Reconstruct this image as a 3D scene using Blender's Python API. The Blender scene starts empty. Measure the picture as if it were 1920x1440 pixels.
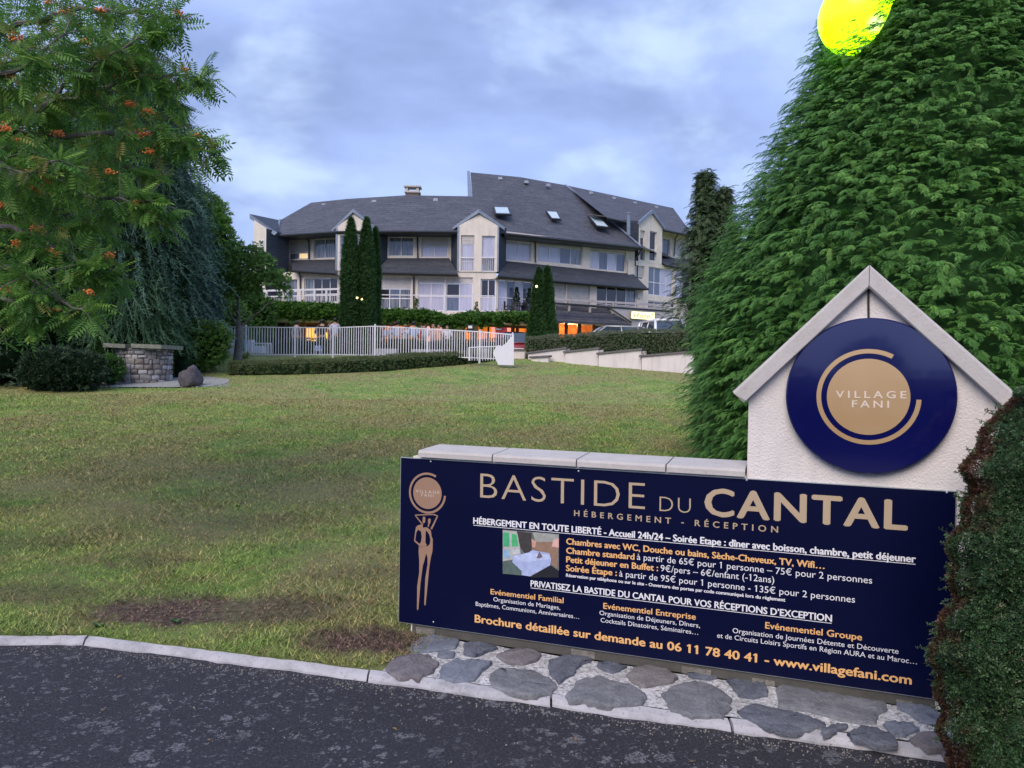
import bpy, math, random
import numpy as np
from mathutils import Vector, Matrix

random.seed(11)
rng = np.random.default_rng(11)
SC = bpy.context.scene
COL = SC.collection
R = math.radians

# ------------------------------------------------------------ camera
FOC = 1442.0
CAM_H = 1.62
Zc = Vector((0.01635, 0.99966, 0.02026)).normalized()
Fc = Vector((0, 0, -1))
Yc = (Fc - Fc.dot(Zc) * Zc).normalized()
Xc = Yc.cross(Zc)
M3 = Matrix((Xc, Yc, Zc))
cam_d = bpy.data.cameras.new('camera')
cam = bpy.data.objects.new('camera', cam_d)
COL.objects.link(cam)
cam.matrix_world = Matrix.Translation((0, 0, CAM_H)) @ M3.to_4x4()
cam_d.sensor_width = 36
cam_d.lens = FOC / 1920 * 36
cam_d.clip_start = 0.05
cam_d.clip_end = 3000
SC.camera = cam

# ------------------------------------------------------------ world, sun, exposure
SUN_EL, SUN_AZ = R(42), R(205)
world = bpy.data.worlds.new('World')
SC.world = world
world.use_nodes = True
wt = world.node_tree
wt.nodes.clear()
def wn(t, **k):
    n = wt.nodes.new(t)
    for a, b in k.items():
        setattr(n, a, b)
    return n
sky = wn('ShaderNodeTexSky', sky_type='NISHITA', sun_disc=False, sun_elevation=SUN_EL, sun_rotation=SUN_AZ)
skyb = wn('ShaderNodeVectorMath', operation='SCALE'); skyb.inputs['Scale'].default_value = 0.07
wt.links.new(sky.outputs[0], skyb.inputs[0])
tc = wn('ShaderNodeTexCoord')
cmb = wn('ShaderNodeMapping'); cmb.inputs['Scale'].default_value = (1, 1, 1.9)   # cloud decks look flatter towards the horizon
wt.links.new(tc.outputs['Generated'], cmb.inputs[0])
def wnoise(scale, det, rough, off, dist=0.0):
    mp = wn('ShaderNodeMapping'); mp.inputs['Location'].default_value = off
    wt.links.new(cmb.outputs[0], mp.inputs[0])
    n = wn('ShaderNodeTexNoise'); n.inputs['Scale'].default_value = scale
    n.inputs['Detail'].default_value = det; n.inputs['Roughness'].default_value = rough
    n.inputs['Distortion'].default_value = dist
    wt.links.new(mp.outputs[0], n.inputs['Vector'])
    return n
n1 = wnoise(2.6, 5, 0.55, (0.9, 1.4, 0.3), .2)
n2 = wnoise(3.7, 5, 0.52, (1.15, 4.1, 0.55), 0.15)
r1 = wn('ShaderNodeValToRGB')
cr = r1.color_ramp; cr.elements[0].position = 0.36; cr.elements[0].color = (0.26, 0.35, 0.63, 1)
cr.elements[1].position = 0.62; cr.elements[1].color = (0.43, 0.565, 0.94, 1)
e = cr.elements.new(0.5); e.color = (0.345, 0.46, 0.81, 1)
wt.links.new(n1.outputs[0], r1.inputs[0])
r2 = wn('ShaderNodeValToRGB'); cr = r2.color_ramp
cr.interpolation = 'EASE'
cr.elements[0].position = 0.50; cr.elements[0].color = (0, 0, 0, 1)
cr.elements[1].position = 0.70; cr.elements[1].color = (.9, .9, .9, 1)
wt.links.new(n2.outputs[0], r2.inputs[0])
mixc = wn('ShaderNodeMix', data_type='RGBA'); mixc.inputs[7].default_value = (0.56, 0.71, 0.98, 1)
wt.links.new(r2.outputs[0], mixc.inputs[0]); wt.links.new(r1.outputs[0], mixc.inputs[6])
mixs = wn('ShaderNodeMix', data_type='RGBA'); mixs.inputs[0].default_value = 0.9
wt.links.new(skyb.outputs[0], mixs.inputs[6]); wt.links.new(mixc.outputs[2], mixs.inputs[7])
bg = wn('ShaderNodeBackground'); bg.inputs['Strength'].default_value = 0.92
wt.links.new(mixs.outputs[2], bg.inputs['Color'])
wo = wn('ShaderNodeOutputWorld'); wt.links.new(bg.outputs[0], wo.inputs[0])

sun_d = bpy.data.lights.new('sun', 'SUN')
sun_d.energy = 2.1
sun_d.angle = R(45)
sun_d.color = (1.0, 0.86, 0.72)
sun = bpy.data.objects.new('sun', sun_d); COL.objects.link(sun)
# towards the sun: behind the camera, to the left
sdir = Vector((math.sin(SUN_AZ) * math.cos(SUN_EL), math.cos(SUN_AZ) * math.cos(SUN_EL), math.sin(SUN_EL)))
sun.rotation_euler = sdir.to_track_quat('Z', 'Y').to_euler()

SC.view_settings.view_transform = 'Standard'
SC.view_settings.look = 'None'
SC.view_settings.exposure = 0.52
SC.view_settings.gamma = 1
SC.view_settings.use_curve_mapping = False
SC.cycles.use_denoising = True
SC.cycles.max_bounces = 6
SC.cycles.transparent_max_bounces = 8

# ------------------------------------------------------------ projection helpers (pixels of the 1920x1440 photo)
def ray(px, py):
    return M3 @ Vector(((px - 960) / FOC, -(py - 720) / FOC, -1))
def W(px, py, d):
    v = ray(px, py); return Vector((0, 0, CAM_H)) + v * (d / v.y)
def sm(a, b, x):
    t = min(1, max(0, (x - a) / (b - a))); return t * t * (3 - 2 * t)
CURB = [(-40, 4.35), (-8, 4.50), (-3.02, 4.53), (-2.50, 4.56), (-0.74, 4.11), (1.93, 3.36), (3.2, 3.0), (40, -7.0)]
def curb_y(x):
    for (a, b), (c, d) in zip(CURB, CURB[1:]):
        if a <= x <= c:
            return b + (d - b) * (x - a) / (c - a)
    return CURB[0][1] if x < 0 else CURB[-1][1]
def zt(x, y):
    s = max(0, y - 4.8)
    s2 = min(s, 24.5)
    z = 0.045 * s2 + 0.0014 * s2 * s2
    z += -0.012 * max(-12, min(8, x)) * sm(14, 27, y)
    z += (2.0 - z) * sm(28.3, 30, y)
    z += 0.35 * sm(2, 6, x) * sm(30, 34, y)
    return z
from mathutils import noise as mnoise
def gz(x, y):
    """lawn height with its small bumps"""
    z = zt(x, y); s = y - curb_y(x)
    if abs(x) < 13 and s < 30:
        z += min(1, max(0, s / .5)) * (.018 * mnoise.noise((x * 1.1, y * 1.1, 0)) + .010 * mnoise.noise((x * 4, y * 4, 3)))
    return z
def G(px, py, zo=0.0):
    v = ray(px, py); t = 0.5
    o = Vector((0, 0, CAM_H)); prev = o
    while t < 80:
        p = o + v * t
        if p.z < zt(p.x, p.y) + zo:
            lo, hi = t - 0.05, t
            for _ in range(14):
                m = (lo + hi) / 2; p = o + v * m
                if p.z < zt(p.x, p.y) + zo: hi = m
                else: lo = m
            return o + v * hi
        t += 0.05
    return o + v * 30

# ------------------------------------------------------------ object helpers
def tag(o, label=None, cat=None, group=None, kind=None):
    if label: o['label'] = label
    if cat: o['category'] = cat
    if group: o['group'] = group
    if kind: o['kind'] = kind
    return o
def empty(name, loc, rz=0, label=None, cat=None, group=None):
    o = bpy.data.objects.new(name, None); COL.objects.link(o)
    o.location = loc; o.rotation_euler = (0, 0, rz); o.empty_display_size = 0.1
    return tag(o, label, cat, group)
def link(name, me, parent=None, mat=None):
    o = bpy.data.objects.new(name, me); COL.objects.link(o)
    if mat is not None and not me.materials: me.materials.append(mat)
    if parent is not None:
        o.parent = parent
        o.matrix_parent_inverse = WM[parent.name].inverted() if parent.name in WM else pm(parent).inverted()
    return o
WM = {}
def pm(o):
    m = o.matrix_basis.copy()
    if o.parent: m = pm(o.parent) @ o.matrix_parent_inverse @ m
    return m
class MB:
    """collects geometry in world coordinates"""
    def __init__(s): s.v = []; s.f = []; s.m = []; s.cur = 0
    def add(s, vs, fs):
        n = len(s.v); s.v += [tuple(p) for p in vs]
        s.f += [tuple(i + n for i in f) for f in fs]; s.m += [s.cur] * len(fs)
        return s
    def box8(s, p):   # p: 8 points, bottom ring 0-3 then top ring 4-7
        return s.add(p, [(3, 2, 1, 0), (4, 5, 6, 7), (0, 1, 5, 4), (1, 2, 6, 5), (2, 3, 7, 6), (3, 0, 4, 7)])
    def box(s, a, b):
        x0, y0, z0 = a; x1, y1, z1 = b
        return s.box8([(x0, y0, z0), (x1, y0, z0), (x1, y1, z0), (x0, y1, z0), (x0, y0, z1), (x1, y0, z1), (x1, y1, z1), (x0, y1, z1)])
    def prism(s, pts, off):   # pts: planar polygon, off: thickness vector
        n = len(pts); off = Vector(off)
        a = [Vector(p) for p in pts]; b = [p + off for p in a]
        return s.add(a + b, [tuple(range(n - 1, -1, -1)), tuple(range(n, 2 * n))] + [(i, (i + 1) % n, n + (i + 1) % n, n + i) for i in range(n)])
    def tube(s, pts, rad, seg=6, cap=True):
        pts = [Vector(p) for p in pts]
        if not hasattr(rad, '__len__'): rad = [rad] * len(pts)
        vs = []; fs = []; up = Vector((0.12, 0.07, 1))
        for i, p in enumerate(pts):
            d = (pts[min(i + 1, len(pts) - 1)] - pts[max(i - 1, 0)]).normalized()
            a = d.cross(up)
            if a.length < 1e-3: a = d.cross(Vector((1, 0, 0)))
            a.normalize(); b = d.cross(a)
            for k in range(seg):
                t = 2 * math.pi * k / seg
                vs.append(p + (a * math.cos(t) + b * math.sin(t)) * rad[i])
        for i in range(len(pts) - 1):
            for k in range(seg):
                k2 = (k + 1) % seg
                fs.append((i * seg + k, i * seg + k2, (i + 1) * seg + k2, (i + 1) * seg + k))
        if cap:
            fs.append(tuple(range(seg - 1, -1, -1)))
            m = (len(pts) - 1) * seg; fs.append(tuple(m + k for k in range(seg)))
        return s.add(vs, fs)
    def lathe(s, c, prof, seg=16):
        vs = []; fs = []
        for (r, z) in prof:
            for k in range(seg):
                t = 2 * math.pi * k / seg; vs.append((c[0] + r * math.cos(t), c[1] + r * math.sin(t), c[2] + z))
        for i in range(len(prof) - 1):
            for k in range(seg):
                k2 = (k + 1) % seg
                fs.append((i * seg + k, i * seg + k2, (i + 1) * seg + k2, (i + 1) * seg + k))
        fs.append(tuple(range(seg - 1, -1, -1))); m = (len(prof) - 1) * seg; fs.append(tuple(m + k for k in range(seg)))
        return s.add(vs, fs)
    def mesh(s, name, mats, smooth=False):
        me = bpy.data.meshes.new(name); me.from_pydata(s.v, [], s.f)
        if not isinstance(mats, (list, tuple)): mats = [mats]
        for m in mats: me.materials.append(m)
        if len(mats) > 1: me.polygons.foreach_set('material_index', s.m)
        if smooth: me.polygons.foreach_set('use_smooth', [True] * len(me.polygons))
        me.update(); return me
    def build(s, name, mats, parent=None, smooth=False):
        return link(name, s.mesh(name, mats, smooth), parent)
def ico(c, r, sub=1):
    t = (1 + 5 ** .5) / 2
    v = [Vector(p).normalized() for p in [(-1, t, 0), (1, t, 0), (-1, -t, 0), (1, -t, 0), (0, -1, t), (0, 1, t), (0, -1, -t), (0, 1, -t), (t, 0, -1), (t, 0, 1), (-t, 0, -1), (-t, 0, 1)]]
    f = [(0, 11, 5), (0, 5, 1), (0, 1, 7), (0, 7, 10), (0, 10, 11), (1, 5, 9), (5, 11, 4), (11, 10, 2), (10, 7, 6), (7, 1, 8), (3, 9, 4), (3, 4, 2), (3, 2, 6), (3, 6, 8), (3, 8, 9), (4, 9, 5), (2, 4, 11), (6, 2, 10), (8, 6, 7), (9, 8, 1)]
    for _ in range(sub):
        nf = []; cache = {}
        def mid(a, b):
            k = (min(a, b), max(a, b))
            if k not in cache: cache[k] = len(v); v.append(((v[a] + v[b]) / 2).normalized())
            return cache[k]
        for a, b, cc in f:
            x, y, z = mid(a, b), mid(b, cc), mid(cc, a); nf += [(a, x, z), (b, y, x), (cc, z, y), (x, y, z)]
        f = nf
    rr = r if hasattr(r, '__len__') else (r, r, r)
    return [Vector((c[0] + p.x * rr[0], c[1] + p.y * rr[1], c[2] + p.z * rr[2])) for p in v], f

# ------------------------------------------------------------ materials
def material(name):
    m = bpy.data.materials.new(name); m.use_nodes = True
    nt = m.node_tree; b = nt.nodes['Principled BSDF']
    return m, nt, b
def nd(nt, t, ins=None, **k):
    n = nt.nodes.new(t)
    for a, b in k.items(): setattr(n, a, b)
    if ins:
        for a, b in ins.items(): n.inputs[a].default_value = b
    return n
def rgba(c): return (c[0], c[1], c[2], 1)
def pos(nt, scale=(1, 1, 1), obj=False):
    mp = nd(nt, 'ShaderNodeMapping'); mp.inputs['Scale'].default_value = scale
    if obj:
        t = nd(nt, 'ShaderNodeTexCoord'); nt.links.new(t.outputs['Object'], mp.inputs[0])
    else:
        g = nd(nt, 'ShaderNodeNewGeometry'); nt.links.new(g.outputs['Position'], mp.inputs[0])
    return mp.outputs[0]
def noise(nt, vec, scale, det=4, rough=0.6, dist=0):
    n = nd(nt, 'ShaderNodeTexNoise', {'Scale': scale, 'Detail': det, 'Roughness': rough, 'Distortion': dist})
    nt.links.new(vec, n.inputs['Vector']); return n.outputs[0]
def ramp(nt, fac, stops, mode='LINEAR'):
    r = nd(nt, 'ShaderNodeValToRGB'); cr = r.color_ramp; cr.interpolation = mode
    cr.elements[0].position, cr.elements[0].color = stops[0][0], rgba(stops[0][1])
    cr.elements[1].position, cr.elements[1].color = stops[-1][0], rgba(stops[-1][1])
    for p, c in stops[1:-1]:
        e = cr.elements.new(p); e.color = rgba(c)
    nt.links.new(fac, r.inputs[0]); return r.outputs[0]
def mix(nt, fac, a, b, blend='MIX'):
    m = nd(nt, 'ShaderNodeMix', data_type='RGBA', blend_type=blend)
    for i, x in ((0, fac), (6, a), (7, b)):
        if hasattr(x, 'links') or hasattr(x, 'is_linked'): nt.links.new(x, m.inputs[i])
        elif isinstance(x, (int, float)): m.inputs[i].default_value = x
        else: m.inputs[i].default_value = rgba(x)
    return m.outputs[2]
def bump(nt, b, h, strength, dist=0.01):
    n = nd(nt, 'ShaderNodeBump', {'Strength': strength, 'Distance': dist})
    nt.links.new(h, n.inputs['Height']); nt.links.new(n.outputs[0], b.inputs['Normal'])
def G3(v): return (v, v, v)
def simple(name, c, rough=0.6, metal=0, var=0.12, vscale=3, spec=0.5, bs=0, bscale=60, emit=0):
    m, nt, b = material(name)
    b.inputs['Roughness'].default_value = rough; b.inputs['Metallic'].default_value = metal
    b.inputs['Specular IOR Level'].default_value = spec
    p = pos(nt)
    n = noise(nt, p, vscale, 5)
    lo = [x * (1 - var) for x in c]; hi = [min(1, x * (1 + var)) for x in c]
    nt.links.new(ramp(nt, n, [(0.3, lo), (0.7, hi)]), b.inputs['Base Color'])
    if bs: bump(nt, b, noise(nt, p, bscale, 3), bs)
    if emit:
        b.inputs['Emission Color'].default_value = rgba(c); b.inputs['Emission Strength'].default_value = emit
    return m
def foliage_mat(name, dark, mid, light, dead=None, transl=0.25, rough=0.55, clump=0.0, brown_mask=None):
    m, nt, b = material(name)
    at = nd(nt, 'ShaderNodeAttribute', attribute_name='rnd')
    stops = [(0.0, dark), (0.5, mid), (0.93, light)] + ([(0.97, dead), (1.0, dead)] if dead else [(1.0, light)])
    c = ramp(nt, at.outputs['Fac'], stops)
    n = noise(nt, pos(nt), clump or 1.4, 2)
    c = mix(nt, ramp(nt, n, [(0.35, G3(0)), (0.65, G3(0.55))]), c, mid)
    if brown_mask is not None: c = brown_mask(nt, c)
    nt.links.new(c, b.inputs['Base Color'])
    b.inputs['Roughness'].default_value = rough; b.inputs['Specular IOR Level'].default_value = 0.3
    tr = nd(nt, 'ShaderNodeBsdfTranslucent'); nt.links.new(c, tr.inputs['Color'])
    mx = nd(nt, 'ShaderNodeMixShader', {'Fac': transl})
    nt.links.new(b.outputs[0], mx.inputs[1]); nt.links.new(tr.outputs[0], mx.inputs[2])
    nt.links.new(mx.outputs[0], nt.nodes['Material Output'].inputs[0])
    return m

# ------------------------------------------------------------ leaf scattering
def tri_mesh(name, V, T, rnd=None, mat=None):
    me = bpy.data.meshes.new(name)
    n, t = len(V), len(T)
    me.vertices.add(n); me.vertices.foreach_set('co', np.asarray(V, np.float32).ravel())
    me.loops.add(3 * t); me.loops.foreach_set('vertex_index', np.asarray(T, np.int32).ravel())
    me.polygons.add(t); me.polygons.foreach_set('loop_start', np.arange(0, 3 * t, 3, dtype=np.int32))
    me.update(calc_edges=True)
    if rnd is not None:
        a = me.attributes.new('rnd', 'FLOAT', 'POINT'); a.data.foreach_set('value', np.asarray(rnd, np.float32))
    if mat: me.materials.append(mat)
    return me
def nrm(a): return a / (np.linalg.norm(a, axis=-1, keepdims=True) + 1e-9)
def scatter_arrays(tpl, P, D, U, S, rnd=None):
    tv, tf = tpl
    P = np.asarray(P, float); D = nrm(np.asarray(D, float)); U = np.asarray(U, float)
    X = nrm(np.cross(D, U)); Z = np.cross(X, D)
    S = np.broadcast_to(np.asarray(S, float), (len(P),))
    V = (P[:, None, :] + S[:, None, None] * (tv[None, :, 0:1] * X[:, None, :] + tv[None, :, 1:2] * D[:, None, :] + tv[None, :, 2:3] * Z[:, None, :]))
    n = len(tv)
    T = tf[None] + (np.arange(len(P)) * n)[:, None, None]
    if rnd is None: rnd = rng.random(len(P))
    return V.reshape(-1, 3), T.reshape(-1, 3), np.repeat(rnd, n)
def scatter(name, tpl, P, D, U, S, mat, parent=None, rnd=None):
    V, T, r = scatter_arrays(tpl, P, D, U, S, rnd)
    if parent is not None:
        V = V - np.array(pm(parent).translation)
        me = tri_mesh(name, V, T, r, mat); o = bpy.data.objects.new(name, me); COL.objects.link(o); o.parent = parent
        return o
    me = tri_mesh(name, V, T, r, mat); o = bpy.data.objects.new(name, me); COL.objects.link(o)
    return o
def T_leaf(w=0.5, fold=0.12):
    v = np.array([(0, 0, 0), (w / 2, .45, fold), (0, 1, -.05), (-w / 2, .45, fold)]); return v, np.array([(0, 1, 2), (0, 2, 3)])
def merge_t(lst):
    V = []; F = []; n = 0
    for v, f in lst: V.append(v); F.append(f + n); n += len(v)
    return np.vstack(V), np.vstack(F)
def xf(t, pos=(0, 0, 0), ang=0, pitch=0, roll=0, s=1):
    M = Matrix.Rotation(ang, 3, 'Z') @ Matrix.Rotation(pitch, 3, 'X') @ Matrix.Rotation(roll, 3, 'Y')
    return t[0] * s @ np.array(M).T + np.array(pos), t[1]
def T_cluster(n=6, seed=0, w=0.5, spread=1.2):
    r = random.Random(seed); L = []
    for i in range(n):
        L.append(xf(T_leaf(w), (0, 0.12 * i, 0), (-1) ** i * r.uniform(.3, spread), r.uniform(-.6, .6), r.uniform(-.7, .7), r.uniform(.5, .8)))
    return merge_t(L)
def T_frond(n=9, seed=0, droop=0.35, wid=0.46, fw=0.032):
    """flat feathery conifer spray, narrow side fingers off a drooping stem"""
    r = random.Random(seed); V = []; F = []
    def z(y): return -droop * y * y
    k = 5
    for i in range(k):
        y = i / (k - 1); w = 0.022 * (1 - y) + 0.004
        V += [(-w, y, z(y)), (w, y, z(y))]
        if i: a = 2 * i - 2; F += [(a, a + 1, a + 3), (a, a + 3, a + 2)]
    for i in range(n):
        for sgn in (-1, 1):
            y = 0.06 + 0.86 * (i + (0.5 if sgn > 0 else 0) * .8) / n
            ln = wid * (1 - 0.75 * abs(y - 0.35) ** 1.2) * r.uniform(.7, 1.1) * (1.1 - y * .5)
            a = r.uniform(.5, .85); dx, dy = math.sin(a) * sgn, math.cos(a)
            b = len(V); zz = z(y)
            V += [(0, y - fw, zz), (0, y + fw, zz + .01), (dx * ln * .55 + dy * fw * .6 * sgn, y + dy * ln * .55 - fw * .4, zz + .02 - .06 * ln), (dx * ln, y + dy * ln, zz - droop * ln * r.uniform(.4, 1.1))]
            F += [(b, b + 2, b + 1), (b + 1, b + 2, b + 3)]
    return np.array(V), np.array(F)
def T_strand(n=16, seed=0, fw=0.03):
    """long hanging shoot with short needles"""
    r = random.Random(seed); V = []; F = []
    def c(t): return np.array([0.03 * math.sin(5 * t), t * 1.0, -0.55 * t * t])
    for i in range(6):
        t = i / 5; p = c(t); w = .012
        V += [p + (-w, 0, 0), p + (w, 0, 0)]
        if i: a = 2 * i - 2; F += [(a, a + 1, a + 3), (a, a + 3, a + 2)]
    for i in range(n):
        p = c((i + .5) / n); a = r.uniform(0, 6.28); ln = r.uniform(.1, .2)
        b = len(V); d = np.array([math.cos(a) * ln, ln * .7, math.sin(a) * ln * .6])
        V += [p + (0, -fw, 0), p + (0, fw, 0), p + d]; F.append((b, b + 1, b + 2))
    return np.array(V), np.array(F)
def T_rowan():
    """pinnate leaf with six pairs of leaflets"""
    L = []
    for i in range(6):
        y = .18 + .13 * i
        for s in (-1, 1):
            L.append(xf(T_leaf(.30, .05), (0, y, -.12 * y * y), s * -1.15, -.25, 0, .34 - .015 * abs(i - 2)))
    L.append(xf(T_leaf(.34, .05), (0, .93, -.1), 0, -.3, 0, .3))
    st = np.array([(-.008, 0, 0), (.008, 0, 0), (.006, .95, -.11), (-.006, .95, -.11)]); L.append((st, np.array([(0, 1, 2), (0, 2, 3)])))
    return merge_t(L)
def rnd_dirs(n): return nrm(rng.normal(size=(n, 3)))
def T_tuft(n=5, seed=0):
    r = random.Random(seed); V = []; F = []
    for i in range(n):
        a = r.uniform(0, 6.28); ln = r.uniform(.5, 1); t = r.uniform(.25, 1.1); w = .07
        ox, oz = r.uniform(-.3, .3), r.uniform(-.3, .3)
        dx, dz = math.cos(a) * math.sin(t) * ln, math.sin(a) * math.sin(t) * ln
        b = len(V); px, pz = -math.sin(a) * w, math.cos(a) * w
        V += [(ox - px, 0, oz - pz), (ox + px, 0, oz + pz), (ox + dx, math.cos(t) * ln, oz + dz)]; F.append((b, b + 1, b + 2))
    return np.array(V), np.array(F)
def branch_tube(mb, p0, p1, r0, r1, bend=(0, 0, 0), n=5, seg=5):
    p0, p1, bend = Vector(p0), Vector(p1), Vector(bend)
    pts = []; rad = []
    for i in range(n + 1):
        t = i / n; pts.append(p0.lerp(p1, t) + bend * math.sin(math.pi * t)); rad.append(r0 + (r1 - r0) * t)
    mb.tube(pts, rad, seg); return pts
# ================================================================ BOARD PLANE (found from the photo's board corners)
def camv(x, y, z): return M3 @ Vector((x, -y, -z))
BO = Vector((0, 0, CAM_H)) + camv(-0.6831, 0.4480, 4.7199)      # top left corner of the board
BU = camv(0.93902, 0.02231, -0.34312); BU.z = 0; BU.normalize()
BN = Vector((BU.y, -BU.x, 0))                                    # towards the road
BZ = Vector((0, 0, 1))
def B(u, v, off=0.0): return BO + BU * u + BZ * v + BN * off     # v is up from the top edge
def buv(px, py, off=0.0):
    r = ray(px, py); o = Vector((0, 0, CAM_H)); n = BN
    t = ((BO + BN * off) - o).dot(n) / r.dot(n)
    p = o + r * t - BO
    return p.dot(BU), p.z
def bbox_(mb, u0, u1, v0, v1, o0, o1):
    mb.box8([B(u0, v0, o1), B(u1, v0, o1), B(u1, v0, o0), B(u0, v0, o0), B(u0, v1, o1), B(u1, v1, o1), B(u1, v1, o0), B(u0, v1, o0)])

X_LO = -0.72
# ================================================================ GROUND
def lawn_colour(nt, vary=True):
    p = pos(nt, (1, 1, 0))
    big = noise(nt, p, 0.35, 4, .6, .6)
    med = noise(nt, p, 1.3, 5, .65, .4)
    fine = noise(nt, p, 9, 5, .7)
    c = ramp(nt, med, [(0.32, (.140, .250, .060)), (0.46, (.215, .335, .080)), (0.58, (.300, .385, .105)), (0.70, (.375, .370, .150))])
    dry = ramp(nt, big, [(0.42, G3(0)), (0.58, G3(.8))])
    patch = ramp(nt, noise(nt, p, 2.6, 5, .75, .8), [(.49, G3(0)), (.62, G3(.62))])
    c = mix(nt, dry, c, (.330, .280, .140))
    c = mix(nt, patch, c, (.270, .205, .115))
    c = mix(nt, ramp(nt, fine, [(0.35, G3(0)), (0.7, G3(.5))]), c, (.17, .25, .055))
    # bare, dried-out earth near the kerb and a few worn spots
    g = nd(nt, 'ShaderNodeNewGeometry'); s = nd(nt, 'ShaderNodeSeparateXYZ'); nt.links.new(g.outputs['Position'], s.inputs[0])
    masks = None
    for (cx, cy, rx, ry, k) in [(-0.82, 4.50, .42, .24, 1.0), (-2.2, 4.98, .55, .30, 1.0), (-1.6, 5.0, .6, .30, .8), (-3.3, 5.25, .6, .22, .55),
                                (-2.35, 7.3, .6, .3, .28), (-.95, 7.0, .4, .2, .3), (-3.9, 6.5, .6, .3, .35), (-1.1, 5.8, .35, .2, .35), (-2.9, 6.0, .4, .2, .35)]:
        v = nd(nt, 'ShaderNodeVectorMath', operation='SUBTRACT'); nt.links.new(g.outputs['Position'], v.inputs[0]); v.inputs[1].default_value = (cx, cy, 0)
        v2 = nd(nt, 'ShaderNodeVectorMath', operation='MULTIPLY'); nt.links.new(v.outputs[0], v2.inputs[0]); v2.inputs[1].default_value = (1 / rx, 1 / ry, 0)
        ln = nd(nt, 'ShaderNodeVectorMath', operation='LENGTH'); nt.links.new(v2.outputs[0], ln.inputs[0])
        ad = nd(nt, 'ShaderNodeMath', operation='MULTIPLY_ADD'); nt.links.new(noise(nt, p, 4.5, 5, .7), ad.inputs[0]); ad.inputs[1].default_value = 2.0; ad.inputs[2].default_value = -1.0
        a2 = nd(nt, 'ShaderNodeMath', operation='ADD'); nt.links.new(ad.outputs[0], a2.inputs[0]); nt.links.new(ln.outputs['Value'], a2.inputs[1])
        mr = nd(nt, 'ShaderNodeMapRange', {'From Min': .55, 'From Max': 1.25, 'To Min': k, 'To Max': 0}); nt.links.new(a2.outputs[0], mr.inputs['Value'])
        if masks is None: masks = mr.outputs[0]
        else:
            m = nd(nt, 'ShaderNodeMath', operation='MAXIMUM'); nt.links.new(masks, m.inputs[0]); nt.links.new(mr.outputs[0], m.inputs[1]); masks = m.outputs[0]
    dead = ramp(nt, noise(nt, p, 22, 4, .7), [(0.35, (.050, .032, .026)), (0.5, (.135, .088, .066)), (0.72, (.30, .23, .17))])
    c = mix(nt, masks, c, dead)
    return c, masks
def mat_lawn(name, blades=False):
    m, nt, b = material(name)
    c, masks = lawn_colour(nt)
    if blades:
        at = nd(nt, 'ShaderNodeAttribute', attribute_name='rnd')
        k = ramp(nt, at.outputs['Fac'], [(0, (.36, .40, .36)), (0.5, (.90, .92, .90)), (0.82, (1.4, 1.32, 1.2)), (.9, (1.9, 1.55, 1.7)), (1, (2.3, 1.75, 2.0))])
        c = mix(nt, 1.0, c, k, 'MULTIPLY')
    else:
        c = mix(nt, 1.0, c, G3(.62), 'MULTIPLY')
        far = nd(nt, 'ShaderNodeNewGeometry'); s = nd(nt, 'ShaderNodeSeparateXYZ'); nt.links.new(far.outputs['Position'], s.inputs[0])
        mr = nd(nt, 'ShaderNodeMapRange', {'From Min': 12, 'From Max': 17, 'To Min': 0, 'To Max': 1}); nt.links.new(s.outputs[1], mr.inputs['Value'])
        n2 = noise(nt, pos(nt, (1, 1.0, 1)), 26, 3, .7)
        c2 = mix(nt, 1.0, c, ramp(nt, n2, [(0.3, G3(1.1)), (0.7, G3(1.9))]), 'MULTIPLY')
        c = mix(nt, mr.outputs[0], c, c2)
        bump(nt, b, noise(nt, pos(nt), 55, 4, .7), .6, .03)
    nt.links.new(c, b.inputs['Base Color']); b.inputs['Roughness'].default_value = .75; b.inputs['Specular IOR Level'].default_value = .2
    return m
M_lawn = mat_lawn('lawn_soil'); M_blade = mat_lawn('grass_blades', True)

def lawn():
    xs = [-12 + .12 * i for i in range(int(24 / .12) + 1)]
    a = 12.0; st = .3
    while a < 500: a += st; st *= 1.22; xs.append(a); xs.insert(0, -a)
    ss = []; s = 0.0; st = .06
    while s < 700:
        ss.append(s); s += st
        if s > 6: st = min(st * 1.03 + .002, .35) if s < 40 else st * 1.25
    vs = []; fs = []
    from mathutils import noise as mn
    for j, s in enumerate(ss):
        for x in xs:
            cy = curb_y(x) if abs(x) < 40 else (4.35 if x < 0 else -7)
            y = cy + s * (1 if s < 30 or cy > 4 else 1)
            z = gz(x, y)
            if abs(x) < 13 and s < .25: z = min(z, .0)
            if s == 0: z = -.05
            pu, po = (x - BO.x) * BU.x + (y - BO.y) * BU.y, (x - BO.x) * BN.x + (y - BO.y) * BN.y
            if s < 3 and .1 < pu < 3.4 and -.2 < po < .05: z = -.06
            if s < 3 and po > -.1 and x > X_LO + (y - curb_y(X_LO)) * .9 and pu > -.25: z = -.06
            vs.append((x, y, z))
    n = len(xs)
    for j in range(len(ss) - 1):
        for i in range(n - 1):
            fs.append((j * n + i, j * n + i + 1, (j + 1) * n + i + 1, (j + 1) * n + i))
    mb = MB(); mb.v = vs; mb.f = fs; mb.m = [0] * len(fs)
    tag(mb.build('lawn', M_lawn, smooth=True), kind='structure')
lawn()

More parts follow.
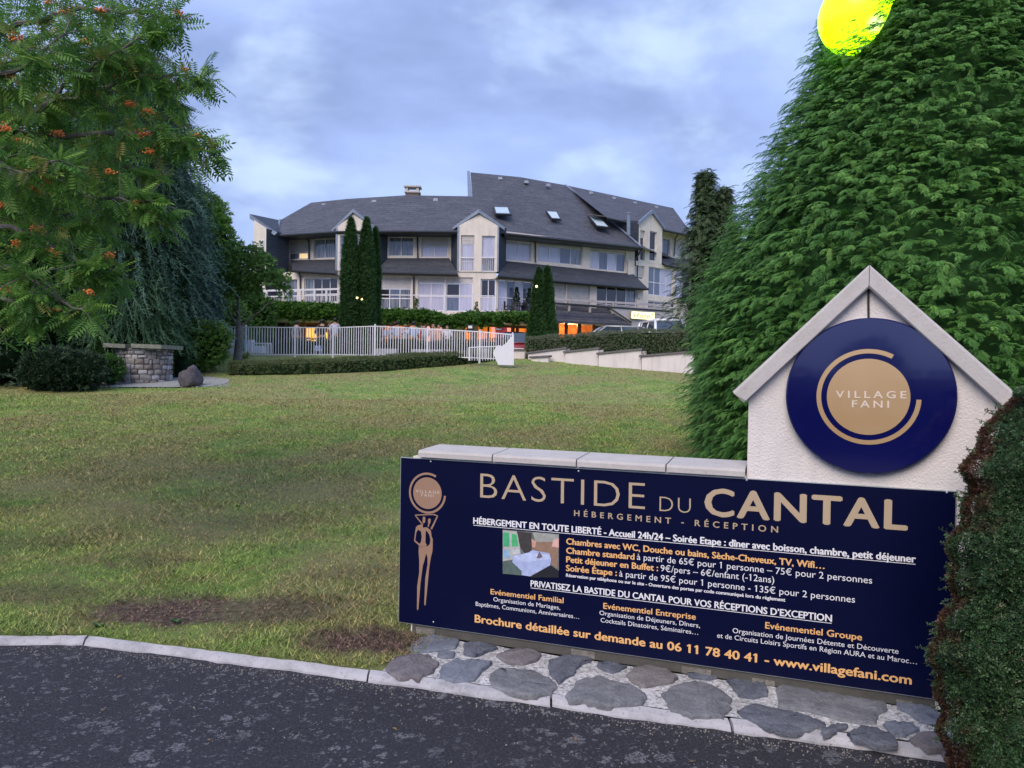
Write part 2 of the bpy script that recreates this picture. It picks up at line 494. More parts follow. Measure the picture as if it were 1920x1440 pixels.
# asphalt
def mat_asphalt():
    m, nt, b = material('asphalt')
    p = pos(nt)
    n = noise(nt, p, 75, 4, .8); n2 = noise(nt, p, 1.2, 4, .6)
    c = ramp(nt, n, [(0.3, (.012, .012, .016)), (0.55, (.050, .050, .062)), (0.75, (.16, .16, .185))])
    c = mix(nt, ramp(nt, n2, [(.35, G3(0)), (.7, G3(.45))]), c, (.064, .064, .082))
    # pale lichen blotches, each its own size, broken up inside
    wob = nd(nt, 'ShaderNodeTexNoise', {'Scale': 26.0, 'Detail': 4.0}); nt.links.new(p, wob.inputs['Vector'])
    wv = nd(nt, 'ShaderNodeVectorMath', operation='SCALE'); nt.links.new(wob.outputs['Color'], wv.inputs[0]); wv.inputs['Scale'].default_value = .11
    pv = nd(nt, 'ShaderNodeVectorMath', operation='ADD'); nt.links.new(p, pv.inputs[0]); nt.links.new(wv.outputs[0], pv.inputs[1])
    for sc_, lim, amt in ((8.0, .40, .85), (19.0, .46, .85), (38.0, .46, .8)):
        vo = nd(nt, 'ShaderNodeTexVoronoi', {'Scale': sc_}); nt.links.new(pv.outputs[0], vo.inputs['Vector'])
        rs_ = nd(nt, 'ShaderNodeSeparateColor'); nt.links.new(vo.outputs['Color'], rs_.inputs[0])
        rad = ramp(nt, rs_.outputs[0], [(.42, G3(0)), (1.0, G3(lim))])
        lt = nd(nt, 'ShaderNodeMath', operation='LESS_THAN'); nt.links.new(vo.outputs['Distance'], lt.inputs[0]); nt.links.new(rad, lt.inputs[1])
        brk = ramp(nt, noise(nt, p, 85, 3, .8), [(.40, G3(0)), (.60, G3(amt))])
        area = ramp(nt, noise(nt, p, 1.7, 3, .6), [(.35, G3(.45)), (.55, G3(1))])
        mm = mix(nt, 1.0, mix(nt, 1.0, lt.outputs[0], brk, 'MULTIPLY'), area, 'MULTIPLY')
        c = mix(nt, mm, c, (.30, .305, .33))
    v = nd(nt, 'ShaderNodeTexVoronoi', {'Scale': 75.0}); nt.links.new(p, v.inputs['Vector'])
    sp = ramp(nt, v.outputs['Distance'], [(.0, G3(.5)), (.16, G3(.3)), (.22, G3(0))])
    sp = mix(nt, 1.0, sp, ramp(nt, noise(nt, p, 17, 2, .6), [(.56, G3(0)), (.66, G3(1))]), 'MULTIPLY')
    c = mix(nt, sp, c, (.28, .28, .32))
    nt.links.new(c, b.inputs['Base Color']); b.inputs['Roughness'].default_value = .85; b.inputs['Specular IOR Level'].default_value = .3
    bump(nt, b, noise(nt, p, 80, 4, .8), 1.0, .02)
    return m
mb = MB()
xs = [-60, -40, -8, -5, -3.02, -2.5, -2, -1.5, -.74, 0, .6, 1.2, 1.93, 3.2, 6, 12, 25, 40]
rows = [0.1, -.08, -.3, -1, -3, -8, -20]
for r in rows:
    for x in xs: mb.v.append((x, curb_y(x) + r, -.052 - .004 * max(0, -r)))
n = len(xs)
for j in range(len(rows) - 1):
    for i in range(n - 1): mb.f.append((j * n + i, (j + 1) * n + i, (j + 1) * n + i + 1, j * n + i + 1)); mb.m.append(0)
tag(mb.build('road', mat_asphalt(), smooth=True), kind='structure')

# kerb stones
M_kerb = None
def mat_concrete(name, c, sc=1.0, dirt=.5, pit=.5):
    m, nt, b = material(name); p = pos(nt)
    n = noise(nt, p, 6 * sc, 6, .7); f = noise(nt, p, 60 * sc, 4, .7)
    col = ramp(nt, n, [(.3, [x * (1 - .35 * dirt) for x in c]), (.55, c), (.75, [min(1, x * 1.12) for x in c])])
    v = ramp(nt, f, [(.28, G3(.8 * pit)), (.42, G3(0))])
    col = mix(nt, v, col, [x * .3 for x in c])
    nt.links.new(col, b.inputs['Base Color']); b.inputs['Roughness'].default_value = .9; b.inputs['Specular IOR Level'].default_value = .25
    bump(nt, b, f, .5, .006)
    return m
M_kerb = mat_concrete('kerb_concrete', (.44, .43, .455), 1, 1.0, 1.0)
kerb = empty('kerb', (0, 4.1, -.05)); tag(kerb, kind='structure')
joints = [-14, -11.5, -9, -7.4, -6.2, -5.0, -3.75, -2.50, -.74, .22, 1.05, 1.93]
rk = random.Random(3)
for a, b_ in zip(joints, joints[1:]):
    mb = MB(); a2, b2 = a + .006, b_ - .006
    k = max(4, int((b2 - a2) / .07)); sec = []
    wide = .070 if b2 < -.5 else .080
    for i in range(k + 1):
        x = a2 + (b2 - a2) * i / k; y = curb_y(x); j = rk.uniform(-.009, .009) + .006 * math.sin(x * 9); q = rk.uniform(-.006, .006)
        sec.append([(x, y - wide + j, -.09), (x, y - wide + .008 + j, -.045 + q), (x, y - wide + .028 + j, -.022 + q), (x, y - .01, -.012 + q * .6), (x, y + .005, -.02), (x, y + .005, -.13)])
    m_ = len(sec[0])
    for s_ in sec: mb.v += s_
    for i in range(k):
        for q in range(m_ - 1): mb.f.append((i * m_ + q, (i + 1) * m_ + q, (i + 1) * m_ + q + 1, i * m_ + q + 1))
    mb.f.append(tuple(range(m_))); mb.f.append(tuple(k * m_ + q for q in range(m_ - 1, -1, -1))); mb.m = [0] * len(mb.f)
    mb.build('kerbstone', M_kerb, kerb)

# crazy paving in front of the sign wall
Z6 = lambda l: [(640 + x / 3, 1140 + y / 3) for x, y in l]
Z7 = lambda l: [(1280 + x / 3, 1140 + y / 3) for x, y in l]
stones = [
 (Z6([(470,150),(600,160),(660,180),(640,225),(540,235),(430,240),(365,230),(400,190)]), 0),
 (Z6([(690,195),(760,185),(850,200),(885,220),(800,245),(760,268),(690,250)]), 1),
 (Z6([(255,320),(310,265),(400,248),(500,262),(545,300),(520,350),(440,390),(330,380),(250,350)]), 2),
 (Z6([(560,330),(640,285),(740,290),(850,300),(790,350),(750,400),(640,410),(550,380)]), 0),
 (Z6([(870,265),(960,230),(1060,225),(1120,250),(1100,290),(1010,315),(930,300)]), 2),
 (Z6([(830,370),(900,335),(1060,345),(1170,390),(1215,440),(1190,480),(1050,478),(920,460),(840,430)]), 3),
 (Z6([(1165,290),(1250,265),(1400,265),(1400,295),(1320,330),(1300,370),(1230,415),(1180,370)]), 1),
 (Z6([(1440,300),(1540,300),(1610,320),(1520,358),(1450,330)]), 1),
 (Z6([(1600,370),(1640,335),(1720,318),(1840,345),(1890,385),(1840,420),(1720,440),(1650,420)]), 4),
 (Z6([(1270,470),(1320,410),(1450,380),(1560,420),(1680,460),(1720,500),(1690,535),(1500,545),(1380,520),(1275,510)]), 3),
 (Z6([(540,245),(640,245),(630,270),(560,275)]), 0),
 (Z7([(-120,480),(-50,435),(20,412),(110,412),(200,450),(280,505),(270,560),(220,605),(60,600),(-60,570)]), 3),
 (Z7([(20,360),(90,350),(200,375),(150,400),(60,390)]), 1),
 (Z7([(250,400),(330,390),(440,400),(475,440),(480,490),(400,500),(310,480),(280,430)]), 1),
 (Z7([(540,430),(620,415),(800,430),(950,480),(1150,520),(1155,560),(1100,590),(1090,640),(900,625),(700,570),(540,550),(530,490)]), 3),
 (Z7([(310,570),(400,535),(560,570),(700,600),(800,640),(760,665),(640,690),(500,665),(350,610)]), 1),
 (Z7([(780,690),(850,655),(930,655),(870,690),(790,710)]), 1),
 (Z7([(930,700),(1010,662),(1100,680),(1200,730),(1210,770),(1080,760),(960,730)]), 1),
 (Z7([(1190,530),(1290,520),(1400,560),(1440,600),(1480,660),(1380,645),(1290,600),(1200,555)]), 0),
 (Z7([(1120,645),(1200,635),(1300,650),(1340,680),(1260,715),(1190,710)]), 0),
 (Z7([(1280,740),(1350,695),(1450,690),(1500,730),(1500,785),(1380,790)]), 2),
 (Z7([(1460,800),(1600,790),(1640,830),(1560,850)]), 2),
]
def flat_g(px, py, z):
    r = ray(px, py); t = (z - CAM_H) / r.z; return Vector((0, 0, CAM_H)) + r * t
def mat_mortar():
    m, nt, b = material('mortar'); p = pos(nt)
    n = noise(nt, p, 48, 4, .8); l = noise(nt, p, 5, 4, .7)
    c = ramp(nt, n, [(.36, (.13, .125, .12)), (.46, (.48, .47, .47)), (.62, (.80, .79, .80))])
    c = mix(nt, ramp(nt, l, [(.5, G3(0)), (.7, G3(.45))]), c, (.26, .25, .24))
    nt.links.new(c, b.inputs['Base Color']); b.inputs['Roughness'].default_value = .95; bump(nt, b, n, 1.0, .012); return m
M_mortar = mat_mortar()
def mat_stone(name, a, b_, c_):
    m, nt, b = material(name); p = pos(nt)
    n = noise(nt, p, 9, 6, .7, .8); f = noise(nt, p, 70, 4, .7)
    col = ramp(nt, n, [(.3, a), (.5, b_), (.7, c_)])
    col = mix(nt, ramp(nt, f, [(.3, G3(.5)), (.5, G3(0))]), col, [x * .45 for x in a])
    col = mix(nt, ramp(nt, noise(nt, p, 28, 5, .8), [(.62, G3(0)), (.72, G3(.4))]), col, (.42, .43, .44))
    nt.links.new(col, b.inputs['Base Color']); b.inputs['Roughness'].default_value = .8
    mxn = mix(nt, .5, n, f); bump(nt, b, mxn, 1.0, .022)
    return m
STONE = [mat_stone('slate_grey_stone', (.14, .16, .20), (.19, .21, .26), (.26, .28, .33)),
         mat_stone('blue_stone', (.085, .095, .125), (.13, .142, .178), (.20, .212, .245)),
         mat_stone('brown_stone', (.13, .115, .125), (.19, .17, .18), (.27, .25, .26)),
         mat_stone('mottled_grey_stone', (.13, .135, .15), (.20, .205, .225), (.29, .295, .32)),
         mat_stone('warm_grey_stone', (.16, .145, .145), (.22, .20, .20), (.30, .28, .28))]
pav = empty('stone_paving', (.6, 3.85, 0)); tag(pav, kind='structure')
# bed: between kerb and wall foot
edge_in = [flat_g(x, y, -.012) for x, y in [(700, 1252), (742, 1213), (785, 1182)]]
mb = MB(); top = []; bot = []
N = 60
x_lo = X_LO
wallL = B(0.12, 0, .0); wallR = B(3.35, 0, .0)
for i in range(N + 1):
    t = i / N
    pb = Vector((x_lo + (2.25 - x_lo) * t, 0, 0)); pb.y = curb_y(pb.x) + .004
    pw = Vector((wallL.x + (wallR.x - wallL.x) * t, wallL.y + (wallR.y - wallL.y) * t, 0))
    for k in range(9):
        q = pb.lerp(pw, k / 8); h = -.014 + .004 * math.sin(q.x * 37 + k * 2.1) * math.cos(q.y * 31) + rk.uniform(-.002, .002)
        mb.v.append((q.x, q.y, h if i else -.06))
for i in range(N):
    for k in range(8): a = i * 9 + k; mb.f.append((a, a + 9, a + 10, a + 1)); mb.m.append(0)
mb.build('mortar_bed', M_mortar, pav, smooth=True)
def chaikin(P, n=2):
    for _ in range(n):
        Q = []
        for i in range(len(P)):
            a, b_ = P[i], P[(i + 1) % len(P)]; Q += [a * .88 + b_ * .12, a * .12 + b_ * .88]
        P = Q
    return P
for poly, mi in stones:
    P = [flat_g(x, y, 0) for x, y in poly]
    P = [Vector((p.x, p.y, 0)) for p in P]
    P = [q for i in range(len(P)) for q in (P[i], P[i].lerp(P[(i + 1) % len(P)], .5) + Vector((rk.uniform(-.010, .010), rk.uniform(-.010, .010), 0)))]
    P = chaikin(P, 1)
    c = sum(P, Vector()) / len(P)
    P = [c + (p - c) * 1.01 + Vector((rk.uniform(-.006, .006), rk.uniform(-.006, .006), 0)) for p in P]
    if (P[1] - P[0]).cross(P[2] - P[1]).z < 0: P.reverse()
    n = len(P); mb = MB(); hz = rk.uniform(.0, .006); tx, ty = rk.uniform(-.02, .02), rk.uniform(-.02, .02)
    rings = [(1.0, -.03), (1.0, -.009), (.97, -.002), (.90, .0), (.55, .001)]
    for s_, z in rings:
        for p in P:
            q = c + (p - c) * s_; jz = rk.uniform(-.0045, .0045) if s_ < 1 else 0
            mb.v.append((q.x, q.y, z + hz + jz + (tx * (q.x - c.x) + ty * (q.y - c.y)) * 1))
    for j in range(len(rings) - 1):
        for i in range(n): mb.f.append((j * n + i, j * n + (i + 1) % n, (j + 1) * n + (i + 1) % n, (j + 1) * n + i))
    mb.v.append((c.x, c.y, .001 + hz)); l = (len(rings) - 1) * n
    for i in range(n): mb.f.append((l + i, l + (i + 1) % n, len(mb.v) - 1))
    mb.m = [0] * len(mb.f)
    mb.build('paving_stone', STONE[mi], pav, smooth=True)

# grass blades on the near lawn
def grass():
    n_try = 1050000
    y = 3.4 + (rng.random(n_try) ** 2.2) * 14.5
    x = (rng.random(n_try) * 2 - 1) * (y * .72 + 1.1)
    cy = np.interp(x, [c[0] for c in CURB], [c[1] for c in CURB])
    u = (x - BO.x) * BU.x + (y - BO.y) * BU.y; off = (x - BO.x) * BN.x + (y - BO.y) * BN.y
    on = (y > cy - .012) & ~((u > .05 + np.maximum(0, off) * 0.0) & (u < 3.3) & (off > -.30) & (off < .02)) & ~((off > 0) & (x > x_lo - .02 + (y - curb_y(x_lo)) * .9))
    x, y = x[on], y[on]
    # thin out on the bare patches
    keep = np.ones(len(x), bool)
    for (cx, cyy, rx, ry, k) in [(-2.2, 4.98, .5, .25, .75), (-.82, 4.5, .36, .2, .35), (-1.6, 5.0, .45, .22, .6)]:
        d = ((x - cx) / rx) ** 2 + ((y - cyy) / ry) ** 2
        keep &= ~((d < 1.1) & (rng.random(len(x)) < k))
    x, y = x[keep][:390000], y[keep][:390000]
    z = np.array([gz(a, b_) for a, b_ in zip(x, y)])
    n = len(x)
    h = rng.uniform(.008, .028, n) * (1 + .5 * (np.sin(x * 3.1 + y) * np.cos(y * 2.3 - x)))* (1 + .03 * y)
    w = rng.uniform(.0016, .0032, n) * (1 + y * .10)
    a = rng.random(n) * 6.283; ca, sa = np.cos(a), np.sin(a)
    lean = rng.uniform(.5, 2.6, n) * h
    b2 = rng.random(n) * 6.283
    V = np.empty((n, 3, 3))
    V[:, 0] = np.stack([x - ca * w, y - sa * w, z - .006], 1)
    V[:, 1] = np.stack([x + ca * w, y + sa * w, z - .006], 1)
    V[:, 2] = np.stack([x + np.cos(b2) * lean, y + np.sin(b2) * lean, z + h], 1)
    T = np.arange(3 * n).reshape(-1, 3)
    me = tri_mesh('grass', V.reshape(-1, 3), T, np.repeat(rng.random(n), 3), M_blade)
    o = bpy.data.objects.new('grass', me); COL.objects.link(o)
    tag(o, 'short patchy grass blades growing on the sloping lawn', 'grass', kind='stuff')
grass()
def far_grass():
    n = 260000
    y = 9.0 + rng.random(n) ** 1.3 * 20.5; x = (rng.random(n) * 2 - 1) * (y * .70 + .3)
    ok = (rng.random(n) < np.clip((y - 8.5) / 4, 0, 1)); x, y = x[ok], y[ok]; n = len(x)
    z = np.array([gz(a, b_) for a, b_ in zip(x, y)])
    h = rng.uniform(.012, .036, n); w = rng.uniform(.003, .006, n) * (1 + y * .05)
    a = rng.random(n) * 6.283; b2 = rng.random(n) * 6.283; lean = rng.uniform(.5, 2.2, n) * h
    V = np.empty((n, 3, 3))
    V[:, 0] = np.stack([x - np.cos(a) * w, y - np.sin(a) * w, z - .006], 1); V[:, 1] = np.stack([x + np.cos(a) * w, y + np.sin(a) * w, z - .006], 1)
    V[:, 2] = np.stack([x + np.cos(b2) * lean, y + np.sin(b2) * lean, z + h], 1)
    me = tri_mesh('grass', V.reshape(-1, 3), np.arange(3 * n).reshape(-1, 3), np.repeat(rng.random(n), 3), M_blade)
    o = bpy.data.objects.new('grass', me); COL.objects.link(o); tag(o, 'mown grass on the upper lawn below the pool fence', 'grass', kind='stuff')
far_grass()
# dead stems, crumbs and small stones on the bare patches
mb = MB(); rl = random.Random(8)
for cx, cy_, rx, ry, n in [(-2.2, 5.0, .6, .28, 420), (-.85, 4.52, .45, .2, 420), (-1.6, 5.0, .55, .25, 200), (-3.3, 5.2, .6, .2, 120), (-1.8, 4.6, 1.6, .12, 150)]:
    for _ in range(n):
        x, y = rl.gauss(cx, rx * .55), rl.gauss(cy_, ry * .55)
        if y < curb_y(x) + .01 or (y < curb_y(x) + .9 and x > X_LO + (y - curb_y(X_LO)) * .9 - .02): continue
        z = gz(x, y) + .004; a = rl.uniform(0, 6.28); l = rl.uniform(.01, .045); w = rl.uniform(.001, .0022); t = rl.uniform(0, .7) * l
        dx, dy = math.cos(a), math.sin(a); mb.add([(x - dy * w, y + dx * w, z), (x + dy * w, y - dx * w, z), (x + dx * l, y + dy * l, z + t)], [(0, 1, 2)])
        if rl.random() < .22: vs, fs = ico((x, y, z), rl.uniform(.003, .008), 0); mb.add(vs, fs)
tag(mb.build('dry_litter', simple('dead_stems', (.24, .17, .12), .9, 0, .5, 40)), 'dead stems and crumbs on the bare soil by the kerb', 'litter', kind='stuff')

mb = MB(); mb.add([(-300, -22, -.16), (300, -40, -.16), (300, -400, 2), (-300, -400, 2)], [(0, 3, 2, 1)]); tag(mb.build('verge', M_lawn), kind='structure')

mb = MB(); rg = random.Random(4)
for _ in range(1500):
    x = rg.uniform(-3.6, 2.2); y = curb_y(x) - .085 - abs(rg.gauss(0, .06)) - (rg.random() < .25) * rg.random() * .8; r_ = rg.uniform(.0015, .005)
    vs, fs = ico((x, y, -.052 + r_ * .3), r_, 0); mb.add(vs, fs)
tag(mb.build('road_grit', simple('grit', (.22, .20, .18), .9, 0, .5, 60)), 'loose grit gathered along the kerb on the asphalt', 'grit', kind='stuff')
ml = simple('dead_leaf', (.20, .12, .05), .8, 0, .5, 30); mb = MB(); v0, f0 = T_leaf(.55, .15)
for _ in range(170):
    x, y = rg.uniform(-4.5, 2.4), rg.uniform(3.2, 9.5); q = (y - curb_y(x)); on_l = q > .02
    if not on_l and q > -.08: continue
    if on_l and x > X_LO - .1 and y < 6 and not y > 4.9: continue
    z = gz(x, y) + .018 if on_l else -.047; a = rg.uniform(0, 6.28); s_ = rg.uniform(.012, .032); M_ = Matrix.Translation((x, y, z)) @ Matrix.Rotation(a, 4, 'Z') @ Matrix.Rotation(rg.uniform(-.3, .3), 4, 'X')
    mb.add([M_ @ (Vector(p) * s_) for p in v0], [tuple(int(i) for i in f) for f in f0])
tag(mb.build('fallen_leaves', ml), 'small dead leaves scattered over lawn and asphalt', 'leaves', kind='stuff')
# ================================================================ SIGN WALL
M_render_w = None
def mat_render(name, c, sc=1):
    m, nt, b = material(name); p = pos(nt)
    n = noise(nt, p, 2.0, 5, .6); f = noise(nt, p, 95 * sc, 3, .6); sp = noise(nt, p, 30, 4, .85)
    col = ramp(nt, n, [(.3, [x * .90 for x in c]), (.7, [min(1, x * 1.06) for x in c])])
    col = mix(nt, ramp(nt, sp, [(.27, G3(.6)), (.34, G3(0))]), col, [x * .45 for x in c])
    st = noise(nt, pos(nt, (5, 5, .5)), 1.6, 4, .6)
    col = mix(nt, ramp(nt, st, [(.50, G3(0)), (.72, G3(.34))]), col, [x * .55 for x in c])
    nt.links.new(col, b.inputs['Base Color']); b.inputs['Roughness'].default_value = .92
    b.inputs['Specular IOR Level'].default_value = .2
    bump(nt, b, f, .55, .012)
    return m
M_wr = mat_render('rough_white_render', (.76, .71, .68))
M_cap = mat_concrete('cast_stone', (.52, .49, .47), 1.2, .35, .45)
M_dark = simple('dark_joint', (.03, .03, .032), .9)

wall = empty('sign_wall', B(1.9, -1.02, -.12), 0, 'white rendered gabled sign wall with low wing and pale stone copings', 'wall')
u_pl, _ = buv(1402, 820); u_pr, v_er = buv(1877, 752); _, v_el = buv(1403, 742)
u_ap, v_ap = buv(1630, 540)
v_e = (v_er + v_el) / 2; u_ap = (u_pl + u_pr) / 2 * .5 + u_ap * .5
DT = -.26            # wall thickness behind the board plane
FO = -.012           # render face just behind the board
# pillar with gable
mb = MB()
pent = [B(u_pl, -1.07, FO), B(u_pr, -1.07, FO), B(u_pr, v_e, FO), B(u_ap, v_ap, FO), B(u_pl, v_e, FO)]
mb.prism(pent, BN * DT)
mb.build('gable_pillar', M_wr, wall)
# low wall
uL = buv(782, 850, .03)[0]; _, v_c0 = buv(850, 861, .03)
_, v_ct = buv(850, 851, .03)
mb = MB(); bbox_(mb, .08, u_pl - .002, -1.07, v_c0 - .001, FO - .235, FO)
mb.build('low_wall', M_wr, wall)
mb = MB(); bbox_(mb, .09, u_pl + .9, -1.075, -1.005, FO - .1, FO + .003); mb.build('dirty_footing', mat_concrete('dirty_footing', (.10, .095, .085), 1.5, .6, .8), wall)
# a row of rough foot stones under the board
rs = random.Random(5); u = .12
M_foot = mat_stone('foot_stone', (.13, .12, .10), (.22, .20, .175), (.34, .32, .28))
while u < 3.0:
    w = rs.uniform(.07, .16)
    mb = MB(); bbox_(mb, u, u + w, -1.075, -1.030 + rs.uniform(-.022, .0), FO - .02, FO + rs.uniform(.004, .012)); mb.build('foot_stone', M_foot, wall); u += w + rs.uniform(.12, .9)
# coping slabs with bevelled front edge
cuts = [uL] + [buv(x, y, .03)[0] for x, y in [(922, 865), (1080, 874), (1248, 884)]] + [u_pl - .005]
for a, b_ in zip(cuts, cuts[1:]):
    a2, b2 = a + .004, b_ - .004; mb = MB()
    sec = [(FO + .035, v_c0), (FO + .035, v_c0 + .026), (FO + .027, v_c0 + .040), (FO - .262, v_c0 + .052), (FO - .27, v_c0 + .044), (FO - .27, v_c0)]
    mb.prism([B(a2, v, o) for o, v in sec], BU * (b2 - a2))
    mb.build('coping_slab', M_cap, wall)
# sloping gable copings
ax, ay = buv(1630, 497, .03); 
tipL = buv(1374, 734, .03); tipR = buv(1913, 745, .03)
lowL = buv(1386, 745, .03); lowR = buv(1893, 757, .03)
apL = B(ax, ay, 0)
def gable_cap(tip, sgn):
    d = Vector((tip[0] - ax, tip[1] - ay)); ln = d.length; d.normalize(); nr = Vector((-d.y, d.x));
    if nr.y > 0: nr = -nr
    T = .085
    pts2 = [(ax, ay), (tip[0], tip[1]), (tip[0] + nr.x * T * .95, tip[1] + nr.y * T * .95)]
    # inner end of the cap at the ridge line u = ax
    k = (ax - pts2[2][0]) / (-d.x); e = (ax, pts2[2][1] - d.y * k)
    pts2.append(e)
    pts2 = [(p[0] + sgn * .0015 if i in (0, 3) else p[0], p[1]) for i, p in enumerate(pts2)]
    f, bk = FO + .055, FO + DT - .05
    mb = MB(); o = [B(p[0], p[1], f) for p in pts2]
    cc = ((pts2[0][0] + pts2[1][0] + pts2[2][0] + pts2[3][0]) / 4, sum(p[1] for p in pts2) / 4)
    # small chamfer along the front
    def sh(p, k): return (cc[0] + (p[0] - cc[0]) * (1 - k * .02), p[1] + nr.y * -k * 0)
    ins = .012
    fr = [B(pts2[0][0], pts2[0][1] - ins, f), B(pts2[1][0] - d.x * ins, pts2[1][1] - ins, f), B(pts2[2][0] - d.x * ins, pts2[2][1] + ins, f), B(pts2[3][0], pts2[3][1] + ins, f)]
    o = [B(p[0], p[1], f - .010) for p in pts2]; bb = [B(p[0], p[1], bk) for p in pts2]
    mb.add(fr + o + bb, [(0, 1, 2, 3), (0, 4, 5, 1), (1, 5, 6, 2), (2, 6, 7, 3), (3, 7, 4, 0), (4, 8, 9, 5), (5, 9, 10, 6), (6, 10, 11, 7), (7, 11, 8, 4), (11, 10, 9, 8)])
    mb.build('gable_coping', M_cap, wall)
gable_cap(tipL, -1); gable_cap(tipR, 1)
# dark cable from the apex to the disc
mb = MB(); uc, vc0 = buv(1631, 536, .01); _, vc1 = buv(1631, 600, .01)
mb.tube([B(uc - .004, vc0, FO + .006), B(uc - .003, (vc0 + vc1) / 2, FO + .007), B(uc, vc1, FO + .006)], .0055, 5); mb.build('cable', M_dark, wall)

# ---- board
def mat_gloss(name, c, rough, coat=0.0, metal=0, spec=.5):
    m, nt, b = material(name)
    n = noise(nt, pos(nt), 3, 3)
    nt.links.new(ramp(nt, n, [(.3, [x * .93 for x in c]), (.7, [x * 1.07 for x in c])]), b.inputs['Base Color'])
    b.inputs['Roughness'].default_value = rough; b.inputs['Metallic'].default_value = metal
    b.inputs['Coat Weight'].default_value = coat; b.inputs['Coat Roughness'].default_value = .04
    b.inputs['Specular IOR Level'].default_value = spec
    return m
M_navy = mat_gloss('navy_print', (.0028, .0045, .030), .28, 0, spec=.2)
M_edge = mat_gloss('aluminium_edge', (.55, .60, .62), .4, 0, .6)
M_goldp = simple('gold_print', (.48, .37, .25), .5, 0, .03, spec=.3)
M_orange = simple('orange_print', (.85, .48, .19), .5, 0, .02, spec=.3)
M_white = simple('white_print', (.80, .80, .84), .5, 0, .02, spec=.3)
M_copper = mat_gloss('copper_print', (.42, .255, .17), .45, 0, .25)
board = empty('information_board', B(1.5, -1.02, 0), 0, 'wide navy printed board with gold, white and orange hotel text', 'sign')
BH = 1.0195; BW = 3.0
mb = MB(); bbox_(mb, 0, BW, -BH, 0, -.008, .0); mb.build('backing_panel', M_edge, board)
mb = MB(); e = .004; bbox_(mb, e, BW - e, -BH + e, -e, .0004, .003); mb.build('printed_face', M_navy, board)
mb = MB()
for px, py in [(808, 865), (1085, 883), (813, 1166), (1775, 923), (1400, 900)]:
    uu, vv = buv(px, py); mb = MB()
    vs, fs = ico((0, 0, 0), .0055, 1); mb.add([B(uu + p.x, vv + p.y, .003 + p.z * .6) for p in vs], fs); mb.build('rivet', M_edge, board)

_txt = {}
def glyphs(s, off=0.0, spacing=1.0, shear=0):
    c = bpy.data.curves.new('txt', 'FONT'); c.body = s; c.size = 1; c.offset = off; c.space_character = spacing; c.resolution_u = 3; c.shear = shear
    for i in range(len(s)): c.materials.append(None)
    for i in range(len(s)): c.body_format[i].material_index = i
    o = bpy.data.objects.new('txt', c); COL.objects.link(o)
    dg = bpy.context.evaluated_depsgraph_get()
    me = bpy.data.meshes.new_from_object(o.evaluated_get(dg))
    V = np.empty(len(me.vertices) * 3); me.vertices.foreach_get('co', V); V = V.reshape(-1, 3)
    F = [(p.material_index, tuple(p.vertices)) for p in me.polygons]
    bpy.data.objects.remove(o); bpy.data.curves.remove(c); bpy.data.meshes.remove(me)
    # the built-in font draws the figure one as a plain bar: give it its flag
    V = [tuple(p) for p in V]
    for i, ch in enumerate(s):
        if ch == '1':
            ids = [k for m, f in F if m == i for k in f]
            if not ids: continue
            x0, x1 = min(V[k][0] for k in ids), max(V[k][0] for k in ids); y1 = max(V[k][1] for k in ids); w = x1 - x0
            n = len(V); V += [(x0 + .001, y1, 0), (x0 - w * 1.25, y1 - w * 1.15, 0), (x0 - w * .95, y1 - w * 1.75, 0), (x0 + .001, y1 - w * .95, 0)]
            F.append((i, (n, n + 1, n + 2, n + 3)))
    return np.array(V), F
HV, _ = glyphs('H'); CAPH = HV[:, 1].max() - HV[:, 1].min()
def text(parent, s, a, b_, cap, mat, bold=0.0, off=0.0, spacing=1.0, under=False, zoff=.0036, frame=None, letters=None, shear=0):
    """a, b_: pixel of the baseline's two ends; cap: capital height in pixels at a"""
    V, F = glyphs(s, off, spacing, shear)
    u0, v0 = buv(*a, zoff); u1, v1 = buv(*b_, zoff)
    ch = buv(a[0], a[1] - cap, zoff)[1] - v0
    x0, x1 = V[:, 0].min(), V[:, 0].max()
    sx = math.hypot(u1 - u0, v1 - v0) / (x1 - x0); sy = ch / CAPH
    ang = math.atan2(v1 - v0, u1 - u0) ; ang *= .8
    st = bold * ch
    sh = [(0, 0)] + ([(st, 0), (-st, 0), (0, st * .6), (0, -st * .6)] if bold else [])
    if letters is None: letters = cap > 20
    groups = {}; wi = 0
    for i, c_ in enumerate(s):
        if c_ == ' ': wi += 1; continue
        groups[i] = i if letters else wi
    parts = {}
    for m, f in F: parts.setdefault(groups.get(m, 0), []).append(f)
    o = None
    for gk in sorted(parts):
        ids = sorted({k for f in parts[gk] for k in f}); re = {k: j for j, k in enumerate(ids)}
        mb = MB()
        for k, (dx, dy) in enumerate(sh):
            P = []
            for j in ids:
                x, y, _z = V[j]; X = (x - x0) * sx + dx; Y = y * sy + dy
                P.append(B(u0 + X * math.cos(ang) - Y * math.sin(ang), v0 + X * math.sin(ang) + Y * math.cos(ang), zoff + k * .00012))
            mb.add(P, [tuple(re[j] for j in f) for f in parts[gk]])
        o = mb.build('letter' if letters else 'printed_word', mat, parent)
    if under:
        mb = MB(); g = ch * .30; h = ch * .09
        q = [(u0, v0 - g), (u1, v1 - g * .9 - (v1 - v0) * .2), (u1, v1 - g * .9 - (v1 - v0) * .2 + h), (u0, v0 - g + h)]
        mb.add([B(x, y, zoff + .0008) for x, y in q], [(0, 1, 2, 3)]); mb.build('underline', mat, parent)
    return o
g, o_, w_ = M_goldp, M_orange, M_white
text(board, 'BASTIDE', (900.3, 933.3), (1209.1, 955), 46.4, g, off=-.012, spacing=1.12)
text(board, 'DU', (1236.4, 958.4), (1295, 962.5), 28, g, off=-.016, spacing=1.15)
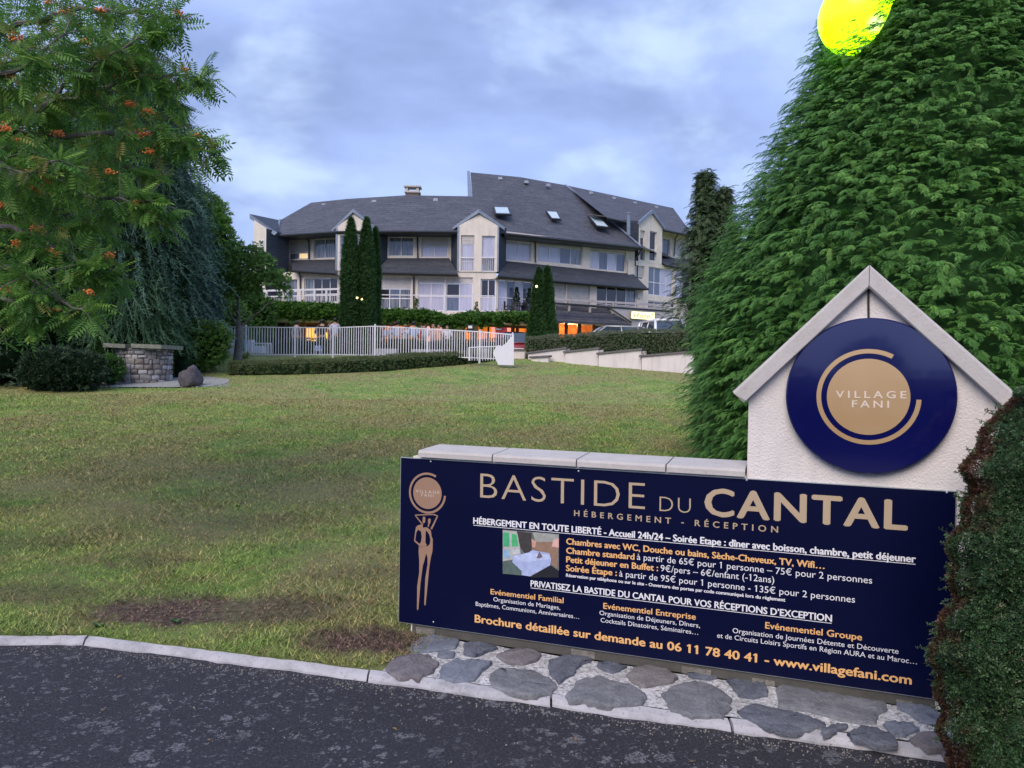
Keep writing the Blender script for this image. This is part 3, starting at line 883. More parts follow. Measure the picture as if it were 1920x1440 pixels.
text(board, 'CANTAL', (1322.5, 965.5), (1699.3, 993.2), 49.5, g, bold=.045, spacing=1.12)
text(board, 'HÉBERGEMENT - RÉCEPTION', (1076.6, 967.1), (1458.5, 998.6), 10.5, g, bold=.03, spacing=1.75, letters=True)
text(board, 'HÉBERGEMENT EN TOUTE LIBERTÉ - Accueil 24h/24 – Soirée Etape : dîner avec boisson, chambre, petit déjeuner', (887.7, 981.7), (1716.7, 1054.2), 11.3, w_, bold=.05, under=True)
text(board, 'Chambres avec WC, Douche ou bains, Sèche-Cheveux, TV, Wifi…', (1062, 1020.2), (1545.6, 1066.4), 11, o_, bold=.05)
text(board, 'Chambre standard', (1062, 1037.4), (1189.1, 1049.2), 11, o_, bold=.05)
text(board, 'à partir de 65€ pour 1 personne – 75€ pour 2 personnes', (1194.2, 1049.4), (1635.1, 1094.5), 11.5, w_)
text(board, 'Petit déjeuner en Buffet :', (1062, 1054), (1233.6, 1070.3), 11, o_, bold=.05)
text(board, '9€/pers – 6€/enfant (-12ans)', (1238.6, 1070.9), (1451.5, 1093.3), 11.8, w_)
text(board, 'Soirée Étape :', (1061.5, 1070.3), (1156.3, 1079.3), 11, o_, bold=.05)
text(board, 'à partir de 95€ pour 1 personne - 135€ pour 2 personnes', (1161, 1080.7), (1603, 1130.6), 11.4, w_)
text(board, 'Réservation par téléphone ou sur le site - Ouverture des portes par code communiqué lors du règlement', (1061.5, 1081), (1472.2, 1128.1), 5.8, w_, bold=.05)
text(board, 'PRIVATISEZ LA BASTIDE DU CANTAL POUR VOS RÉCEPTIONS D’EXCEPTION', (995.1, 1099.3), (1559.3, 1165.7), 11.2, w_, bold=.04, under=True)
text(board, 'Evénementiel Familial', (920, 1113.9), (1056.4, 1130.8), 9.8, o_, bold=.03)
text(board, 'Organisation de Mariages,', (925, 1127.1), (1050.2, 1143.4), 7.8, w_)
text(board, 'Baptêmes, Communions, Anniversaires…', (891.9, 1135.6), (1085.9, 1160.3), 7.6, w_)
text(board, 'Evénementiel Entreprise', (1131.4, 1140.9), (1304.2, 1161.8), 10.6, o_, bold=.03)
text(board, 'Organisation de Déjeuners, Dîners,', (1124, 1152.8), (1312.3, 1177.2), 8.2, w_)
text(board, 'Cocktails Dînatoires, Séminaires…', (1126.2, 1166.4), (1308.8, 1190.2), 8.2, w_)
text(board, 'Evénementiel Groupe', (1435, 1178), (1615.9, 1200.9), 11.8, o_, bold=.03)
text(board, 'Organisation de Journées Détente et Découverte', (1373.5, 1186.5), (1684.6, 1225.9), 9.2, w_)
text(board, 'et de Circuits Loisirs Sportifs en Région AURA et au Maroc…', (1344.5, 1195.4), (1718.9, 1245.8), 9.0, w_)
text(board, 'Brochure détaillée sur demande au 06 11 78 40 41 - www.villagefani.com', (890.5, 1166.5), (1708.5, 1284), 14, o_, bold=.05)

# emblem on the left of the board
def ring(mb, c, r0, r1, a0, a1, off, seg=64):
    n = seg
    for i in range(n):
        t0, t1 = a0 + (a1 - a0) * i / n, a0 + (a1 - a0) * (i + 1) / n
        q = [B(c[0] + r * math.cos(t), c[1] + r * math.sin(t), off) for r, t in ((r0, t0), (r1, t0), (r1, t1), (r0, t1))]
        mb.add(q, [(0, 1, 2, 3)])
def disc(mb, c, r, off, seg=64):
    mb.add([B(c[0] + r * math.cos(6.28318 * i / seg), c[1] + r * math.sin(6.28318 * i / seg), off) for i in range(seg)], [tuple(range(seg))])
emb = MB(); Z8 = lambda x, y: (750 + x / 5.142, 870 + y / 5.142)
ec = buv(*Z8(266, 280)); 
rr_in = (buv(*Z8(405, 285))[0] - buv(*Z8(130, 275))[0]) / 2
disc(emb, ec, rr_in, .0036)
ring(emb, (ec[0], ec[1]), rr_in * 1.16, rr_in * 1.30, R(62), R(356), .0036)
emb.build('emblem_disc', M_copper, board)
M_cream = simple('cream_print', (.62, .50, .42), .5, 0, .03)
text(board, 'VILLAGE', Z8(152, 274), Z8(382, 288), 5.4, M_cream, bold=.03, spacing=1.3, zoff=.0042)
text(board, 'FANI', Z8(205, 312), Z8(322, 320), 5.4, M_cream, bold=.03, spacing=1.3, zoff=.0042)
fig = MB()
def fpoly(pts, z=.0036):
    P = [B(*buv(*Z8(x, y)), z) for x, y in pts]
    fig.add(P, [tuple(range(len(P)))])
# raised arms, heads, torsos and legs of the two long figures
fpoly([(145,492),(155,486),(330,480),(370,498),(362,506),(325,490),(165,496),(152,503)])
fpoly([(145,497),(157,497),(220,572),(214,584)])
fpoly([(358,500),(371,500),(312,630),(296,622)])
fpoly([(222,512),(235,503),(247,515),(245,560),(232,572),(220,560)], .0037)
fpoly([(272,535),(286,522),(299,530),(297,560),(284,585),(280,605),(270,605),(274,570)], .0037)
fpoly([(205,582),(225,570),(222,610),(250,640),(248,760),(262,778),(240,800),(190,800),(182,775),(205,750),(212,700),(205,650),(178,632),(160,650),(155,610),(175,590)])
fpoly([(160,605),(175,632),(160,660),(150,735),(190,768),(186,785),(138,742),(150,640)], .0038)
fpoly([(225,612),(262,608),(300,640),(308,700),(318,720),(318,800),(262,800),(290,770),(296,730),(285,680),(258,640),(246,660)], .0038)
fpoly([(184,790),(318,790),(315,840),(300,900),(285,990),(250,1355),(243,1362),(236,1350),(246,1100),(268,970),(268,900),(254,860),(238,930),(222,980),(200,1150),(180,1395),(172,1410),(166,1395),(168,1180),(188,1040),(188,930),(182,850)])
fig.build('emblem_figures', M_copper, board)

# bedroom picture printed on the board
def pic():
    ZP = lambda x, y: (940 + x / 15.158, 990 + y / 15.158)
    layers = [((.16, .17, .17), [(50,40),(1640,170),(1640,1210),(50,1290)]),
      ((.35, .36, .33), [(900,110),(1640,180),(1640,400),(980,390)]),
      ((.30, .19, .13), [(860,390),(1640,390),(1600,1150),(1400,1000),(900,640)]),
      ((.62, .35, .28), [(860,300),(1000,380),(960,560),(880,520)]), ((.70, .42, .38), [(1480,330),(1640,280),(1640,560),(1440,520)]),
      ((.45, .46, .44), [(50,60),(460,90),(560,720),(300,900),(50,940)]),
      ((.07, .42, .20), [(62,110),(230,130),(245,520),(62,520)]), ((.08, .45, .18), [(300,150),(440,180),(500,520),(310,520)]),
      ((.28, .45, .62), [(62,620),(240,610),(270,830),(62,860)]), ((.55, .58, .62), [(320,610),(520,600),(545,730),(340,740)]),
      ((.055, .05, .05), [(450,80),(860,140),(870,640),(690,730),(560,560),(500,300)]),
      ((.10, .14, .13), [(50,960),(330,900),(600,1230),(590,1340),(50,1290)]), ((.018, .02, .025), [(830,1370),(1400,1040),(1640,1210),(1640,1400),(850,1400)]),
      ((.40, .47, .72), [(330,790),(780,690),(900,620),(1380,710),(1430,890),(1400,1050),(830,1365),(590,1330),(590,1210),(330,970)]),
      ((.50, .58, .82), [(340,790),(780,700),(1380,760),(1400,880),(640,960)]), ((.16, .13, .16), [(1010,840),(1090,660),(1190,810),(1090,860)])]
    for k, (c, pts) in enumerate(layers):
        mb = MB(); mb.add([B(*buv(*ZP(x, y)), .0036 + k * .0003) for x, y in pts], [tuple(range(len(pts)))])
        mb.build('bedroom_picture', simple('picture_ink', c, .5, 0, .18, 40, .3), board)
pic()

# ---- round disc sign on the gable
dc = buv(1635.5, 742, .05); rL = buv(1471.5, 742, .05)[0]; rR = buv(1799.5, 742, .05)[0]
_, vT = buv(1636, 597, .05); _, vB = buv(1636, 888.5, .05)
DR = ((rR - rL) / 2 + (vT - vB) / 2) / 2; dc = ((rL + rR) / 2, (vT + vB) / 2)
M_blue = mat_gloss('blue_enamel', (.004, .005, .075), .12, 1.0, spec=.7)
def mat_gold():
    m, nt, b = material('brushed_gold')
    n = noise(nt, pos(nt, (1, 1, 1)), 2.0, 2)
    nt.links.new(ramp(nt, n, [(.3, (.80, .50, .24)), (.7, (.90, .62, .34))]), b.inputs['Base Color'])
    b.inputs['Metallic'].default_value = .6; b.inputs['Roughness'].default_value = .24; return m
M_gold = mat_gold()
dsc = empty('round_emblem_sign', B(dc[0], dc[1], .0), 0, 'round glossy dark blue disc with gold centre on the white gable', 'sign')
mb = MB(); seg = 96
prof = [(DR * .2, -.005), (DR, -.005), (DR, .026), (DR - .006, .031)]
for r_, o2 in prof[1:]:
    for i in range(seg):
        t = 2 * math.pi * i / seg; mb.v.append(tuple(B(dc[0] + r_ * math.cos(t), dc[1] + r_ * math.sin(t), o2)))
for j in range(2):
    for i in range(seg): mb.f.append((j * seg + i, j * seg + (i + 1) % seg, (j + 1) * seg + (i + 1) % seg, (j + 1) * seg + i))
mb.f.append(tuple(2 * seg + i for i in range(seg))); mb.f.append(tuple(range(seg - 1, -1, -1))); mb.m = [0] * len(mb.f)
mb.build('disc_plate', M_blue, dsc)
gc = (dc[0] - .004, dc[1] - .004)
mb = MB(); disc(mb, gc, DR * .487, .0335); mb.build('gold_centre', M_gold, dsc)
mb = MB(); ring(mb, gc, DR * .555, DR * .612, R(62), R(358), .0335, 90); mb.build('gold_ring', M_gold, dsc)
M_pale = simple('pale_gold_letters', (.74, .62, .50), .45, .1, .03)
Z2 = lambda x, y: (1280 + x / 3, 480 + y / 3)
text(dsc, 'VILLAGE', Z2(862, 797), Z2(1258, 799), 12.8, M_pale, bold=.035, spacing=1.45, zoff=.035, letters=True)
text(dsc, 'FANI', Z2(953, 851), Z2(1160, 853), 12.8, M_pale, bold=.035, spacing=1.45, zoff=.035, letters=True)

# the disc leans back a touch on its fixings
Rt = Matrix.Translation(B(dc[0], dc[1], .02)) @ Matrix.Rotation(R(-.35), 4, BU) @ Matrix.Translation(-B(dc[0], dc[1], .02))
if (Rt @ B(dc[0], dc[1] + 1, 0) - B(dc[0], dc[1] + 1, 0)).dot(BN) > 0: Rt = Rt.inverted()
for o in dsc.children: o.data.transform(Rt)
# ================================================================ HOTEL
M_wall = mat_render('hotel_render', (.71, .64, .58), .3)
def mat_slate(name, a, b_, c_, course=.19):
    m, nt, b = material(name)
    g = nd(nt, 'ShaderNodeNewGeometry'); s = nd(nt, 'ShaderNodeSeparateXYZ'); nt.links.new(g.outputs['Position'], s.inputs[0])
    n = noise(nt, pos(nt, (.55, .55, 3.2)), 1.5, 6, .7, .7); f = noise(nt, pos(nt, (3, 3, 12)), 1.6, 4, .75)
    col = ramp(nt, n, [(.30, a), (.5, b_), (.72, c_)])
    col = mix(nt, ramp(nt, f, [(.36, G3(.75)), (.58, G3(0))]), col, [x * .6 for x in a])
    col = mix(nt, ramp(nt, noise(nt, pos(nt, (1, 1, 2)), 3.5, 4, .75), [(.6, G3(0)), (.74, G3(.4))]), col, [min(1, x * 1.5 + .02) for x in c_])
    # courses
    dv = nd(nt, 'ShaderNodeMath', operation='DIVIDE'); nt.links.new(s.outputs[2], dv.inputs[0]); dv.inputs[1].default_value = course
    fr = nd(nt, 'ShaderNodeMath', operation='FRACT'); nt.links.new(dv.outputs[0], fr.inputs[0])
    col = mix(nt, ramp(nt, fr.outputs[0], [(0, G3(.75)), (.25, G3(0))]), col, [x * .45 for x in a])
    nt.links.new(col, b.inputs['Base Color']); b.inputs['Roughness'].default_value = .6; b.inputs['Specular IOR Level'].default_value = .35
    bump(nt, b, fr.outputs[0], .5, .05)
    return m
M_roof = mat_slate('weathered_slate', (.058, .060, .076), (.092, .094, .116), (.138, .140, .168))
M_slate2 = mat_slate('dark_blue_slate', (.038, .050, .072), (.050, .064, .092), (.066, .082, .115), .16)
M_slate3 = mat_slate('skirt_slate', (.040, .044, .058), (.056, .062, .080), (.085, .092, .112), .11)
M_gut = simple('black_gutter', (.018, .019, .024), .4)
M_zinc = simple('zinc_flashing', (.20, .24, .32), .45, .3)
M_frame = simple('white_window_frame', (.66, .65, .70), .5)
M_shut = simple('beige_shutter', (.48, .45, .45), .6)
M_brick = simple('chimney_brick', (.13, .09, .085), .8, 0, .3, 12)
def mat_pane(name, c, rough=.06, curt=0):
    m, nt, b = material(name)
    n = noise(nt, pos(nt, (9, 9, .6)), 1.6, 3, .6); n2 = noise(nt, pos(nt), 1.1, 3)
    col = ramp(nt, n, [(.36, [x * (1 - curt) for x in c]), (.6, c)])
    col = mix(nt, ramp(nt, n2, [(.4, G3(0)), (.7, G3(.35))]), col, [x * .6 for x in c])
    nt.links.new(col, b.inputs['Base Color']); b.inputs['Roughness'].default_value = rough; b.inputs['Specular IOR Level'].default_value = .9
    return m
P_lav = mat_pane('pane_lavender', (.50, .50, .66), .08, .15)  # pale lavender laid into the pane colour itself
P_cur = mat_pane('pane_striped_curtain', (.22, .25, .32), .08, .7)
P_drk = mat_pane('pane_dark_room', (.022, .018, .022), .08, .3)
P_mid = mat_pane('pane_blue_grey', (.13, .16, .25), .08, .3)
M_lit = None
def emit_mat(name, c, st, var=.35, sc=2.0):
    m, nt, b = material(name)
    n = noise(nt, pos(nt), sc, 3, .6)
    col = ramp(nt, n, [(.3, [x * (1 - var) for x in c]), (.7, c)])
    nt.links.new(col, b.inputs['Base Color']); nt.links.new(col, b.inputs['Emission Color'])
    b.inputs['Emission Strength'].default_value = st; b.inputs['Roughness'].default_value = .8
    return m
M_litw = emit_mat('lit_warm_pane', (1.0, .72, .40), .55)
M_orw = emit_mat('orange_room_glow', (1.0, .27, .035), .75, .55, 1.6)  # room walls glow by themselves, standing in for lamplight on them
M_yel = emit_mat('yellow_room_glow', (1.0, .55, .10), 1.15, .4, 1.2)
M_pinkw = emit_mat('pink_room_glow', (1.0, .42, .33), .8, .3, 1.5)

class Fr:
    """vertical facade plane through two pixel/depth anchors"""
    def __init__(s, pa, da, pb, db, y=560):
        a, b_ = W(pa, y, da), W(pb, y, db)
        s.o = Vector((a.x, a.y, 0)); s.U = Vector((b_.x - a.x, b_.y - a.y, 0)); s.L = s.U.length; s.U.normalize()
        s.N = Vector((s.U.y, -s.U.x, 0))
    def hit(s, px, py, off=0):
        r = ray(px, py); o = Vector((0, 0, CAM_H)); t = ((s.o + s.N * off) - o).dot(s.N) / r.dot(s.N); p = o + r * t
        return (p - s.o).dot(s.U), p.z
    def P(s, u, z, off=0): return s.o + s.U * u + s.N * off + Vector((0, 0, z))
    def H(s, px, py, off=0): return s.P(*s.hit(px, py, off), off)
    def rect(s, x0, y0, x1, y1, off=0):
        xc = (x0 + x1) / 2; yc = (y0 + y1) / 2
        return s.hit(x0, yc, off)[0], s.hit(x1, yc, off)[0], s.hit(xc, y1, off)[1], s.hit(xc, y0, off)[1]
    def box(s, mb, u0, u1, z0, z1, o0, o1):
        mb.box8([s.P(u0, z0, o1), s.P(u1, z0, o1), s.P(u1, z0, o0), s.P(u0, z0, o0), s.P(u0, z1, o1), s.P(u1, z1, o1), s.P(u1, z1, o0), s.P(u0, z1, o0)])
    def wall(s, name, u0, u1, z0, z1, off, holes, mat, parent, rev=.20):
        mb = MB(); us = sorted({u0, u1} | {min(max(h[k], u0), u1) for h in holes for k in (0, 1)}); zs = sorted({z0, z1} | {min(max(h[k], z0), z1) for h in holes for k in (2, 3)})
        for a, b_ in zip(us, us[1:]):
            for c, d in zip(zs, zs[1:]):
                m = ((a + b_) / 2, (c + d) / 2)
                if any(h[0] < m[0] < h[1] and h[2] < m[1] < h[3] for h in holes): continue
                mb.add([s.P(a, c, off), s.P(b_, c, off), s.P(b_, d, off), s.P(a, d, off)], [(0, 1, 2, 3)])
        for h in holes:
            q = [(h[0], h[2]), (h[1], h[2]), (h[1], h[3]), (h[0], h[3])]
            for i in range(4):
                a, b_ = q[i], q[(i + 1) % 4]
                mb.add([s.P(a[0], a[1], off), s.P(b_[0], b_[1], off), s.P(b_[0], b_[1], off - rev), s.P(a[0], a[1], off - rev)], [(0, 1, 2, 3)])
        return mb.build(name, mat, parent)

def window(fr, rc, off, cols, rows, parent, panes, shut=0.0, bars=None, rev=.16, fw=.045, shutmat=None):
    """rc (u0,u1,z0,z1); rows: fractions from the bottom; panes: list of materials (row-major from the bottom)"""
    u0, u1, z0, z1 = rc; o1 = off - rev + .06; o0 = off - rev
    zt_ = z1 - (z1 - z0) * shut
    mb = MB()
    fr.box(mb, u0, u0 + fw, z0, zt_, o0, o1); fr.box(mb, u1 - fw, u1, z0, zt_, o0, o1)
    fr.box(mb, u0 + fw, u1 - fw, z0, z0 + fw, o0, o1); fr.box(mb, u0 + fw, u1 - fw, zt_ - fw, zt_, o0, o1)
    if shut >= .98: w = None
    w = mb.build('window', M_frame, parent)
    iu0, iu1, iz0, iz1 = u0 + fw, u1 - fw, z0 + fw, zt_ - fw
    mb = MB(); ue = [iu0 + (iu1 - iu0) * k / cols for k in range(cols + 1)]; ze = [iz0 + (iz1 - iz0) * r_ for r_ in rows]
    for k in ue[1:-1]: mb = MB(); fr.box(mb, k - fw * .55, k + fw * .55, iz0, iz1, o0 + .004, o1 - .004); mb.build('glazing_bar', M_frame, w)
    for k in ze[1:-1]: mb = MB(); fr.box(mb, iu0, iu1, k - fw * .6, k + fw * .6, o0 + .008, o1 - .01); mb.build('glazing_bar', M_frame, w)
    k = 0
    if iz1 - iz0 > .05:
        for j in range(len(rows) - 1):
            for i in range(cols):
                m = panes[k % len(panes)]; k += 1
                if m is None: continue
                mb = MB(); fr.box(mb, ue[i] + .012, ue[i + 1] - .012, ze[j] + .012, ze[j + 1] - .012, o0 + .018, o0 + .030); mb.build('pane', m, w)
    if shut > 0:
        mb = MB(); n = max(2, int((z1 - zt_) / .12)); h = (z1 - zt_) / n
        for i in range(n): fr.box(mb, u0 + .02, u1 - .02, zt_ + h * i + .006, zt_ + h * (i + 1), o1 - .03, o1 + .012 + (.004 if i % 2 else 0))
        sh = mb.build('roller_shutter', shutmat or M_shut, w)
        if n > 2: sh['kind'] = 'stuff'
    if bars:
        mb = MB(); nb = max(3, int((u1 - u0) / .11)); zb = z0 + (z1 - z0) * bars
        for i in range(nb + 1):
            u = u0 + .03 + (u1 - u0 - .06) * i / nb; fr.box(mb, u - .012, u + .012, z0 + .02, zb, off - .05, off - .026)
        fr.box(mb, u0, u1, zb, zb + .06, off - .07, off - .01)
        mb.build('guard_rail', M_frame, w)['kind'] = 'stuff'
    return w
hotel = empty('hotel', (-1.5, 50, 2.0), 0, 'curved three storey cream hotel with slate roofs and dormer bays behind the pool fence', 'building')
RC = 1.1   # second floor wall sits this far behind the first floor wall
L1 = Fr(500, 46.6, 632, 44.9); L2 = Fr(632, 44.9, 930, 44.3); A = Fr(930, 44.3, 1200, 49.6); Bf = Fr(1196, 51.0, 1300, 55.2)
ZD = 4.55   # first floor level
two = [0, 1]; half = [0, .46, 1]
# ---- wing L1 -------------------------------------------------
r = lambda fr, x0, y0, x1, y1, off=0: fr.rect(x0, y0, x1, y1, off)
zs2 = L2.hit(745, 485, -RC)[1]; ze2 = L2.hit(745, 436, -RC)[1]   # sill and head of upper wall
wA = r(L1, 541, 449, 577, 486, -RC); wB = r(L1, 588, 447, 628, 484, -RC)
L1.wall('upper_wall', L1.hit(536, 470, -RC)[0], L1.L + .3, zs2 - .35, ze2 + .35, -RC, [wA, wB], M_wall, hotel)
window(L1, wA, -RC, 2, two, hotel, [P_cur, M_litw], shut=.66)
window(L1, wB, -RC, 2, two, hotel, [P_cur, P_cur])
w1 = r(L1, 507, 525, 527, 565); w2 = r(L1, 533, 524, 557, 566); w3 = r(L1, 570, 521, 634, 567)
zf = L2.hit(745, 508)[1]
L1.wall('first_floor_wall', L1.hit(478, 540)[0], L1.L, ZD - .2, zf, 0, [w1, w2, w3], M_wall, hotel)
window(L1, w1, 0, 1, half, hotel, [P_drk, P_drk]); window(L1, w2, 0, 1, half, hotel, [P_mid, P_cur]); window(L1, w3, 0, 4, [0, .33, 1], hotel, [P_cur, P_drk, P_drk, P_drk, P_cur, P_drk, P_drk, P_drk])
# ---- wing L2 -------------------------------------------------
wA = r(L2, 728, 444, 775, 480, -RC); wB = r(L2, 790, 444, 839, 482, -RC)
L2.wall('upper_wall', .0, L2.L + .2, zs2 - .35, ze2 + .35, -RC, [wA, wB], M_wall, hotel)
window(L2, wA, -RC, 2, two, hotel, [P_cur, P_cur]); window(L2, wB, -RC, 2, two, hotel, [P_lav, P_lav], shut=.45)
w1 = r(L2, 690, 519, 770, 579); w2 = r(L2, 783, 519, 833, 583); w3 = r(L2, 836, 520, 886, 584); w4 = r(L2, 901, 523, 929, 584)
L2.wall('first_floor_wall', 0, L2.L, ZD - .2, zf, 0, [w1, w2, w3, w4], M_wall, hotel)
window(L2, w1, 0, 4, [0, .52, 1], hotel, [P_cur, P_cur, P_cur, P_cur, P_drk, P_drk, P_mid, P_cur], shut=.36)
window(L2, w2, 0, 2, [0, .52, 1], hotel, [P_lav, P_lav, P_lav, P_lav], shut=.17)
window(L2, w3, 0, 2, [0, .52, 1], hotel, [P_mid, P_lav, P_drk, P_lav], shut=.17)
window(L2, w4, 0, 2, [0, .44, 1], hotel, [P_lav, P_lav, P_drk, P_drk])
# ---- wing A --------------------------------------------------
wA = r(A, 948, 452, 996, 489, -RC); wB = r(A, 1009, 458, 1092, 494, -RC); wC = r(A, 1107, 467, 1174, 507, -RC)
zeA = A.hit(1060, 450, -RC)[1]; zsA = A.hit(1060, 500, -RC)[1]
A.wall('upper_wall', -.3, A.hit(1190, 480, -RC)[0], zsA - .35, zeA + .1, -RC, [wA, wB, wC], M_wall, hotel)
window(A, wA, -RC, 2, two, hotel, [P_lav, P_lav]); window(A, wB, -RC, 4, two, hotel, [P_lav, P_lav, P_mid, P_cur], shut=.14); window(A, wC, -RC, 4, two, hotel, [P_lav, P_mid, P_lav, P_mid], shut=.15)
w1 = r(A, 934, 526, 998, 584); w1b = r(A, 1000, 528, 1024, 584); w2 = r(A, 1034, 531, 1061, 582); w3 = r(A, 1063, 533, 1106, 584); w4 = r(A, 1119, 537, 1194, 584)
zfA = A.hit(1060, 528)[1]
A.wall('first_floor_wall', 0, A.hit(1206, 560)[0], ZD - .2, zfA, 0, [w1, w1b, w2, w3, w4], M_wall, hotel)
window(A, w1, 0, 4, [0, .42, 1], hotel, [P_lav, P_mid, P_lav, P_mid, P_lav, P_mid, P_lav, P_mid]); window(A, w1b, 0, 2, [0, .42, 1], hotel, [P_mid, P_mid, P_lav, P_lav])
window(A, w2, 0, 1, two, hotel, [P_lav], shut=.99); window(A, w3, 0, 1, two, hotel, [P_lav], shut=.99)
window(A, w4, 0, 4, [0, .25, 1], hotel, [P_drk, P_drk, P_drk, P_cur])
# end wall of wing A
mb = MB(); q0, q1 = A.H(1190, 480, -RC), A.H(1206, 560, 0)
for (u, z0, z1, o) in [(A.hit(1190, 480, -RC)[0], zsA - .35, zeA + .1, -RC)]:
    mb.add([A.P(u, z0, o), A.P(u, z1, o), A.P(u, z1, o - 8), A.P(u, z0, o - 8)], [(0, 1, 2, 3)])
u = A.hit(1206, 560)[0]; mb.add([A.P(u, ZD - .2, 0), A.P(u, zfA, 0), A.P(u, zfA, -9), A.P(u, ZD - .2, -9)], [(0, 1, 2, 3)])
mb.build('end_wall', M_wall, hotel)
# ---- wing B --------------------------------------------------
b1 = r(Bf, 1200, 432, 1209, 488); b2 = r(Bf, 1218, 434, 1231, 489); b4 = r(Bf, 1190, 498, 1208, 523); b5 = r(Bf, 1216, 503, 1263, 555); b6 = r(Bf, 1266, 506, 1296, 560); b7 = r(Bf, 1215, 566, 1266, 590)
zb0, zb1 = 2.0, Bf.hit(1219, 421)[1]
zbm = Bf.hit(1240, 497)[1]
Bf.wall('front_wall', Bf.hit(1178, 500)[0], Bf.hit(1330, 500)[0], zb0, zbm + .02, 0, [b4, b5, b6, b7], M_wall, hotel)
window(Bf, b4, 0, 1, two, hotel, [P_drk], shut=.8); window(Bf, b5, 0, 4, half, hotel, [P_mid, P_mid, P_lav, P_lav, P_mid, P_mid, P_lav, P_lav]); window(Bf, b6, 0, 2, half, hotel, [P_lav, P_mid]); window(Bf, b7, 0, 4, two, hotel, [P_drk], bars=.6)
u0, u1 = Bf.hit(1197, 460)[0], Bf.hit(1241, 460)[0]
mb = MB(); 
Bf.wall('bay_wall', u0, u1, zbm + .02, zb1, .01, [b1, b2], M_wall, hotel)
zap = Bf.hit(1219, 400)[1]; uap = (u0 + u1) / 2
mb.add([Bf.P(u0, zb1, .01), Bf.P(u1, zb1, .01), Bf.P(uap, zap, .01)], [(0, 1, 2)]); 
mb.add([Bf.P(u1, zbm, .01), Bf.P(u1, zbm, -1.3), Bf.P(u1, zb1, -1.3), Bf.P(u1, zb1, .01)], [(0, 1, 2, 3)]); mb.build('bay_gable', M_wall, hotel)
window(Bf, b1, 0, 1, [0, .38, 1], hotel, [P_drk, P_drk], shut=.22); window(Bf, b2, 0, 1, [0, .38, 1], hotel, [P_drk, P_drk])
mb = MB(); mb.add([Bf.P(u0, zbm - 2, .012), Bf.P(u0, zb1 + .05, .012), Bf.P(u0 - .3, zb1 + .6, -2.6), Bf.P(u0 - .3, zbm - 2, -2.6)], [(0, 1, 2, 3)]); mb.build('bay_cheek', M_slate2, hotel)
b3 = r(Bf, 1243, 447, 1257, 478, -1.2); b3b = r(Bf, 1266, 450, 1290, 482, -1.2)
Bf.wall('upper_wall', u1, Bf.hit(1335, 460, -1.2)[0], zbm - .2, Bf.hit(1262, 436, -1.2)[1] + .3, -1.2, [b3, b3b], M_wall, hotel)
window(Bf, b3, -1.2, 1, two, hotel, [P_mid]); window(Bf, b3b, -1.2, 1, two, hotel, [P_mid], shut=.9)
mb = MB(); zz0, zz1 = Bf.hit(1252, 498, .1)[1], Bf.hit(1252, 478, -.3)[1]; ue = Bf.hit(1330, 480)[0]
mb.add([Bf.P(u1 + .05, zz0, .25), Bf.P(ue, zz0, .25), Bf.P(ue, zz1, -.9), Bf.P(u1 + .05, zz1, -.9)], [(0, 1, 2, 3)]); mb.add([Bf.P(u1 + .05, zz0, .25), Bf.P(ue, zz0, .25), Bf.P(ue, zz0 - .12, .2), Bf.P(u1 + .05, zz0 - .12, .2)], [(3, 2, 1, 0)]); mb.build('skirt_roof', M_slate3, hotel)
# gable edge of bay B
mb = MB()
for sgn in (-1, 1):
    ub = u0 - .12 if sgn < 0 else u1 + .12
    p = [Bf.P(uap, zap + .24, .18), Bf.P(ub, zb1 + .02, .18), Bf.P(ub, zb1 - .18, .18), Bf.P(uap, zap + .02, .18)]
    mb.prism(p if sgn > 0 else p[::-1], Bf.N * -.16)
mb.build('gable_edge', M_zinc, hotel)
mb = MB()
ra, rb = Bf.P(uap, zap + .25, .18), W(1208, 388, 55)
mb.add([ra, Bf.P(u0 - .14, zb1, .18), W(1181, 418, 54.5), rb], [(0, 1, 2, 3)]); mb.add([ra, Bf.P(u1 + .14, zb1, .18), W(1240, 412, 55), rb], [(0, 3, 2, 1)])
mb.build('bay_roof', M_roof, hotel)

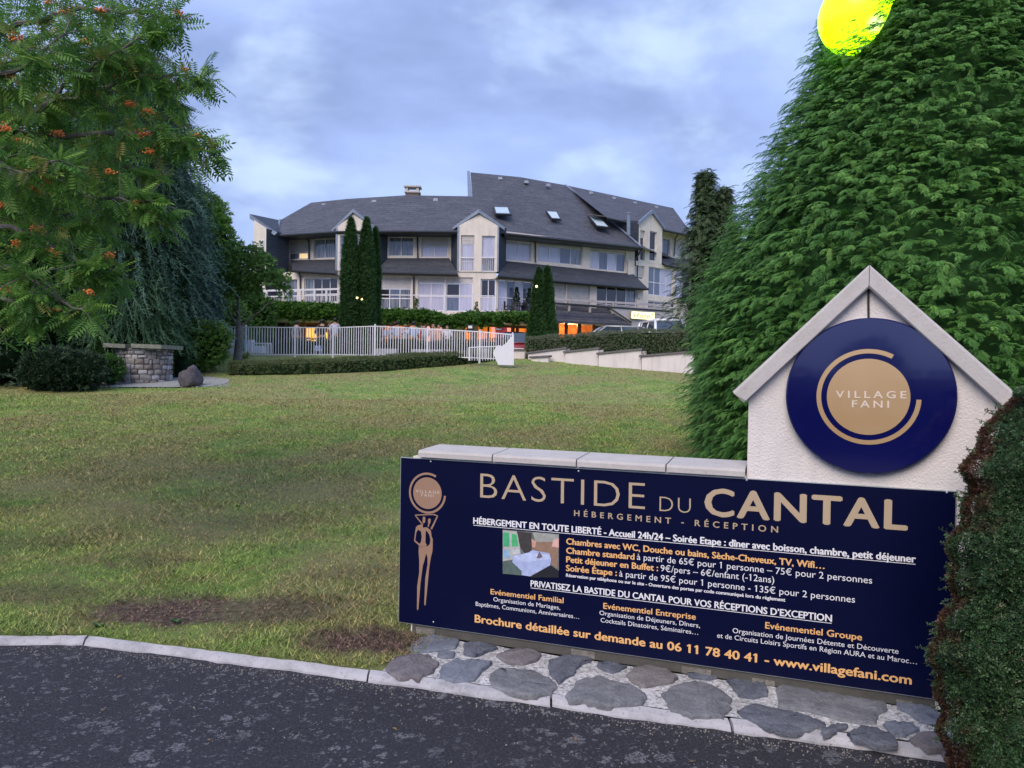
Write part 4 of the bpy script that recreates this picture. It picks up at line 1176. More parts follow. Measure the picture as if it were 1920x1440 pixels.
# ---- bays on L2 ----------------------------------------------
def bay(fr, xl, xr, xa, ya, ye, bl, br, wins, vis=True):
    """front face xl..xr, apex (xa,ya), eaves ye; bl/br = pixels of the cheek feet on the recessed wall"""
    OFF = .06
    ul, ur = fr.hit(xl, 460, OFF)[0], fr.hit(xr, 460, OFF)[0]; zE = fr.hit((xl + xr) / 2, ye, OFF)[1]; ua, za = fr.hit(xa, ya, OFF)
    holes = [w[0] for w in wins]
    fr.wall('bay_wall', ul, ur, zf - .02, zE, OFF, holes, M_wall, hotel)
    mb = MB(); mb.add([fr.P(ul, zE, OFF), fr.P(ur, zE, OFF), fr.P(ua, za, OFF)], [(0, 1, 2)]); mb.build('bay_gable', M_wall, hotel)
    cl, cr = fr.hit(bl, 460, -RC)[0], fr.hit(br, 460, -RC)[0]
    mb = MB()
    mb.add([fr.P(ul, zf - .02, OFF), fr.P(ul, zE, OFF), fr.P(cl, zE + .1, -RC), fr.P(cl, zf - .02, -RC)], [(0, 1, 2, 3)]); mb.build('bay_cheek', M_slate2, hotel)
    mb = MB(); mb.add([fr.P(ur, zf - .02, OFF), fr.P(ur, zE, OFF), fr.P(cr, zE + .1, -RC), fr.P(cr, zf - .02, -RC)], [(3, 2, 1, 0)]); mb.build('bay_cheek', M_slate2, hotel)
    # corner trim
    mb = MB()
    for u in (ul, ur): fr.box(mb, u - .045, u + .045, zf, zE, OFF - .05, OFF + .035)
    mb.build('corner_trim', M_zinc, hotel)
    mb = MB()
    for sgn in (-1, 1):
        ub = ul - .35 if sgn < 0 else ur + .35; zb = zE - .35 * (za - zE) / abs(ua - (ul if sgn < 0 else ur))
        p = [fr.P(ua, za + .26, OFF + .16), fr.P(ub, zb + .22, OFF + .16 - .3), fr.P(ub, zb + .02, OFF + .16 - .3), fr.P(ua, za + .03, OFF + .16)]
        mb.prism(p if sgn > 0 else p[::-1], fr.N * -.14)
    mb.build('gable_edge', M_zinc, hotel)
    mb = MB(); ra = fr.P(ua, za + .26, OFF + .17); rb = fr.P(ua, za + .26, -3.9)
    for sgn in (-1, 1):
        ub = ul - .35 if sgn < 0 else ur + .35; zb = zE - .35 * (za - zE) / abs(ua - (ul if sgn < 0 else ur)) + .22
        e0 = fr.P(ub, zb, OFF - .12); e1 = fr.P(ub, zb, -1.4)
        mb.add([ra, e0, e1, rb], [(0, 1, 2, 3) if sgn < 0 else (3, 2, 1, 0)])
    mb.build('bay_roof', M_roof, hotel)
    for rc, args in wins: window(fr, rc, OFF, 1, *args)
wb1, wb2 = r(L2, 864, 441, 889, 508, .06), r(L2, 903, 442, 928, 509, .06)
bay(L2, 859, 934, 898, 401, 424, 846, 949, [(wb1, ([0, .34, 1], hotel, [P_lav, P_lav], .23, .36)), (wb2, ([0, .36, 1], hotel, [P_cur, P_lav], 0, .38))])
wb0 = r(L2, 637, 441, 653, 510, .06); wb00 = r(L2, 664, 441, 682, 510, .06)
bay(L2, 631, 697, 663, 400, 426, 628, 727, [(wb0, ([0, .36, 1], hotel, [P_mid, P_mid], 0, .38)), (wb00, ([0, .36, 1], hotel, [P_lav, P_lav], 0, .38))])
# ---- left bay: cream end face and slate cheek -----------------
p0, p1, p2 = W(475, 560, 46.6), W(498, 560, 45.2), W(541, 560, 46.6)
def col3(px, top, ref): # point above ref at pixel height
    z = W(px, top, ref.y).z; return Vector((ref.x, ref.y, z))
mb = MB(); t0, t1, t2 = col3(475, 412, p0), col3(498, 428, p1), col3(536, 441, p2)
g0, g1, g2 = [Vector((p.x, p.y, 1.9)) for p in (p0, p1, p2)]
d01 = (p1 - p0); nL = Vector((d01.y, -d01.x, 0)).normalized()
mb.add([g0, g1, t1, t0], [(0, 1, 2, 3)]); mb.build('bay_wall', M_wall, hotel)
mb = MB(); mb.add([g1, g2, t2, t1], [(0, 1, 2, 3)]); mb.build('bay_cheek', M_slate2, hotel)
FLb = Fr(475, 46.6, 498, 45.2)
mb = MB(); wl = FLb.rect(486, 450, 497.5, 520); FLb.box(mb, wl[0], wl[1] - .05, wl[2], wl[3], .0, .02); wn_ = mb.build('window', M_frame, hotel)
mb = MB(); FLb.box(mb, wl[0] + .12, wl[1] - .1, wl[3] - .75, wl[3] - .06, .021, .035); mb.build('roller_shutter', M_shut, wn_)
mb = MB(); FLb.box(mb, wl[0] + .15, wl[1] - .12, wl[2] + .1, wl[3] - .85, .021, .03); mb.build('pane', P_drk, wn_)
mb = MB(); a_, b_, c_, d_ = W(468, 401, 46.9), W(519, 437, 45.3), W(525, 413, 49.0), W(519, 441, 45.2)
mb.add([a_, b_, c_], [(0, 1, 2)]); mb.add([a_, c_, c_ + Vector((0, 3, -1)), a_ + Vector((1.5, 3.5, -.6))], [(0, 1, 2, 3)]); mb.build('bay_roof', M_slate2, hotel)
mb = MB(); mb.prism([a_, W(468, 409, 46.9), W(514, 441, 45.3), W(520, 436, 45.3)], (-.05, .25, 0)); mb.build('gable_edge', M_zinc, hotel)
mb = MB(); mb.add([g0, t0, t0 + Vector((2, 8, 0)), g0 + Vector((2, 8, 0))], [(0, 1, 2, 3)]); mb.build('end_wall', M_wall, hotel)

# ---- main roofs -----------------------------------------------
RV = dict(a=W(518, 440.5, 46.0), b=W(632, 433.5, 44.8), c=W(745, 432.5, 44.5), d=W(858, 433.5, 44.4), e=W(946, 438, 44.5), f=W(1203, 464, 50.0),
          g=W(525, 413, 49.0), h=W(583, 380, 51.5), i=W(650, 373, 50.5), j=W(760, 366, 50.0), k=W(886, 368, 50.0), l=W(882, 323, 53.8), m=W(975, 332, 55.0), n=W(1060, 347, 57.0))
mb = MB(); K = lambda s_: [RV[x] for x in s_]
mb.add(K('abih'), [(0, 1, 2, 3)]); mb.add(K('agh'), [(0, 2, 1)]); mb.add(K('bcji'), [(0, 1, 2, 3)]); mb.add(K('cdkj'), [(0, 1, 2, 3)])
back = [RV[x] + Vector((0, 6.5, -4.5)) for x in 'hijk']; mb.add(K('hijk') + back, [(0, 1, 5, 4), (1, 2, 6, 5), (2, 3, 7, 6)]); mb.add([RV['g'], RV['h'], back[0], RV['g'] + Vector((-.5, 6, -1))], [(0, 1, 2, 3)])
mb.build('main_roof', M_roof, hotel)
mb = MB(); mb.add(K('defm'), [(0, 1, 2, 3)]); mb.add(K('dmlk'), [(0, 1, 2, 3)]); mb.add(K('fnm'), [(0, 1, 2)])
lb = [RV[x] + Vector((1.5, 8, -6)) for x in 'lmn']; mb.add(K('lmn') + lb, [(0, 1, 4, 3), (1, 2, 5, 4)]); mb.add([RV['n'], RV['f'], RV['f'] + Vector((5, 8, 0)), lb[2]], [(0, 1, 2, 3)])
mb.build('main_roof', M_roof, hotel)
mb = MB(); mb.add([RV['l'] + Vector((-.02, .1, -.05)), RV['k'] + Vector((-.25, 0, -.8)), RV['l'] + Vector((-.6, 9, -6))], [(0, 1, 2)]); mb.build('roof_gable_wall', M_wall, hotel)
mb = MB(); mb.prism([RV['l'] + Vector((-.05, 0, .04)), RV['k'] + Vector((.02, 0, -.1)), RV['k'] + Vector((-.3, 0, -.1)), RV['l'] + Vector((-.22, 0, .04))], (0, -.12, .02)); mb.build('verge_flashing', M_zinc, hotel)
rn, rz, rq, rs_ = W(1060, 347, 57.2), W(1262, 390, 62), W(1300, 418, 59), W(1300, 442, 55)
eb0 = W(1138, 408, 50.5)
mb = MB(); mb.add([rn, eb0, rs_, rz], [(0, 1, 2, 3)]); mb.add([rz, rs_, rs_ + Vector((1, 7, 0)), rz + Vector((.5, 5, -2))], [(0, 1, 2, 3)]); mb.add([rn, rz, rz + Vector((2, 8, -6)), rn + Vector((2, 8, -6))], [(0, 1, 2, 3)]); mb.build('main_roof', M_roof, hotel)
def strip(name, pts, rad, mat, seg=5):
    mb = MB(); mb.tube(pts, rad, seg); return mb.build(name, mat, hotel)
strip('hip_flashing', [W(1060, 347, 56.8), W(1137, 406.5, 52.9), W(1202, 462, 49.9)], .075, M_zinc)
strip('hip_flashing', [W(519, 440, 45.9), W(525, 413, 48.9)], .09, M_zinc)
dn = Vector((0, 0, -.07))
strip('gutter', [RV[x] + dn for x in 'ab'] + [RV['c'] + dn, RV['d'] + dn], .085, M_gut)
strip('gutter', [W(946, 439, 44.5), W(1203, 465.5, 50.0)], .095, M_gut)
strip('gutter', [W(1140, 410, 50.3), W(1300, 443.5, 54.9)], .09, M_gut)
# soffits close the eaves
mb = MB()
for p_, q_, fr in [(RV['a'], RV['b'], L1), (RV['b'], RV['c'], L2), (RV['c'], RV['d'], L2), (RV['e'], RV['f'], A)]:
    v_ = Vector((0, 0, -.16)); mb.add([p_ + v_, q_ + v_, q_ + v_ - fr.N * 1.1, p_ + v_ - fr.N * 1.1], [(0, 1, 2, 3)]); mb.add([p_, q_, q_ + v_, p_ + v_], [(3, 2, 1, 0)])
mb.build('soffit', M_gut, hotel)
# skirt roofs between first and second floor
def skirt(fr, tl, tr, br_, bl, d_out=.45):
    mb = MB(); T0, T1 = fr.H(*tl, -RC + .02), fr.H(*tr, -RC + .02); Q0, Q1 = fr.H(*bl, d_out), fr.H(*br_, d_out)
    mb.add([Q0, Q1, T1, T0], [(0, 1, 2, 3)]); v_ = Vector((0, 0, -.10)); mb.add([Q0, Q1, Q1 + v_, Q0 + v_], [(3, 2, 1, 0)])
    mb.add([Q0 + v_, Q1 + v_, Q1 + v_ - fr.N * (d_out + .02), Q0 + v_ - fr.N * (d_out + .02)], [(0, 1, 2, 3)])
    mb.build('skirt_roof', M_slate3, hotel)
    strip('gutter', [Q0 + Vector((0, 0, -.05)) + fr.N * .04, Q1 + Vector((0, 0, -.05)) + fr.N * .04], .075, M_gut, 5)
skirt(L1, (546, 488), (632, 486), (631, 512), (548, 507))
skirt(L2, (727, 484), (842, 484), (859, 514), (704, 510))
skirt(A, (946, 489), (1188, 514), (1215, 541), (933, 517))
# downpipes
def pipe(pts, r_=.05): strip('downpipe', pts, r_, M_gut, 5)
pipe([L1.H(570, 441, -.4), L1.H(573, 447, -.8), L1.H(579, 452, -RC + .08), L1.H(579, 486, -RC + .08)])
pipe([L2.H(780, 434, -.4), L2.H(783, 444, -RC + .08), L2.H(783, 484, -RC + .08)]); pipe([L2.H(773, 514, .3), L2.H(776, 520, .08), L2.H(775.5, 578, .08)])
pipe([A.H(1010, 446, -.3), A.H(1004, 454, -RC + .08), A.H(1004, 492, -RC + .08)]); pipe([L1.H(561, 512, .4), L1.H(563, 518, .08), L1.H(563, 560, .08)])
pipe([Bf.H(1272, 438, -.4), Bf.H(1266, 448, -1.1), Bf.H(1264, 480, -1.1)])
pipe([A.H(1203, 466, -.4), Bf.H(1197, 478, .3), Bf.H(1191, 486, .3), Bf.H(1191, 498, .2)])
# roof vents, skylights, flue
for x, y, d in [(608, 384, 50.8), (702, 377, 49.8), (817, 374, 49.6), (938, 334, 54.1), (987, 340.5, 54.3), (1028, 346.5, 55), (1108, 361, 57.6), (1151, 371, 58.5), (1190, 380, 59.5), (1230, 388, 60.5)]:
    mb = MB(); p = W(x, y, d - .35); mb.box8([p + Vector(q) for q in [(-.16, -.12, -.12), (.16, -.12, -.12), (.16, .3, -.02), (-.16, .3, -.02), (-.13, -.1, .06), (.13, -.1, .06), (.13, .3, .12), (-.13, .3, .12)]]); mb.build('roof_vent', M_zinc, hotel)
P_sky = mat_pane('skylight_glass', (.50, .62, .70), .12)
def skylight(px, d0, d1, glass=P_sky):
    q = [W(px[0][0], px[0][1], d1), W(px[1][0], px[1][1], d1), W(px[2][0], px[2][1], d0), W(px[3][0], px[3][1], d0)]  # tl tr br bl
    c = sum(q, Vector()) / 4; n = (q[1] - q[0]).cross(q[3] - q[0]).normalized(); n = n if n.y < 0 else -n
    mb = MB(); mb.prism([p + n * .04 for p in q], n * .10); s_ = mb.build('skylight', M_gut, hotel)
    mb = MB(); mb.prism([c + (p - c) * .8 + n * .141 for p in q], n * .012); mb.build('pane', glass, s_)
    return n, q
skylight([(924, 391), (954, 392), (959, 406), (928, 405)], 47.3, 48.9)
skylight([(1023, 399), (1044, 400), (1052, 415), (1034, 414)], 49.3, 50.6)
n_, q_ = skylight([(1101, 408), (1126, 412), (1143, 431), (1118, 428)], 50.1, 51.4)
P_tan = mat_pane('raised_sash_glass', (.32, .27, .23), .3, .6)
mb = MB(); c_ = sum(q_, Vector()) / 4; sash = [q_[0] + n_ * .2, q_[1] + n_ * .2, q_[1] * .5 + q_[2] * .5 + n_ * .55, q_[0] * .5 + q_[3] * .5 + n_ * .55]; mb.prism(sash, n_ * .05); mb.build('open_sash', P_tan, hotel)
strip('flue_pipe', [W(1178.5, 441, 50), W(1178.5, 399, 50)], .12, M_zinc, 8)
strip('flue_cap', [W(1178.5, 401, 50), W(1178.5, 398.5, 50)], .17, M_zinc, 8)
# chimney
mb = MB(); cF = Fr(757, 50.6, 787, 50.6, 360); cr_ = cF.rect(760, 359, 785, 372); 
cF.box(mb, cr_[0], cr_[1], cr_[2] - .6, cF.hit(770, 361)[1], -.7, 0); ch = mb.build('chimney', M_brick, hotel)
mb = MB(); z_ = [cF.hit(770, y)[1] for y in (361, 357.5, 350.5, 348)]
cF.box(mb, cr_[0] - .06, cr_[1] + .06, z_[0], z_[1], -.76, .06)
for u in (cr_[0], cr_[1] - .16):
    for o in (-.7, -.14): cF.box(mb, u, u + .16, z_[1], z_[2], o, o + .14)
mb.build('chimney_stack_rim', M_cap, ch)
mb = MB(); cF.box(mb, cr_[0] - .1, cr_[1] + .12, z_[2], z_[3], -.8, .1); mb.build('chimney_cap', M_cap, ch)

# ---- terrace slab, ground floor -------------------------------
TO = 1.6
mb = MB(); tz0, tz1 = ZD - .42, ZD - .05
for fr, a_, b_ in [(L1, L1.hit(470, 575, TO)[0], L1.L), (L2, 0, L2.L), (A, 0, A.hit(1040, 580, TO)[0])]:
    fr.box(mb, a_, b_, tz0, tz1, -6, TO + (.003 if fr is L2 else 0))
mb.build('terrace_slab', M_wall, hotel)
M_intw = simple('ground_floor_wall', (.52, .47, .44), .8); M_terra = simple('terracotta_wall', (.48, .20, .11), .8); M_wood = simple('brown_beam', (.11, .05, .03), .6)
zg = 1.95; zc = tz0
def gl(px, off=-.6): return L2.hit(px, 620, off)[0]
def seg_wall(fr, x0, x1, off, mat, name='ground_floor_wall', ztop=None, zlow=None):
    mb = MB(); fr.box(mb, fr.hit(x0, 620, off)[0], fr.hit(x1, 620, off)[0], zg if zlow is None else zlow, ztop or zc, off - .2, off); return mb.build(name, mat, hotel)
def lit(fr, x0, x1, off, mat): seg_wall(fr, x0, x1, off, mat, 'glowing_room_wall')  # back wall emits its own light in place of a lamplit room
seg_wall(L1, 430, 519, -.3, M_intw); seg_wall(L1, 519, 524, .1, M_terra); seg_wall(L1, 524, 563, -.2, M_intw)
seg_wall(L1, 539.5, 543, -.0, M_zinc, 'post'); seg_wall(L1, 563, 571, .1, M_terra, 'pillar')
seg_wall(L1, 571, 626, -.35, M_terra, 'lintel', zc, zc - .14); seg_wall(L1, 571, 626, -.30, M_wood, 'beam', zc - .14, zc - .25)
lit(L1, 560, 640, -3.2, M_yel)
seg_wall(L1, 626, 640, -.2, M_intw)
seg_wall(L2, 632, 700, -.4, M_intw)
lit(L2, 690, 770, -2.6, M_orw); lit(L2, 770, 860, -2.6, M_pinkw); lit(L2, 852, 940, -2.6, M_orw)
for x0, x1, m_ in [(700, 704, M_wood), (716, 719, M_zinc), (757, 768, M_intw), (783, 788, M_terra), (806, 810, M_zinc), (828, 872, M_intw), (884, 896, M_intw), (914, 917, M_wood)]: seg_wall(L2, x0, x1, -.5, m_, 'pillar')
seg_wall(L2, 700, 757, -.3, M_wood, 'beam', zc, zc - .13); seg_wall(L2, 768, 828, -.3, M_terra, 'beam', zc, zc - .12); seg_wall(L2, 896, 930, -.3, M_wood, 'beam', zc, zc - .12)
lit(A, 925, 958, -2.2, M_pinkw); lit(A, 955, 1036, -2.2, M_orw)
for x0, x1, m_ in [(936, 940, M_wood), (947, 951, M_wood), (961, 965, M_wood), (970, 973, M_wood), (1030, 1042, M_intw)]: seg_wall(A, x0, x1, -.3, m_, 'pillar')
seg_wall(A, 928, 1034, -.1, M_wood, 'beam', zc, zc - .14)
# floor and ceiling of the lit rooms
mb = MB()
for fr, a_, b_ in [(L1, L1.hit(470, 620)[0], L1.L), (L2, 0, L2.L), (A, 0, A.hit(1260, 600)[0])]:
    fr.box(mb, a_, b_, 1.9, 2.02, -7, .3)
mb.build('ground_floor_slab', M_cap, hotel)
# ---- porch with slate roof and wall carrying the sign ---------
PO = 3.2
AP = Fr(1040, 44.4, 1262, 49.0, 600)
q = [AP.H(1043, 601, 0), AP.H(1183, 607, 0), AP.H(1135, 577, -1.7), AP.H(1042, 569, -1.7)]
mb = MB(); mb.add(q, [(0, 1, 2, 3)]); v_ = Vector((0, 0, -.14)); mb.add([q[0], q[1], q[1] + v_, q[0] + v_], [(3, 2, 1, 0)]); mb.add([q[0] + v_, q[1] + v_, q[2] - Vector((0, 0, 1)), q[3] - Vector((0, 0, 1))], [(0, 1, 2, 3)])
mb.build('porch_roof', M_roof, hotel)
strip('porch_flashing', [AP.H(1041, 602, .02), AP.H(1038, 588, -.6)], .05, M_frame)
mb = MB(); m_ = [AP.H(1133, 577, -1.72), AP.H(1186, 608, -.05), AP.H(1186, 640, -.05), AP.H(1262, 645, -.05), AP.H(1261, 581, -.05), AP.H(1155, 573, -.05)]
m_ = [AP.P(*AP.hit(x, y, -.02), -.02) for x, y in [(1143, 575.5), (1186, 604), (1186, 648), (1262, 652), (1261, 583), (1160, 574.5)]]
mb.prism(m_, AP.N * -.3); mb.build('terrace_wall', simple('mauve_grey_render', (.40, .38, .42), .85), hotel)
mb = MB(); mb.prism([AP.H(1036, 566.5, .02), AP.H(1262, 582.5, .02), AP.H(1262, 585.5, .02), AP.H(1036, 569.5, .02)], AP.N * -.4); mb.build('terrace_edge', M_gut, hotel)
mb = MB(); u0, u1 = AP.hit(1042, 600, -1.7)[0], AP.hit(1262, 600, -1.7)[0]; zt0 = A.hit(1060, 573)[1]
AP.box(mb, u0, u1, zt0 - .3, zt0 - .02, -7.5, -1.75); mb.build('terrace_slab', M_wall, hotel)
mb = MB(); AP.box(mb, AP.hit(1035, 610, -.3)[0], AP.hit(1043, 610, -.3)[0], 2.0, AP.hit(1040, 602, -.3)[1], -.6, -.3); mb.build('pillar', M_wall, hotel)
mb = MB(); AP.box(mb, AP.hit(1043, 620, -2.2)[0], AP.hit(1120, 620, -2.2)[0], 2.0, AP.hit(1080, 596, -2.2)[1], -2.3, -2.2); mb.build('glowing_room_wall', emit_mat('dim_orange_room_glow', (1.0, .26, .05), .45, .5, 1.5), hotel)  # this wall too is self-glowing, the lamplight is in its material
mb = MB()
for x0, x1 in [(1043, 1048), (1060, 1065), (1083, 1090), (1112, 1116)]: AP.box(mb, AP.hit(x0, 620, -1.0)[0], AP.hit(x1, 620, -1.0)[0], 2.0, AP.hit(1080, 602, -1)[1], -1.1, -1.0)
AP.box(mb, AP.hit(1043, 610, -1)[0], AP.hit(1186, 610, -1)[0], AP.hit(1080, 605, -1)[1], AP.hit(1080, 600, -1)[1], -1.15, -.95)
mb.build('porch_frame', M_wood, hotel)
mb = MB(); AP.box(mb, AP.hit(1116, 620, -1.6)[0], AP.hit(1186, 620, -1.6)[0], 2.0, AP.hit(1150, 603, -1.6)[1], -1.7, -1.6); mb.build('porch_door', P_drk, hotel)
# moon shaped wall lamp by the terrace window
mb = MB(); c_ = A.hit(1199, 554, .05); seg = 20
for i in range(seg):
    t0, t1 = R(60) + R(250) * i / seg, R(60) + R(250) * (i + 1) / seg
    def cp(t, r_, k): 
        th = .035 * math.sin((t - R(60)) / R(250) * math.pi) + .002
        return [A.P(c_[0] + (r_ + s_ * th) * math.cos(t), c_[1] + (r_ + s_ * th) * 1.25 * math.sin(t), k) for s_ in (-1, 1)]
    a_, b_ = cp(t0, .17, .06), cp(t1, .17, .06); mb.add([a_[0], a_[1], b_[1], b_[0]], [(0, 1, 2, 3)])
mb.build('crescent_lamp', M_zinc, hotel)

# ---- railings on the terraces ---------------------------------
rail1 = empty('terrace_railing', L1.P(1, ZD, 1.4), 0, 'white barred railing along the left end of the first floor terrace', 'railing')
def railing(fr, x0, x1, off, ztop, parent, step=.115, mat=M_frame, posts=(), under=.55):
    u0, u1 = fr.hit(x0, 560, off)[0], fr.hit(x1, 560, off)[0]
    mb = MB(); fr.box(mb, u0, u1, ztop - .10, ztop, off - .05, off + .03); mb.build('top_rail', mat, parent)
    mb = MB(); fr.box(mb, u0, u1, ztop - .10 - .32, ztop - .36, off - .03, off + .01); mb.build('middle_rail', mat, parent)
    if step:
        mb = MB(); n = int((u1 - u0) / step)
        for i in range(n): fr.box(mb, u0 + step * (i + .5) - .012, u0 + step * (i + .5) + .012, ZD - .02, ztop - .42, off - .02, off); 
        mb.build('balusters', mat, parent)['kind'] = 'stuff'
    for x in posts:
        u = fr.hit(x, 560, off)[0]; mb = MB(); fr.box(mb, u - .05, u + .05, ZD - .05, ztop + .0, off - .06, off + .036); mb.build('railing_post', mat, parent)
zr = L1.hit(560, 541.5, 1.4)[1]
railing(L1, 477, 640, 1.4, L1.hit(560, 542, 1.4)[1], rail1, posts=(478, 500, 563, 590, 612, 637))
rail2 = empty('terrace_railing', L2.P(8, ZD, 1.4), 0, 'thin white railing in front of the middle first floor windows above the ivy', 'railing')
mb = MB(); zt2 = L2.hit(820, 553, 1.3)[1]; u0, u1 = L2.hit(700, 560, 1.3)[0], L2.hit(926, 560, 1.3)[0]
L2.box(mb, u0, u1, zt2 - .05, zt2, 1.28, 1.33); mb.build('top_rail', M_frame, rail2)
mb = MB(); L2.box(mb, u0, u1, ZD + .02, ZD + .06, 1.28, 1.33); mb.build('bottom_rail', M_frame, rail2)
for x in (704, 770, 834, 887, 925): mb = MB(); u = L2.hit(x, 560, 1.3)[0]; L2.box(mb, u - .03, u + .03, ZD - .05, zt2 + .01, 1.27, 1.34); mb.build('railing_post', M_frame, rail2)
rail3 = empty('terrace_railing', AP.P(2, 5, -1.2), 0, 'two grey beige rails along the right hand terrace above the porch roof', 'railing')
M_railg = simple('grey_beige_rail', (.42, .38, .38), .6)
for dy in (0, 9):
    mb = MB(); mb.prism([AP.H(1026, 558 + dy, -.9), AP.H(1258, 571 + dy * .9, -.9), AP.H(1258, 575 + dy * .9, -.9), AP.H(1026, 562 + dy, -.9)], AP.N * -.06); mb.build('rail', M_railg, rail3)
for x in (1030, 1068, 1107, 1150, 1196, 1226, 1254):
    mb = MB(); u, z_ = AP.hit(x, 566 + (x - 1030) * .06, -.9); AP.box(mb, u - .05, u + .05, z_ - .5, z_ + .25, -1.0, -.88); mb.build('railing_post', M_railg, rail3)

# ---- hotel sign -------------------------------------------------
hs = empty('hotel_sign', AP.P(6, 4, .1), 0, 'lit yellow sign box reading Hotel on the grey terrace wall', 'sign')
sr = AP.rect(1183.5, 583.5, 1228.5, 600.5, .12); tilt = (AP.hit(1228, 586.5, .12)[1] - AP.hit(1184, 583.5, .12)[1])
M_signy = emit_mat('lit_yellow_sign', (1.0, .90, .48), .95, .12, 4)
q = [AP.H(1183.5, 583.5, .16), AP.H(1228.5, 586, .16), AP.H(1227.5, 600.5, .16), AP.H(1183, 597, .16)]
mb = MB(); mb.prism([p for p in q][::-1], AP.N * -.15); mb.build('sign_box', simple('sign_case', (.35, .30, .15), .5), hs)
mb = MB(); c_ = sum(q, Vector()) / 4; mb.add([c_ + (p - c_) * .965 + AP.N * .004 for p in q], [(3, 2, 1, 0)]); mb.build('lit_face', M_signy, hs)
V, F = glyphs('Hotel', 0, 1.15, .25)
x0, x1 = V[:, 0].min(), V[:, 0].max(); bl, brr, tl = AP.H(1188, 595.5, .17), AP.H(1224, 597.5, .17), AP.H(1188, 585.8, .17)
ex = (brr - bl) / (x1 - x0); ey = (tl - bl) / CAPH
for i in range(5):
    mb = MB(); ff = [f for m, f in F if m == i]
    for k, d_ in enumerate([(0, 0)]): mb.add([bl + ex * (p[0] - x0 + d_[0]) + ey * p[1] + AP.N * (.001 + k * .001) for p in V], ff)
    mb.build('letter', simple('sign_letter', (.12, .11, .05), .5), hs)

for k, (px, fr, off) in enumerate([(598, L1, -1.4), (735, L2, -1.2), (800, L2, -1.2), (868, L2, -.9), (905, L2, -1.0), (962, A, -.9), (1075, AP, -1.2)]):
    ld = bpy.data.lights.new('hall_lamp', 'POINT'); ld.energy = 75; ld.color = (1.0, .52, .22); ld.shadow_soft_size = .15
    lo = bpy.data.objects.new('hall_lamp', ld); COL.objects.link(lo); lo.location = fr.H(px, 604 if k < 6 else 606, off)
# ================================================================ VEGETATION
M_bark = simple('grey_bark', (.16, .15, .14), .9, 0, .4, 14, .2, .6, 40)
M_barkd = simple('dark_bark', (.055, .045, .04), .9, 0, .3, 14, .2, .6, 40)
TF = [T_frond(8, k, .38) for k in range(3)]
TS = [T_strand(18, k) for k in range(3)]
TC = [T_cluster(6, k) for k in range(3)]
TR = T_rowan()
TT = [T_tuft(6, k) for k in range(3)]
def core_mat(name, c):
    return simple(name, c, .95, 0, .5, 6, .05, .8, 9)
M_core = core_mat('dark_core', (.012, .026, .010))  # solid dark hull added inside foliage so the gaps look dark
M_coreb = core_mat('brown_core', (.022, .020, .013))
def split_scatter(name, tpls, P, D, U, S, mat, parent, rnd=None):
    """one mesh from several templates"""
    n = len(P); idx = rng.integers(0, len(tpls), n); V = []; T = []; Rr = []; off = 0
    S = np.broadcast_to(np.asarray(S, float), (n,)); rnd = rng.random(n) if rnd is None else rnd
    for k, t in enumerate(tpls):
        m = idx == k
        v, f, r_ = scatter_arrays(t, P[m], D[m], U[m], S[m], rnd[m]); V.append(v); T.append(f + off); Rr.append(r_); off += len(v)
    V = np.vstack(V); T = np.vstack(T); Rr = np.concatenate(Rr)
    o3 = np.array(pm(parent).translation) if parent is not None else 0
    me = tri_mesh(name, V - o3, T, Rr, mat); o = bpy.data.objects.new(name, me); COL.objects.link(o)
    if parent is not None: o.parent = parent
    return o
def lathe_core(parent, c, prof, mat, seg=20, jit=.06, name='dark_core'):
    mb = MB(); mb.lathe(c, prof, seg); r_ = random.Random(int(c[0] * 100))
    mb.v = [(x + r_.uniform(-jit, jit), y + r_.uniform(-jit, jit), z) for x, y, z in mb.v]
    return mb.build(name, mat, parent, True)

